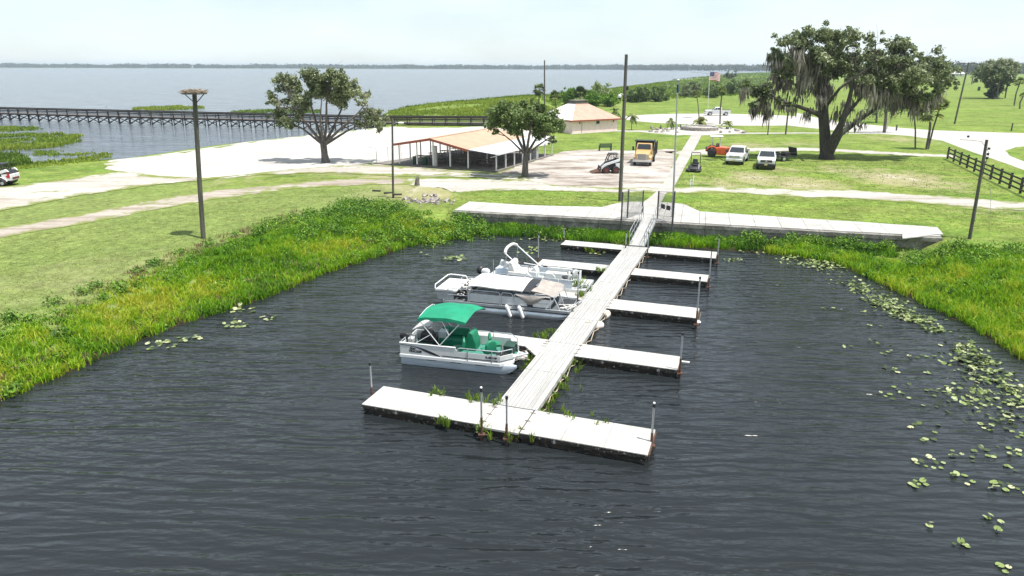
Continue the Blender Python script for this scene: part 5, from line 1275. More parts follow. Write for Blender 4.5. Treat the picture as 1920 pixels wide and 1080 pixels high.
# dump truck
DT = thing('dump_truck', 'yellow cab dump truck with black tipper body on the dirt lot', 'truck', P(1208, 306), R(-106))
DT.scale = (.95,.95,.95)
b = MB(); pr = [(1.2,.75),(3.05,.72),(3.12,1.0),(3.08,1.45),(2.9,1.6),(1.85,1.8),(1.2,1.82)]; b.loft(section_body(pr, lambda x, z: .82+.16*max(0,(2.6-x)/1.4)*0+.06*(x<2), 5)); b.out('hood', 'yellow', DT, bevel=.05)
for s in (-1,1):
    b = MB(); b.ext([(1.4,.6),(1.45,1.05),(1.75,1.3),(2.6,1.3),(2.95,1.05),(3.02,.8),(2.85,.72),(2.7,1.02),(1.75,1.02),(1.6,.6)], s*1.12, s*.8); b.out('fender', 'yellow', DT, bevel=.03)
    b = MB(); b.box((2.95, s*.84, 1.12), (.12,.26,.22)); b.out('headlight', 'lamp_lens', DT, bevel=.03)
    b = MB(); b.box((1.35, s*1.32, 1.95), (.1,.22,.5)); b.box((1.3, s*1.12, 1.8), (.05,.3,.05)); b.out('mirror', 'black', DT, bevel=.02)
    wheel(DT, 2.2, s*.95, .48, .3, rim='white_dirty'); wheel(DT, -1.9, s*.85, .48, .55, rim='white_dirty')
b = MB(); pr = [(-.35,.8),(1.25,.8),(1.25,1.8),(.95,2.5),(.7,2.58),(-.3,2.58),(-.35,2.5)]; b.loft(section_body(pr, lambda x, z: 1.0-.12*max(0,(z-1.8)/.8), 5)); b.out('cab', 'yellow', DT, bevel=.05)
b = MB(); nv = Vector((.9,0,.4))*.015; q = [(1.25,-.82,1.86),(1.25,.82,1.86),(.97,.74,2.46),(.97,-.74,2.46)]; b.add([Vector(k)+nv for k in q]+[Vector(k)-nv for k in q], [(0,1,2,3),(7,6,5,4),(0,4,5,1),(1,5,6,2),(2,6,7,3),(3,7,4,0)]); b.out('windscreen', 'glass', DT, smooth=False)
for s in (-1,1): b = MB(); b.add([(.25,s*1.0,1.85),(1.1,s*1.0,1.85),(.9,s*.93,2.42),(.25,s*.93,2.42),(.25,s*1.012,1.85),(1.1,s*1.012,1.85),(.9,s*.942,2.42),(.25,s*.942,2.42)], [(0,1,2,3),(7,6,5,4),(0,4,5,1),(1,5,6,2),(2,6,7,3),(3,7,4,0)]); b.out('side_window', 'glass', DT, smooth=False)
b = MB(); b.box((3.1,0,1.18), (.07,1.15,.62)); b.out('grille', 'chrome', DT, bevel=.02)
b = MB()
for k in range(5): b.box((3.145,0,.94+k*.12), (.02,1.0,.05))
b.out('grille_slot', 'black', DT, smooth=False)
b = MB(); b.box((3.2,0,.68), (.22,2.2,.3)); b.out('front_bumper', 'chrome', DT, bevel=.04)
b = MB(); b.bx(-3.4,3.0,-.5,.5,.55,.75); b.out('chassis', 'black', DT, smooth=False)
b = MB()
for y0, y1 in ((-1.22,-1.14),(1.14,1.22)): b.bx(-3.5,-.5,y0,y1,.95,2.55)
b.bx(-.56,-.46,-1.2,1.2,.95,2.85); b.bx(-3.55,-3.45,-1.2,1.2,.95,2.4); b.bx(-3.45,-.55,-1.13,1.13,.95,1.05); b.out('tipper_body', 'black', DT, bevel=.02)
b = MB(); b.bx(-.5,.75,-1.2,1.2,2.78,2.86); b.bx(-.5,.8,-1.2,-1.14,2.7,2.86); b.bx(-.5,.8,1.14,1.2,2.7,2.86); b.out('cab_shield', 'black', DT, smooth=False)
b = MB()
for k in range(5):
    for s in (-1,1): b.bx(-3.3+k*.66,-3.2+k*.66, s*1.225-.03, s*1.225+.03, .96, 2.5)
b.out('body_rib', 'black', DT, smooth=False)
b = MB(); b.tube([(-.42,1.06,.8),(-.42,1.06,2.95)], .06, 8); b.out('exhaust_stack', 'chrome', DT)

# skid steers
def skid_steer(name, label, loc, rz, tracks=False):
    r = thing(name, label, 'skid steer', loc, rz, 'white skid steer loaders')      # bucket towards +x
    b = MB(); pr = [(-1.3,.35),(.75,.3),(.9,.55),(.6,.85),(-.4,.95),(-1.3,.95)]; b.ext(pr, -.55, .55); b.out('chassis', 'black', r, bevel=.03)
    b = MB(); pr = [(-1.42,.5),(-1.45,1.12),(-.58,1.12),(-.6,.5)]; b.ext(pr, -.72,.72); b.out('engine_cover', 'white', r, bevel=.05)
    b = MB(); pr = [(-1.4,1.125),(-1.2,1.42),(-.75,1.45),(-.6,1.125)]; b.ext(pr, -.66,.66); b.out('engine_hatch', 'black', r, bevel=.04)
    b = MB(); b.bx(-1.49,-1.452,-.5,.5,.62,.8); b.out('rear_grille', 'dark_red', r, smooth=False)
    for s in (-1,1):
        b = MB(); b.ext([(-1.38,.75),(-1.1,.75),(-1.0,.95),(-1.2,1.05),(-1.05,1.25),(-1.38,1.2)], s*.725, s*.735); b.out('decal', 'red', r, smooth=False)
        b = MB(); b.tube([(.45,s*.5,.6),(.35,s*.5,1.3),(.05,s*.48,2.0),(-.8,s*.48,2.02),(-.85,s*.5,1.4)], .055, 6); b.out('cab_frame', 'black', r)
        b = MB(); b.ext([(-1.35,1.35),(-1.1,1.6),(.55,1.05),(1.15,.5),(1.0,.35),(.4,.85),(-1.1,1.32)], s*.75, s*.6); b.out('lift_arm', 'white', r, bevel=.02)
        b = MB()
        for k in range(6): b.bx(-.7+k*.17,-.64+k*.17, s*.485-.01, s*.485+.01, 1.15, 1.95)
        b.out('side_screen', 'black', r, smooth=False)
        if tracks:
            b = MB(); pr = [(.85*math.cos(a)-.15 if abs(math.cos(a)) < .8 else .85*math.cos(a)-.15, .36+.36*math.sin(a)) for a in np.linspace(0,2*math.pi,20,endpoint=False)]
            b.ext(pr, s*.55, s*.95); tk = b.out('track', 'rubber', r, bevel=.03)
            b = MB()
            for x in (-.7,-.35,0,.35): b.cylx((x, s*.96, .3), .15, .04, 12)
            b.out('roller', 'galv', tk)
            b = MB(); b.tube([(.9*math.cos(a)-.15, s*.75, .4+.48*math.sin(a)) for a in np.linspace(.1, math.pi-.1, 11)], [.05]*11, 6); b.out('track_guard', 'white', r)
        else:
            for x in (-.62,.42): wheel(r, x, s*.78, .39, .3, rim='dark_red')
    b = MB(); b.bx(-.85,.1,-.5,.5,2.0,2.09); b.out('roof', 'black', r, bevel=.02)
    b = MB(); b.bx(-.7,-.2,-.3,.3,.95,1.1); b.bx(-.7,-.55,-.3,.3,1.1,1.6); b.out('seat', 'black', r, bevel=.04)
    b = MB(); b.ext([(1.0,.05),(1.95,.02),(1.98,.06),(1.15,.3),(1.05,.75),(.98,.7)], -.92, .92); b.out('bucket', 'rust', r, smooth=False)
    return r
skid_steer('skid_steer', 'white wheeled skid steer loader with lowered bucket on the dirt lot', P(1141.5, 323.5), R(182))
skid_steer('skid_steer', 'white tracked skid steer with red decal, cut off by the left frame edge', P(3, 347), R(183), True)

# zero-turn mower
p = P(1301, 321.5); r = thing('riding_mower', 'black riding mower with roll bar beside the concrete path', 'mower', p, R(-112))
b = MB(); b.ext([(-.9,.25),(.7,.2),(.9,.35),(.6,.55),(-.2,.6),(-.95,.75)], -.45,.45); b.out('body', 'black', r, bevel=.05)
b = MB(); b.ext([(-.35,.12),(.85,.12),(.9,.28),(-.3,.33)], -.8,.8); b.out('cutting_deck', 'black', r, bevel=.06)
b = MB(); b.bx(-.5,.0,-.28,.28,.6,.78); b.box((-.5,0,1.02), (.14,.54,.6), ry=R(-10)); b.out('seat', 'black', r, bevel=.06)
b = MB(); b.tube([(-.75,-.5,.4),(-.75,-.5,1.9),(-.75,-.45,1.98),(-.75,.45,1.98),(-.75,.5,1.9),(-.75,.5,.4)], .04, 8); b.out('roll_bar', 'black', r)
b = MB(); b.sph((-.9,0,.75), (.32,.38,.25), 10, 8); b.out('engine', 'rubber', r)
for s in (-1,1):
    wheel(r, -.6, s*.55, .3, .28, rim='alu'); wheel(r, .85, s*.4, .17, .14, rim='alu')
    b = MB(); b.tube([(.05,s*.25,.6),(.2,s*.3,1.0),(.15,s*.08,1.08)], .02, 6); b.out('control_lever', 'black', r)
b = MB(); b.ext([(-.5,.3),(-.2,.85),(.05,.85),(.2,.3)], .46,.52); b.out('side_panel', 'white_dirty', r, smooth=False)

# orange roller / tractor with canopy
p = P(1349, 294); r = thing('compact_roller', 'orange tractor with white topped roll cage parked behind the white pickups', 'tractor', p, R(-14))
b = MB(); b.ext([(-.6,.35),(1.75,.25),(1.95,.5),(1.85,1.05),(.4,1.3),(-.5,1.25)], -.8,.8); b.out('hood', 'orange', r, bevel=.08)
b = MB(); b.ext([(-1.2,.5),(-.4,.45),(-.4,1.1),(-1.2,1.0)], -.6,.6); b.out('rear_body', 'orange', r, bevel=.05)
for s in (-1,1):
    wheel(r, -1.0, s*.75, .55, .36, rim='black'); wheel(r, 1.2, s*.65, .36, .26, rim='black')
    b = MB(); b.tube([(-1.05,s*.55,.9),(-1.05,s*.55,2.5)], .06, 6); b.tube([(.0,s*.55,1.0),(-.1,s*.55,2.5)], .045, 6); b.out('roll_cage', 'white', r)
    b = MB(); b.tube([(-1+.72*math.cos(a), s*.75, .62+.72*math.sin(a)) for a in np.linspace(.3,2.8,9)], .08, 6); b.out('fender', 'orange', r)
b = MB(); b.bx(-1.35,.25,-.75,.75,2.5,2.62); b.out('canopy', 'white', r, bevel=.05)
b = MB(); b.bx(-1.0,-.5,-.3,.3,1.1,1.25); b.box((-1.0,0,1.55), (.15,.55,.65)); b.out('seat', 'black', r, bevel=.05)
b = MB(); b.tube([(.0,0,1.1),(-.2,0,1.5)], .035, 6); b.tube([(-.22+.05*math.sin(a),.22*math.cos(a),1.5+.2*math.sin(a)) for a in np.linspace(0,6.28,13)], .02, 6); b.out('steering_wheel', 'black', r)
b = MB(); b.sph((-.35,.38,1.4), (.22,.2,.3), 8, 6); b.out('seat_cover', 'tan_canvas', r)
b = MB(); b.box((-1.55,0,.95), (.5,1.3,.5)); b.out('rear_attachment', 'black', r, bevel=.05)

# bench
p = P(1135, 283); r = thing('park_bench', 'dark green bench at the edge of the grass above the dirt lot', 'bench', p, R(184), )
for k in range(4): MB().bx(-.85,.85,-.1-k*.12,-.01-k*.12,.43,.47).out('slat', 'dark_green', r, smooth=False)
for k in range(4): MB().bx(-.85,.85,.02,.06,.52+k*.13,.62+k*.13).out('back_slat', 'dark_green', r, smooth=False)
for sx in (-.8,.8):
    b = MB(); b.bx(sx-.05,sx+.05,.06,.14,0,1.0); b.bx(sx-.05,sx+.05,-.46,-.38,0,.65); b.bx(sx-.05,sx+.05,-.5,.1,.65,.7); b.bx(sx-.05,sx+.05,-.46,.06,.36,.425); b.out('end_frame', 'dark_green', r, smooth=False)
# ring planter with stacked stones
p = P(1311, 243.5); PR = thing('ring_planter', 'round stacked stone planter with a pale rim at the end of the path', 'planter', p)
b = MB(); b.tube([(0,0,0),(0,0,.42)], 3.0, 28); b.out('soil', 'dirt', PR)
stn = MB().box((0,0,0), (.62,.4,.24)).out('stone', 'rubble', PR, bevel=.03); first = True
for lv in range(2):
    n = 32
    for k in range(n):
        a = (k+.5*lv)/n*2*math.pi
        if math.sin(a) > .35: continue
        q = ((3.15+random.uniform(-.05,.05))*math.cos(a), (3.15+random.uniform(-.05,.05))*math.sin(a), .14+lv*.25)
        if first: stn.location = q; stn.rotation_euler.z = a+math.pi/2; first = False
        else: shared('stone', stn.data, PR, q, (0,0,a+math.pi/2), (random.uniform(.85,1.05),1,random.uniform(.85,1.05)))
b = MB(); b.tube([(3.15*math.cos(a),3.15*math.sin(a),.58) for a in np.linspace(0,2*math.pi,41)], .12, 8, cap=False); b.out('rim', 'concrete', PR)
rock = MB().sph((0,0,0), (.3,.24,.2), 8, 5)
for k in range(26):
    u = random.choice([random.uniform(1215,1270), random.uniform(1330,1400)]); v = random.uniform(240,250); q = P(u, v)
    o = MB().sph((0,0,.1), (random.uniform(.25,.5), random.uniform(.2,.35), random.uniform(.2,.35)), 8, 5).out('boulder', 'rubble')
    o.location = q; o.rotation_euler.z = random.uniform(0,6); tag(o, 'grey boulder lying on the white gravel around the ring planter', 'boulder', 'boulders round the planter')
for u, v0, v1 in ((1239,242,234),(1276,241,233),(1287.5,239,232),(1296,239,232.5)):
    pole('bollard', u, v0, u+.3, v1, .11, .11, {1239:'short dark post behind the white gravel bed, farthest left of the row',1276:'short dark post just right of the grey mast behind the gravel bed',1287.5:'short dark post behind the gravel bed, left neighbour of the one by the ring planter',1296:'short dark post behind the gravel bed, closest to the ring planter'}[u]); bpy.data.objects[-1] if False else None
# rubble heap by the walk, stump, kerb boards
for k in range(70):
    a = random.uniform(0,6.28); d = abs(random.gauss(0,1.0)); c = PG(803, 367); x, y = c.x+d*1.5*math.cos(a), c.y+d*1.0*math.sin(a); s = random.uniform(.1,.34)
    o = MB().box((0,0,0), (s*1.5, s, s*.8), rz=random.uniform(0,3), ry=random.uniform(-.5,.5), rx=random.uniform(-.5,.5)).out('rubble_chunk', 'rubble', smooth=False); o.location = (x, y, Tz(x,y)+s*.25)
    tag(o, 'broken chunk in the grey rubble heap beside the end of the walk', 'rubble', 'rubble chunks of the heap')
p = PG(782, 348); st_ = thing('tree_stump', 'dark jagged stump beside the pale shell road', 'stump', p)
b = MB(); b.tube([(0,0,-.1),(.02,0,.35),(.05,0,.6)], [.3,.22,.2], 9); b.out('trunk', 'bark', st_)
b = MB()
for a in (0,1.3,2.4,3.9,5.1): b.tube([(.05+.13*math.cos(a),.13*math.sin(a),.55),(.07+.15*math.cos(a),.15*math.sin(a),.75+.2*random.random())], .07, 5, .02)
b.out('splinter', 'bark', st_)
for u, v, rz in ((728,363,.2),(706,359,-.3),(745,366,.1)):
    q = PG(u, v); o = MB().bx(-.4,.4,-.1,.1,0,.14).out('timber', 'pier_wood', smooth=False, bevel=.02); o.location = q; o.rotation_euler.z = rz
    tag(o, {728:'dark timber lying at the foot of the lamp pole',706:'short dark timber left of the lamp pole on the grass',745:'dark timber half buried in weeds right of the lamp pole'}[u], 'timber')
# ---------------------------------------------------------------- trees
def px(p): return (Vector(p)-Vector((0,0,CAM_H))).dot(FC)/F_PX      # metres per photograph pixel at p
def tree(name, label, base, limbs, clumps, leaf, size, dens=1., group=None, moss=(), bark='bark', tvar=.2, tint=.5, droop=0., sparse=.5, mossk=1.):
    p = PG(*base); k = px(p); r = thing(name, label, 'tree', p, 0, group)
    b = MB()
    for lb in limbs:
        pts = [at_depth(q[0], q[1], p.y+(q[3] if len(q) > 3 else 0))-p for q in lb]
        b.tube(pts, [q[2]*k for q in lb], 9)
    if limbs and len(limbs) > 1:                                # twigs from the nearest limb out to each clump
        lp = [(q[0], q[1], (q[3] if len(q) > 3 else 0)) for lb in limbs[1:] for a_, c_ in zip(lb, lb[1:]) for q in (a_, tuple((x_+y_)/2 for x_, y_ in zip(a_[:2], c_[:2]))+(0, (a_[3] if len(a_) > 3 else 0)))]
        for c in clumps:
            n_ = min(lp, key=lambda q: (q[0]-c[0])**2+(q[1]-c[1])**2-.0*q[1]+(400 if q[1] < c[1] else 0)); a0 = at_depth(n_[0], n_[1], p.y+n_[2])-p; a1 = at_depth(c[0], c[1]-c[2]*.3, p.y+n_[2]+RNG.normal()*6*k)-p
            mid_ = (a0+a1)/2+Vector((0,0,-.06*(a1-a0).length)); b.tube([a0, mid_, a1], [.9*k, .65*k, .2*k], 5)
            for e_ in range(3): b.tube([mid_, mid_+(a1-mid_)*.6+Vector(RNG.normal(size=3)*c[2]*k*.35), a1+Vector(RNG.normal(size=3)*c[2]*k*.6)], [.4*k, .3*k, .1*k], 4)
    if limbs: b.out('trunk', bark, r)
    br_ = []
    for i_, c in enumerate(clumps):                             # fill between neighbouring clumps
        for d_ in clumps[i_+1:]:
            if math.hypot(c[0]-d_[0], c[1]-d_[1]) < .95*(c[2]+d_[2]): br_.append(((c[0]+d_[0])/2, (c[1]+d_[1])/2, .42*(c[2]+d_[2]), 0, ((c[4] if len(c) > 4 else tint)+(d_[4] if len(d_) > 4 else tint))/2)+((c[5],) if len(c) > 5 else ()))
    clumps = list(clumps)+br_
    parts, ms = [], []
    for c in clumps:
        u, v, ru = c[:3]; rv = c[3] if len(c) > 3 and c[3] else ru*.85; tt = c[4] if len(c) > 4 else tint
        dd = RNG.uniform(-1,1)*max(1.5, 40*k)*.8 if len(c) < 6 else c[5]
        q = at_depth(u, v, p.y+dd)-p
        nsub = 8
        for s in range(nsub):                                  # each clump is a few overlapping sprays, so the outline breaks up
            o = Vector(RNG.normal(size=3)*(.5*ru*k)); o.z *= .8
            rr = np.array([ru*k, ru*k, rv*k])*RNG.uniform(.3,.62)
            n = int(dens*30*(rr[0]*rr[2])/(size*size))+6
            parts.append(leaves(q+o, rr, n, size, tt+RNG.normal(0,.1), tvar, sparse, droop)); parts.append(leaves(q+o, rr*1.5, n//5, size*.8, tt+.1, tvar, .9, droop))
    for m in moss:
        u, v, ru, rv, n = m[:5]; ln = m[5] if len(m) > 5 else 2.0
        dd = RNG.uniform(-1,1)*20*k
        for s in range(int(n*mossk)):
            if s % 9 == 0:                                     # beards: a handful of strands from one spot
                q0 = at_depth(u+RNG.normal()*ru*.6, v-4+RNG.normal()*rv*.6, p.y+dd+RNG.normal()*ru*k*.6)-p; l0 = ln*RNG.uniform(.25,.72); t0 = np.clip(RNG.normal(.5,.25),0,1)
            q = q0+Vector(RNG.normal(size=3)*.22); L_ = l0*RNG.uniform(.5,1.2); w_ = RNG.uniform(.05,.13); a = RNG.uniform(0, np.pi); sx = np.array([np.cos(a), np.sin(a), 0])*w_
            q = np.array(q); sw_ = np.array([RNG.normal()*.14, RNG.normal()*.14, 0])*L_
            t3 = np.array([0,0,-1.])
            v0 = [q-sx*.4, q+sx*.4, q+sx*.9+t3*L_*.35+sw_*.3, q-sx*.9+t3*L_*.35+sw_*.3]
            v1 = [q-sx*.9+t3*L_*.35+sw_*.3, q+sx*.9+t3*L_*.35+sw_*.3, q+sx*.12+t3*L_+sw_, q-sx*.12+t3*L_+sw_]
            tt = np.clip(t0+RNG.normal(0,.14), 0, 1); ms.append((np.array(v0+v1), np.array([[0,1,2,3],[4,5,6,7]]), np.array([tt, tt])))
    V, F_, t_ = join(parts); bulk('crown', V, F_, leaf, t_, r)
    if ms: V, F_, t_ = join(ms); bulk('hanging_moss', V, F_, 'moss', t_, r)
    return r
tree('broad_tree', 'round crowned tree standing alone on the white beach sand', (611,305),
     [[(611,306,9),(608.5,290,6.2),(606,268,6)], [(606,270,3.6),(585,245,2.6),(566,222,1.5,-2),(545,190,.7,-2)], [(606,270,3.2),(596,240,2.4,1),(584,200,1.6,1),(580,160,.7,1)],
      [(607,270,3.4),(612,235,2.4,-1),(612,195,1.6,-1),(616,155,.7,-1)], [(608,270,3.4),(625,240,2.4,2),(640,205,1.5,2),(650,170,.7,2)], [(608,270,3),(640,240,2.2,-2),(668,215,1.4,-2),(690,190,.7,-2)],
      [(608,272,2.8),(650,246,1.8,1),(690,226,.8,1)], [(604,270,2.6),(570,243,1.7,2),(535,222,.8,2)], [(606,268,2.4),(600,225,1.7,-3),(604,180,.8,-3)]],
     [(528,153,17),(513,188,15),(544,168,20),(562,203,22),(529,219,16),(544,236,10),(581,147,19),(606,142,16),(634,138,16),(616,170,23),(641,160,18),(655,180,20),
      (667,157,10,0,.8),(684,180,15,0,.85),(698,206,15),(709,221,13),(708,240,9),(684,228,14),(632,194,10),(567,184,14),(590,172,14),(520,205,10),(552,150,10)], 'leaf', .3, 1.15, sparse=.6, tint=.55)
tree('broad_tree', 'smaller tree with several pale stems in front of the picnic shelter', (984,331.5),
     [[(984,333,7),(985,310,5.4),(986,285,5)], [(985,288,3),(972,262,2.4),(962,235,1.4,-1),(945,210,.6,-1)], [(986,288,3),(980,255,2.3,1),(976,225,1.4,1),(972,205,.6,1)], [(987,288,3),(992,255,2.2,-1),(998,225,1.4,-1),(1004,205,.6,-1)],
      [(987,290,2.8),(1004,262,2,1),(1020,240,1.2,1),(1038,225,.6,1)], [(986,292,2.4),(1010,272,1.6,-1),(1035,255,.7,-1)], [(985,290,2),(960,265,1.4,1),(935,245,.6,1)]],
     [(931,209,19),(920,231,13),(953,203,19),(975,219,22),(1004,209,20),(1030,220,19),(1042,240,17),(1019,252,13),(997,235,17),(953,234,16),(928,249,7),(1039,266,7),(1019,232,15),(986,195,12),(1056,236,9),(965,245,9),(940,222,12)],
     'leaf_mid', .26, 1.15, sparse=.6)
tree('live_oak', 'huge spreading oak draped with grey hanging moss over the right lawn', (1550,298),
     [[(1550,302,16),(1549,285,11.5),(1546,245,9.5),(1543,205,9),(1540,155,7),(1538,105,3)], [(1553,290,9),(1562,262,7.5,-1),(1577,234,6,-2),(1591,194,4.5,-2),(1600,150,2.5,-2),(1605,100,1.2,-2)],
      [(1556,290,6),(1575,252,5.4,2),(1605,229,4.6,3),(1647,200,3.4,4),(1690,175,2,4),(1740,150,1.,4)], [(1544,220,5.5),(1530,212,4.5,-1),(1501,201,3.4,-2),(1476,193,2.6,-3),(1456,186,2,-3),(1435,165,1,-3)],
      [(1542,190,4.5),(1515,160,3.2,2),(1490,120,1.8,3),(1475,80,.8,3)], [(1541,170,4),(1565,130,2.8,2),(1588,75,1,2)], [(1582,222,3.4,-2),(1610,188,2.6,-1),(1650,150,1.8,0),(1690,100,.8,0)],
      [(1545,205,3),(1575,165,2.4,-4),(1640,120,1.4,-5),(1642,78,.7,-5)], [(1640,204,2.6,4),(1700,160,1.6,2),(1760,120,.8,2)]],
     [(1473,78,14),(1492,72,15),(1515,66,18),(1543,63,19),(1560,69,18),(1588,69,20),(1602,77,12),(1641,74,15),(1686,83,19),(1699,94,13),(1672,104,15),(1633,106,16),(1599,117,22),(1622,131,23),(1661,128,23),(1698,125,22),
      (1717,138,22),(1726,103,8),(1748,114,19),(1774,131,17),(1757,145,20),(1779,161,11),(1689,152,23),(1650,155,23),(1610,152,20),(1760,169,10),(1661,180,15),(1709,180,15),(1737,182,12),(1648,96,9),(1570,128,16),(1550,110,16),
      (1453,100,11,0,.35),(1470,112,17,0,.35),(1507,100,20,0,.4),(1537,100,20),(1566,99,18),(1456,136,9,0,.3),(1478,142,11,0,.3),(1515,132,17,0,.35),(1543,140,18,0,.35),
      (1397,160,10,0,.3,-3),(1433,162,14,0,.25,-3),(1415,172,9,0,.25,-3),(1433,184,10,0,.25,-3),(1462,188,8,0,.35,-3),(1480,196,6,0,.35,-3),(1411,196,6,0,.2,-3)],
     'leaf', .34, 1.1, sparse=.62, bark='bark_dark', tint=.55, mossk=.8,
     moss=[(1453,106,12,12,150,2.4),(1472,122,18,18,340,2.6),(1505,115,24,20,460,2.8),(1537,120,24,22,460,2.8),(1566,116,16,18,220,2.4),(1457,146,10,12,150,2.4),(1479,156,11,14,190,2.2),(1515,148,18,16,300,2.6),(1543,158,16,20,320,2.8),
           (1500,178,9,8,70,1.8),(1545,190,10,16,130,2.),(1398,172,9,12,110,2.2),(1434,172,13,14,230,2.8),(1432,200,10,10,150,2.4),(1411,206,7,8,110,2.),(1440,212,6,7,90,2.),(1465,196,10,6,110,1.8),(1490,205,12,4,80,1.8),(1515,214,10,5,70,1.8),
           (1600,150,16,12,170,2.),(1625,168,18,12,280,2.4),(1655,178,20,12,320,2.6),(1690,182,20,10,330,2.6),(1715,185,14,12,240,2.8),(1740,185,12,12,190,2.8),(1712,208,6,10,80,2.4),(1672,200,12,8,150,2.4),(1760,172,8,8,70,2.),(1590,200,14,10,110,2.),(1570,220,10,8,70,1.8),(1610,235,12,5,70,1.6),(1590,240,8,8,60,1.5),(1620,215,14,5,70,1.6),(1690,140,20,14,160,1.6),(1640,140,18,14,150,1.6)])
def palm(label, u, vb, uc, vc, rc, n=26, wt=1.3, crown='fan', group='palms on the lawns', leaf='palm', hang=.35, tint=.55):
    p = PG(u, vb); k = px(p); r = thing('palm_tree', label, 'palm', p, 0, group); c = at_depth(uc, vc, p.y)-p
    mid = c*.5+Vector((RNG.normal()*.15, 0, 0))
    MB().tube([Vector((0,0,-.2)), mid, c], [wt*k*1.15, wt*k, wt*k*.9], 8).out('trunk', 'palm_bark', r)
    Vs = []; L_ = rc*k
    for i in range(n):
        az = RNG.uniform(0, 2*np.pi); el = RNG.uniform(-.7, 1.35); l = L_*RNG.uniform(.8,1.15)
        d = np.array([np.cos(az)*np.cos(el), np.sin(az)*np.cos(el), np.sin(el)]); cc_ = np.array(c)
        tt = np.clip(tint+RNG.normal(0,.2)+.12*np.sin(el), 0, 1)
        if crown == 'fan':
            h0 = cc_+d*l*.5; pts = []
            s = np.cross(d, [0,0,1.]); s /= np.linalg.norm(s)+1e-9; up = np.cross(s, d)
            for j in range(7):
                a = (j-3)/3*1.25; e = h0+(d*np.cos(a)+s*np.sin(a))*l*.55-np.array([0,0,1])*l*hang*(.2+abs(np.sin(a))*.4); w_ = (s*np.cos(a)-d*np.sin(a))*l*.075
                mpt = h0+(e-h0)*.5+up*l*.05
                pts.append((np.array([h0, mpt+w_, e, mpt-w_]), np.array([[0,1,2,3]]), np.array([tt])))
            w_ = s*l*.02; pts.append((np.array([cc_-w_, cc_+w_, h0+w_, h0-w_]), np.array([[0,1,2,3]]), np.array([tt])))
            Vs += pts
        else:                                               # feather fronds arching over
            s = np.cross(d, [0,0,1.]); s /= np.linalg.norm(s)+1e-9; prev = cc_
            for j in range(1, 9):
                f = j/8; q = cc_+d*l*f-np.array([0,0,1])*l*.75*f**2.2*(1-.3*np.sin(el))
                w_ = s*l*.3*np.sin(np.pi*min(1,f*1.02))**.6; dn = np.array([0,0,-1])*l*.16
                Vs.append((np.array([prev, q, q+w_+dn, prev+w_*.8+dn]), np.array([[0,1,2,3]]), np.array([tt]))); Vs.append((np.array([prev, q, q-w_+dn, prev-w_*.8+dn]), np.array([[0,1,2,3]]), np.array([tt]))); prev = q
    V, F_, t_ = join(Vs); bulk('crown', V, F_, leaf, t_, r); return r
palm('tall thin palm at the near edge of the turning circle', 1350, 233, 1354, 171, 10, 36)
palm('leaning thin palm on the far side of the turning circle', 1311, 221, 1306, 177, 10, 34, .9)
palm('young palm between the dark pole and the grey mast, left of the white gravel', 1184, 244, 1186.5, 216, 13, 13, .6, 'feather', 'young palms round the planter')
palm('young palm at the right corner of the pink building', 1157, 232, 1153.5, 207, 13, 13, .6, 'feather', 'young palms round the planter')
palm('young palm at the left end of the white gravel bed', 1258, 243, 1258.5, 226, 12, 13, .7, 'feather', 'young palms round the planter')
palm('bushy young palm growing in the ring planter', 1312, 240, 1314, 226, 17, 22, 1.0, 'feather', 'young palms round the planter', tint=.8)
palm('young palm at the right end of the white gravel bed', 1364, 242, 1364.5, 231, 12, 13, .5, 'feather', 'young palms round the planter')
palm('slim palm with sparse drooping leaves right of the mossy oak', 1716.5, 278, 1714, 213, 9, 9, 1.4, hang=.8)
palm('pale fan palm with bright leaves under the right edge of the oak crown', 1737, 280, 1746, 212, 24, 40, 2.2, tint=.8)
palm('leaning fan palm growing out beside the pale fan palm', 1740, 280, 1764, 196, 15, 34, 1.5, tint=.65)
palm('fan palm in front of the far dark oak, left of its pair', 1870, 186, 1875.5, 143, 10, 24, 1.3)
palm('fan palm in front of the far dark oak, right of its pair', 1884.5, 184, 1892, 145, 11, 24, 1.1)
palm('fan palm right of the far dark oak near the frame edge', 1901.5, 198, 1912.5, 154, 11, 26, 1.2)
palm('short palm at the far right frame edge', 1912, 204, 1918.5, 180, 8, 18, 1.3)
palm('small fan palm left of the far dark oak', 1822, 158, 1824, 141, 9, 22, 1.0)
palm('fan palm behind the small beach building, left of two beside the dark pole', 1010, 198, 1011, 169, 14, 44, 1.2, tint=.3)
palm('fan palm behind the pink building, right of two beside the dark pole', 1043, 203, 1041.5, 180, 13, 40, 1.2, tint=.4)
palm('dark fan palm among the lakeside bushes behind the pink roof', 1087, 200, 1087.5, 174, 14, 50, 1.4, tint=.15)
def trunk_only(label, u, vb, ut, vt, r0):
    p = PG(u, vb); k = px(p); r = thing('tree', label, 'tree', p); t = at_depth(ut, vt, p.y)-p
    MB().tube([Vector((0,0,-.2)), t*.5, t], [r0*k*1.2, r0*k, r0*k*.8], 8).out('trunk', 'bark', r)
    V, F_, t_ = join([leaves(t+Vector(RNG.normal(size=3)*1.2), (2.4,2.4,1.8), 170, .4, .4, .2, .6) for _ in range(5)]); bulk('crown', V, F_, 'leaf', t_, r)
trunk_only('tree with a straight dark trunk standing behind the mossy oak by the driveway', 1658, 249, 1664, 186, 2.6)
trunk_only('thin distant trunk half hidden behind the mossy oak', 1643.5, 230, 1644, 192, 1.6)
def bush(name, label, u, vb, clumps, leaf='leaf_mid', size=.6, tint=.5, group='bushes along the lake shore', stem=True, dens=1.):
    lb = [[(u, vb+1, 1.6), (clumps[0][0], clumps[0][1], .8)]]
    return tree(name, label, (u, vb), lb, clumps, leaf, size, dens, group, tint=tint, tvar=.22)
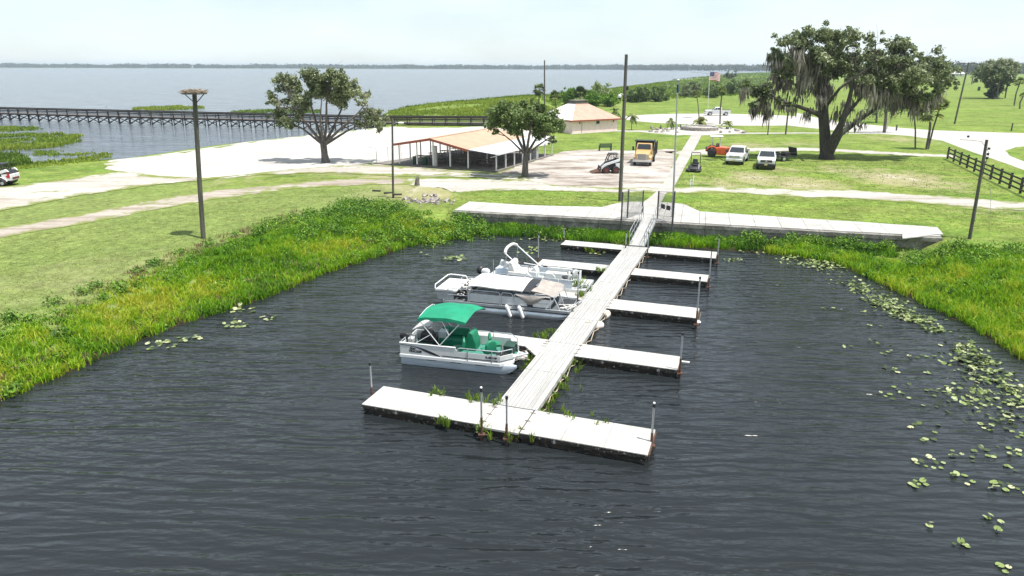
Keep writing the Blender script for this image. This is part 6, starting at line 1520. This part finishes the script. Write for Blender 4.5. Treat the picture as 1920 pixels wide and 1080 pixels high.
bush('shrub', 'light green rounded bush between the fan palms', 1066, 196, [(1063,176,10),(1070,172,9),(1062,188,10)], 'leaf_bright', .5)
bush('shrub', 'pale feathery tall bush right of the dark fan palm', 1126, 194, [(1122,165,13),(1132,168,12),(1116,172,9),(1128,178,12)], 'leaf_mid', .5, .75, dens=.7)
bush('shrub', 'bright green bush in front of the pale feathery bush', 1110, 200, [(1103,186,12),(1114,182,13),(1108,193,12),(1122,190,10)], 'leaf_bright', .5, .5)
bush('shrub', 'bright green bush beside the dark camera pole', 1140, 199, [(1134,186,11),(1146,184,11),(1142,193,11),(1152,190,9)], 'leaf_bright', .5, .55)
bush('shrub', 'large dark round bush right of the dark camera pole', 1196, 191, [(1190,174,14),(1202,172,14),(1196,184,14),(1182,183,12),(1211,182,11)], 'leaf_mid', .55, .3)
bush('shrub', 'medium dark bush left of the grey mast', 1233, 190, [(1228,177,11),(1238,178,11),(1232,185,10),(1246,184,8)], 'leaf_mid', .55, .35)
bush('shrub', 'dark upright shrub left of the flagpole, wider of two', 1289, 182, [(1287,168,8),(1292,174,9),(1283,176,7)], 'leaf', .6, .4)
bush('shrub', 'dark upright shrub left of the flagpole, taller of two', 1305, 181, [(1304,160,8),(1306,169,9),(1303,176,8)], 'leaf', .6, .3)
bush('shrub', 'olive bush right behind the flagpole', 1334, 183, [(1328,170,10),(1338,168,10),(1334,177,11),(1345,176,8)], 'leaf_mid', .6, .35)
bush('shrub', 'green bush left of the hanging moss limb', 1376, 177, [(1370,163,9),(1380,160,10),(1376,170,10),(1364,171,8)], 'leaf_mid', .7, .4)
bush('shrub', 'pair of dark distant trees on the marsh beyond the flag', 1369, 148.5, [(1363,141,6),(1375,140,7),(1369,144,6)], 'leaf', 1.2, .3)
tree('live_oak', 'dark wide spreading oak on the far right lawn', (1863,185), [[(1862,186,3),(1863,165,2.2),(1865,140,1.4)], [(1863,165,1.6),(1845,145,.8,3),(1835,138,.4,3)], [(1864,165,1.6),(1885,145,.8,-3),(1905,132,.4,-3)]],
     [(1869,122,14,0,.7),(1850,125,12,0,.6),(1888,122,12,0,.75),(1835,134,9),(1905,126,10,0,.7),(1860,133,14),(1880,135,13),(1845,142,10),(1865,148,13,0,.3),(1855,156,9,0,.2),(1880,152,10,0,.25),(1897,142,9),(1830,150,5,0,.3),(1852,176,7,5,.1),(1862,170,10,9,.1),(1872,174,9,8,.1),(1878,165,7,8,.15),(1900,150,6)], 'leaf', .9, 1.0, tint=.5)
p = P(1835, 170); r = thing('barrel', 'small dark barrel on the far lawn left of the spreading oak', 'barrel', p); MB().tube([(0,0,0),(0,0,.2),(0,0,1.9)], [.6,.66,.6], 10).out('drum', 'dark_green', r); MB().tube([(0,0,1.905),(0,0,2.0)], .63, 10).out('lid', 'black', r)
p = P(1790, 143.5); r = thing('house', 'pale low house far off beyond the right lawn', 'house', p, R(8))
MB().bx(-14,14,0,10,0,3.6).out('wall', 'white_dirty', r, smooth=False)
b = MB(); b.extx([(-1,3.61),(11,3.61),(5,6.6)], -15, 15); b.out('roof', 'tin', r, smooth=False)
for x in (-9,-3,3,9): w_ = MB().bx(x-1,x+1,-.1,-.01,1.2,2.6).out('window', 'glass', r, smooth=False)

# far woods: masses of crowns along the shores
def woods(name, line, h0, h1, size, label, n, nl=40, dep=30):
    parts = []; ln = np.array(line); seg = np.cumsum([0]+[np.hypot(*(ln[i+1][:2]-ln[i][:2])) for i in range(len(ln)-1)])
    for i in range(n):
        s = RNG.uniform(0, seg[-1]); x = np.interp(s, seg, ln[:,0]); y = np.interp(s, seg, ln[:,1])+RNG.uniform(0, dep)
        hh = np.interp(s, seg, np.linspace(h0, h1, len(ln)))*(.45+1.1*float(fbm(s/140., 0*s+3.3, 8)))*RNG.uniform(.8,1.1); w_ = hh*RNG.uniform(.35,.6)
        parts.append(leaves((x,y,hh*.52), (w_,w_,hh*.5), nl, size*RNG.uniform(.8,1.3), RNG.uniform(.2,.7), .2, .4))
    V, F_, t_ = join(parts); o = bulk(name, V, F_, 'far_tree', t_); return tag(o, label, kind='stuff')
woods('far_woods', [(-5200,4060),(-2500,4080),(-800,4060),(600,3900),(760,3500)], 21, 21, 12, 'hazy line of woods along the far shore of the lake', 2600, 22, dep=60)
q = [P(u, v, 0) for u, v in ((1150,130.5),(1240,131.8),(1330,132.5),(1420,133.2),(1500,134))]
woods('far_woods', [tuple(a)[:2] for a in q], 22, 22, 7, 'darker blue wood on the near right arm of the lake shore', 700, 36, dep=120)
q = [P(u, v) for u, v in ((1490,134.5),(1600,136.5),(1700,138.5),(1780,140.5),(1850,140),(1930,139),(2100,140))]
woods('far_woods', [tuple(a)[:2] for a in q], 16, 25, 4., 'tall dark woods closing the lawn on the right', 520, 110, dep=80)

# ---------------------------------------------------------------- reeds, banks, turf, lilies
def fill(poly, dens, z=None):
    a = np.array(poly); x0, y0 = a.min(0); x1, y1 = a.max(0); n = int((x1-x0)*(y1-y0)*dens)
    x = RNG.uniform(x0, x1, n); y = RNG.uniform(y0, y1, n); k = inside(x, y, poly); x, y = x[k], y[k]
    return x, y, (T(x, y) if z is None else np.full(len(x), z))
def stuff(name, parts, m, label): V, F_, t_ = join(parts); return tag(bulk(name, V, F_, m, t_), label, kind='stuff')
parts = []
for pg, d, h, t0 in (([(-80,237),(60,238.5),(80,243),(20,247),(-80,247)],.7,.9,.45), ([(-80,256),(40,252),(110,251),(150,255),(146,266),(112,275),(60,281),(-80,286)],1.1,1.0,.6), ([(-80,293),(36,291),(44,300),(60,311),(-80,322)],1.5,1.5,.2),
                  ([(30,312),(90,302),(140,298),(204,287),(211,292),(165,304),(90,313),(40,318)],1.6,.7,.65), ([(64,284),(118,284),(104,293),(70,292)],1.0,.7,.5), ([(110,289),(150,287),(190,287),(140,293)],1.,.6,.6),
                  ([(248,204),(300,199.5),(380,200),(386,204),(320,207),(252,207)],.5,1.2,.75), ([(428,211),(470,207),(520,206.5),(600,207),(600,212),(430,213)],.4,1.1,.35), ([(-80,322),(60,311),(150,306),(214,300),(190,318),(80,332),(-80,350)],1.4,.45,.75)):
    x, y, z = fill(W2(pg, 0), d*1.7); z = np.maximum(z, 0); f = fbm(x*.25, y*.12, 4); kk = f > .3; x, y, z, f = x[kk], y[kk], z[kk], f[kk]
    parts.append(blades(np.stack([x,y,z-.1], 1), h*(.35+.55*f), 9, .2, .6, t0+.1+(f-.5)*.8, .6))
stuff('shore_reeds', parts, 'reed', 'green reeds standing in the shallows left of the beach')
parts = []
for pg, d, h, t0 in (([(716,238),(706,226),(735,206),(850,195),(930,187),(1000,182.5),(1010,200),(1045,214),(1000,236),(905,226),(800,222)],.8,.75,.85), ([(735,205),(850,194.5),(930,187),(1000,182),(1000,186),(930,191),(850,199),(760,205)],.5,1.1,.4),
                  ([(1000,182),(1100,172),(1200,160),(1260,154),(1330,150),(1440,148),(1440,180),(1260,190),(1100,200),(1040,205)],.18,.9,.6), ([(1250,152),(1330,143.5),(1380,138.5),(1460,136),(1460,150),(1330,151)],.02,1.6,.5)):
    x, y, z = fill(W2(pg, .3), d); pool = inside(x, y, W2([(775,212),(830,204),(905,199),(912,205),(850,211),(790,215)], .3)) & (RNG.uniform(size=len(x)) < .93); x, y, z = x[~pool], y[~pool], z[~pool]; z = np.maximum(z, 0); f = fbm(x*.09, y*.09, 9)
    parts.append(blades(np.stack([x,y,z-.1], 1), h*(.6+.9*f), 6, .3, .5, t0+(f-.5)*.9, .9))
stuff('marsh_reeds', parts, 'reed', 'broad green marsh of reeds between the pier and the lake')
# low scrub on the marsh
parts = []
x, y, z = fill(W2([(1200,166),(1330,152),(1440,150),(1440,178),(1300,184),(1200,190)], .3), .012)
for a, c, d in zip(x, y, z): w_ = RNG.uniform(.8,2.2); parts.append(leaves((a,c,d+w_*.5), (w_*1.4,w_*1.4,w_*.8), 34, .8, RNG.uniform(.2,.8), .2))
stuff('marsh_scrub', parts, 'leaf_mid', 'low scrub dotted over the marsh by the lake')

def WP(s0, s1, n0, n1): return [tuple((wall_a+wd*s+wn*n)[:2]) for s, n in ((s0,n0),(s1,n0),(s1,n1),(s0,n1))]
ZONE_L = wl+W2([(905,410),(830,402),(760,390),(700,381),(640,385),(560,406),(470,433),(400,456),(330,474),(250,510),(120,560),(0,596),(-150,640),(-420,720)])
ZONE_R = ww[-2:]+wr+W2([(2300,530),(2060,482),(1920,467),(1830,461),(1765,457),(1700,459),(1600,450),(1500,442)])
def bank(zone, dens, nb, hmax, tshift, seed):
    x, y, z = fill(zone, dens); db = sdist(x, y, BASIN); ed = dist(x, y, zone)
    f = fbm(x*.28, y*.28, seed); g = fbm(x*1.1, y*1.1, seed+5)
    inner = np.clip(ed/3.2, .16, 1)
    h = hmax*(.25+1.05*g)*np.where(db < 2.5, 1., inner)
    keep = g > .22*(db > 1.)
    t = np.clip(.36+(f-.5)*1.25+tshift(x, y, db)+(g-.5)*.6, .02, .98)
    return x[keep], y[keep], z[keep], h[keep], t[keep]
tsL = lambda x, y, db: .28*np.exp(-((db-3.0)/2.2)**2)*(x < -4)+.06
x, y, z, h, t = bank(ZONE_L, 24, 10, .62, tsL, 14)
parts = [blades(np.stack([x,y,z-.04],1), h, 12, .04, .8, t, .2, .3)]
tsR = lambda x, y, db: .12+0*x
x, y, z, h, t = bank(ZONE_R, 24, 10, .75, tsR, 31)
parts.append(blades(np.stack([x,y,z-.04],1), h, 12, .04, .8, t, .2, .3))
# grass strip at the foot of the seawall
ZONE_W = WP(.5, 31.5, -2.6, -.12)
x, y, z = fill(ZONE_W, 26); f = fbm(x*.5, y*.5, 44)
parts.append(blades(np.stack([x,y,np.maximum(z,0)-.03],1), .5*(.5+f), 10, .045, .7, np.clip(.3+(f-.5)*1.2,0,1), .16))
stuff('bank_grass', parts, 'marsh', 'tall bright marsh grass along the banks of the basin')
parts = []
x, y, z = fill(ZONE_L, 2.2); db = sdist(x, y, BASIN); k = (db < 2.2); parts.append(blades(np.stack([x[k],y[k],z[k]-.05],1), .5, 12, .035, .9, .4, .2))
x, y, z = fill(W2([(120,560),(330,470),(470,424),(560,394),(600,410),(450,450),(330,500),(200,550),(100,600)]), 5); parts.append(blades(np.stack([x,y,z-.03],1), .28, 8, .03, .9, .5, .2))
stuff('dry_stems', parts, 'dry', 'dry brown stems mixed into the bank grass')
parts = []
def shrubs(poly, n, rmin, rmax, t0, zz=.35):
    x, y, z = fill(poly, 3.); i = RNG.permutation(len(x))[:n]
    for a, c, d in zip(x[i], y[i], z[i]):
        w_ = RNG.uniform(rmin, rmax); parts.append(leaves((a,c,d+w_*zz), (w_,w_,w_*.75), int(150*w_/.6), .15, np.clip(RNG.normal(t0,.14),0.05,.95), .22, .45))
shrubs(W2([(470,434),(560,407),(640,386),(700,382),(760,391),(830,403),(905,411),(905,426),(800,438),(650,444),(560,444),(480,446)]), 170, .4, .75, .56)
shrubs(W2([(640,388),(700,383),(760,392),(740,410),(660,416),(600,416)]), 46, .6, .95, .42)
shrubs(ZONE_L, 120, .25, .6, .5)
shrubs(W2([(845,408),(880,404),(915,410),(920,422),(860,422)]), 26, .55, .85, .55)
shrubs(WP(22,31.6,-1.3,-.35), 40, .45, .7, .5, .8)
shrubs(WP(.3,3.2,-1.6,-.35), 14, .5, .75, .5, .8)
shrubs(W2([(1680,458),(1760,453),(1790,458),(1770,472),(1690,474)]), 22, .4, .6, .5)
shrubs(WP(1.,11.2,-2.0,-.5), 44, .3, .55, .5)
shrubs(WP(14.4,31,-1.9,-.5), 74, .3, .55, .5)
shrubs(W2([(1690,461),(1760,459),(1830,463),(1930,468),(2100,482),(2100,530),(1930,508),(1800,490),(1700,484)]), 120, .35, .7, .52)
shrubs(ZONE_R, 110, .25, .55, .45)
stuff('bank_shrubs', parts, 'leaf_bright', 'leafy green undergrowth massed on the banks of the basin')
# rough turf
parts = []
x, y, z = fill(W2([(-420,720),(0,596),(120,560),(250,510),(330,470),(400,452),(470,424),(560,392),(640,366),(700,358),(690,352),(560,358),(400,380),(200,418),(0,450),(-300,490)]), 17)
f = fbm(x*.5, y*.5, 3); parts.append(blades(np.stack([x,y,z-.01],1), .025+.045*f, 4, .04, 1.2, np.clip(.55+(f-.5)*1.3,0,1), .2))
x, y, z = fill(W2([(845,377),(990,387),(1128,389),(1160,381),(1190,379),(1222,364),(1150,361),(900,359),(850,366)]), 7); f = fbm(x*.5, y*.5, 3); parts.append(blades(np.stack([x,y,z-.01],1), .07, 4, .04, 1.0, np.clip(.45+(f-.5),0,1), .2))
x, y, z = fill(W2([(1252,381),(1282,384),(1312,397),(1500,410),(1755,426),(1900,440),(1990,450),(1990,402),(1800,390),(1600,375),(1380,365),(1270,365)]), 6); f = fbm(x*.5, y*.5, 3); parts.append(blades(np.stack([x,y,z-.01],1), .07, 4, .04, 1.0, np.clip(.45+(f-.5),0,1), .2))
x, y, z = fill(W2([(1290,300),(1262,350),(1380,350),(1600,355),(1780,366),(1990,380),(1900,365),(1770,300),(1600,296),(1400,290)]), 2.2); f = fbm(x*.5, y*.5, 3); parts.append(blades(np.stack([x,y,z-.01],1), .09, 4, .06, 1.0, np.clip(.4+(f-.5)*1.2,0,1), .25))
stuff('lawn_turf', parts, 'turf', 'rough short turf of the mown lawns')

# weeds growing on the dock
def weed(label, b, s, z, h, n, nb=9, leafy=False):
    p = DK(b, s, z-.15); xs_ = RNG.normal(size=(n,2))*.14; pts = np.stack([xs_[:,0]*1.6, xs_[:,1], np.zeros(n)], 1)
    V, F_, t_ = blades(pts, h, nb, .035, .7, .55, .08)
    r = thing('weed', label, 'plant', p, D_RZ, 'weeds growing on the floating dock'); tag(bulk('stems', V, F_, 'reed', t_, r), kind='stuff')
    if leafy: V, F_, t_ = leaves((0,0,h*.4), (.2,.16,h*.4), 50, .1, .55, .2); bulk('foliage', V, F_, 'leaf_mid', t_, r)
weed('leafy weed on the front edge of the nearest left finger dock', -2.05, .05, .35, .45, 5, leafy=True)
weed('leafy weed at the front corner left of the walkway end', -.72, .0, .25, .5, 4, leafy=True)
weed('weed tuft at the front corner right of the walkway end', .66, -.02, .3, .4, 6)
weed('leafy weed on the back edge of the nearest left finger dock, middle of it', -2.9, 1.74, .5, .35, 4, leafy=True)
weed('thin weeds on the back edge of the nearest left finger dock by the walkway', -1.6, 1.76, .5, .4, 9, 6)
weed('single weed where the nearest left finger dock meets the walkway', -.76, 1.8, .45, .45, 3, leafy=True)
weed('thin weeds on the back edge of the nearest right finger dock, left tuft', 1.8, 1.76, .5, .3, 7, 5)
weed('thin weeds on the back edge of the nearest right finger dock, right tuft', 3.0, 1.76, .5, .25, 4, 5)
weed('tall lush reeds between the two white boats beside the walkway', -1.25, 16.0, .3, 1.0, 16, 10, True)
weed('bright weed between the two white boats hugging the walkway', -.95, 15.0, .4, .5, 8, 9, True)
weed('weeds on the far side of the hidden finger dock by the green boat', -1.1, 8.7, .4, .4, 9, 8)
weed('weeds along the walkway behind the green boat', -.8, 9.6, .3, .35, 8, 8)
weed('bright weed at the walkway end of the finger dock beyond the folded canopy boat', -.85, 20.0, .5, .35, 6)
weed('weed hanging off the front of the left finger dock closest to the seawall', -2.9, 25.45, .2, .4, 9)
weed('weeds by the foot of the gangway on its left', -.8, 26.9, .4, .6, 10, 9, True)
for i, s in enumerate(np.arange(2.0, 6.9, .8)): weed('low green weeds lining the right side of the walkway behind the nearest right finger dock', .8, s, .22, .3, 7, 7, i % 2 == 0)
for s in np.arange(5.8, 7.2, .5): weed('low green weeds at the bow of the green boat along the walkway', -.8, s, .22, .32, 7, 7)

# lily pads
def pad_mesh(name, n=12):
    b = MB(); a = np.linspace(.22, 2*math.pi-.22, n); v = [(0,0,0)]+[(math.cos(t), math.sin(t)*.92, .05*math.sin(3*t)+.06) for t in a]
    b.add(v, [(0,i,i+1) for i in range(1, n)]); return b
def tintmesh(o, t):
    a = o.data.attributes.new('tint', 'FLOAT', 'FACE'); a.data.foreach_set('value', np.full(len(o.data.polygons), t, np.float32))
pads = []
for t in (.25,.45,.6,.72,.85,1.):
    o = pad_mesh('leaf').out('leaf', 'pad', smooth=True); tintmesh(o, t); pads.append(o.data); bpy.data.objects.remove(o)
def lily(u, v, n, spread, label, group, r0=.09):
    c = P(u, v, .02); r = thing('water_lily', label, 'water lily', c, 0, group)
    for i in range(n):
        a = random.uniform(0,6.28); d = spread*math.sqrt(random.random()); s = r0*random.uniform(.65,1.25); up = random.random() < .25
        shared('leaf', random.choice(pads), r, (d*math.cos(a), d*math.sin(a)*.8, random.uniform(.0,.03)+(.08 if up else 0)), (random.uniform(-.5,.5) if up else random.uniform(-.05,.05), random.uniform(-.5,.5) if up else 0, random.uniform(0,6.28)), (s,s,s))
near = [(1724,908,9,.32,'bright yellow green lily pads bunched on the open water at the lower right'),(1742,868,10,.45,'lily pads with one dark raised leaf above the yellow green bunch'),(1797,1022,5,.22,'lone small bunch of lily pads nearest the bottom of the frame'),(1858,975,4,.3,None),(1870,1000,3,.2,None),
        (1888,1065,3,.3,None),(1755,988,2,.2,None),(1780,890,3,.2,None),(1810,855,6,.5,None),(1850,845,6,.5,None),(1880,905,5,.4,None),(1900,920,4,.35,None),(1845,910,4,.5,None),(1815,900,4,.4,None),(1905,880,4,.3,None),(1895,845,6,.4,None),
        (1910,815,7,.5,None),(1870,800,8,.6,None),(1900,790,8,.6,None),(1850,765,9,.7,None),(1890,755,9,.7,None),(1835,740,8,.6,None),(1905,730,8,.6,None),(1870,715,8,.6,None),(1730,803,4,.5,None),(1740,825,3,.3,None),(1745,735,5,.5,None),(1690,745,5,.5,None),
        (1680,693,4,.4,None),(1733,697,4,.4,None),(1660,663,3,.4,None),(1665,740,2,.3,None),(1640,640,4,.5,None),(1720,670,5,.5,None),(1553,577,3,.4,None),(1640,611,5,.6,None),(1630,585,4,.4,None),(1585,650,2,.3,None)]
for u, v, n, sp_, lab in near:
    lily(u, v, n, sp_, lab or 'small loose patch of lily pads on the dark water near the right bank', 'loose lily patches by the right bank' if not lab else None)
lily(850, 485, 34, .8, 'flat oval patch of lily pads alone on the water beyond the boats', None, .12)
lily(795, 478, 4, .4, 'two or three tiny lily pads left of the flat oval patch', None, .11)
lily(300, 648, 18, .7, 'lily pads with a large pale leaf at the edge of the left bank', None, .12)
lily(345, 633, 12, .9, 'strung out lily pads just off the left bank', None, .12)
lily(440, 608, 14, .7, 'lily pads on open water off the left bank, nearer of two patches', None, .12)
lily(455, 580, 14, .8, 'lily pads tight against the left bank grass', None, .12)
lily(506, 596, 9, .5, 'small lily patch farthest from the left bank', None, .11)
lily(1120, 476, 6, .5, 'lily pads in front of the left finger dock closest to the seawall', None, .15)
lily(1240, 482, 5, .6, 'lily pads in front of the right finger dock closest to the seawall', None, .15)
def pad_mass(name, pts, r0, label):
    n = len(pts); k = 8; a = np.linspace(.25, 2*np.pi-.25, k); s = r0*RNG.uniform(.6,1.3,n); ro = RNG.uniform(0,6.28,n); tl = RNG.normal(size=(n,2))*.28
    V = []; F_ = []
    ca, sa = np.cos(a[None]+ro[:,None])*s[:,None], np.sin(a[None]+ro[:,None])*s[:,None]
    zz = pts[:,2][:,None]+np.maximum(-.02, ca*tl[:,:1]+sa*tl[:,1:])+.02
    ring = np.stack([pts[:,0][:,None]+ca, pts[:,1][:,None]+sa, zz], 2); V = np.concatenate([pts[:,None]+np.array([0,0,.01]), ring], 1).reshape(-1,3)
    base = np.arange(n)[:,None,None]*(k+1); tri = np.array([[0,i,i+1] for i in range(1,k)])[None]; F_ = (base+tri).reshape(-1,3)
    tag(bulk(name, V, F_, 'pad', np.repeat(np.where(RNG.uniform(size=n) < .4, RNG.uniform(0,.3,n), np.clip(RNG.normal(.7,.18,n),0,1)), k-1)), label, kind='stuff')
def band(line, w, n, z=.02, clump=.6):
    c = [P(u, v, 0) for u, v in line]; pts = []
    seg = np.cumsum([0]+[(c[i+1]-c[i]).length for i in range(len(c)-1)]); cx = [q.x for q in c]; cy = [q.y for q in c]
    while len(pts) < n:
        s = RNG.uniform(0, seg[-1]); x = np.interp(s, seg, cx)+RNG.normal()*w*.5; y = np.interp(s, seg, cy)+RNG.normal()*w*.5
        if float(fbm(x*.8, y*.8, 77)) > clump-RNG.uniform(0,.2): pts.append((x, y, z+(RNG.uniform(.03,.14) if RNG.uniform() < .3 else 0)))
    return pts
pts = band([(1400,462),(1460,475),(1520,492),(1555,503)], 1.4, 640, clump=.48)+band([(1590,528),(1650,560),(1700,590),(1750,620),(1800,655),(1850,700),(1890,738),(1960,790)], 1.0, 760, clump=.5)+band([(1640,565),(1720,605),(1790,640),(1850,680)], .7, 380, clump=.5)+band([(990,450),(1020,447),(1045,448)], 1.0, 110)+band([(985,473),(1010,468)], .6, 30)+band([(1360,490),(1390,488)], .6, 24)+band([(1700,690),(1800,720),(1860,790)], 2.0, 110, clump=.6)
dd_ = sdist(np.array([q[0] for q in pts]), np.array([q[1] for q in pts]), BASIN); pts = np.array(pts)[dd_ < .15]
pad_mass('lily_pads', pts, .085, 'floating lily pads massed along the edge of the basin')

# ---------------------------------------------------------------- air
hz, t, b_ = newmat('haze'); t.nodes.remove(b_)
pv = nd(t, 'ShaderNodeVolumePrincipled', Density=HAZE); pv.inputs['Color'].default_value = (.78,.9,1,1); pv.inputs['Anisotropy'].default_value = .2
t.links.new(pv.outputs[0], t.nodes['Material Output'].inputs['Volume'])
o = MB().bx(-9500,9500,-200,9500,-3.5,34).out('haze', hz, smooth=False); tag(o, kind='stuff')
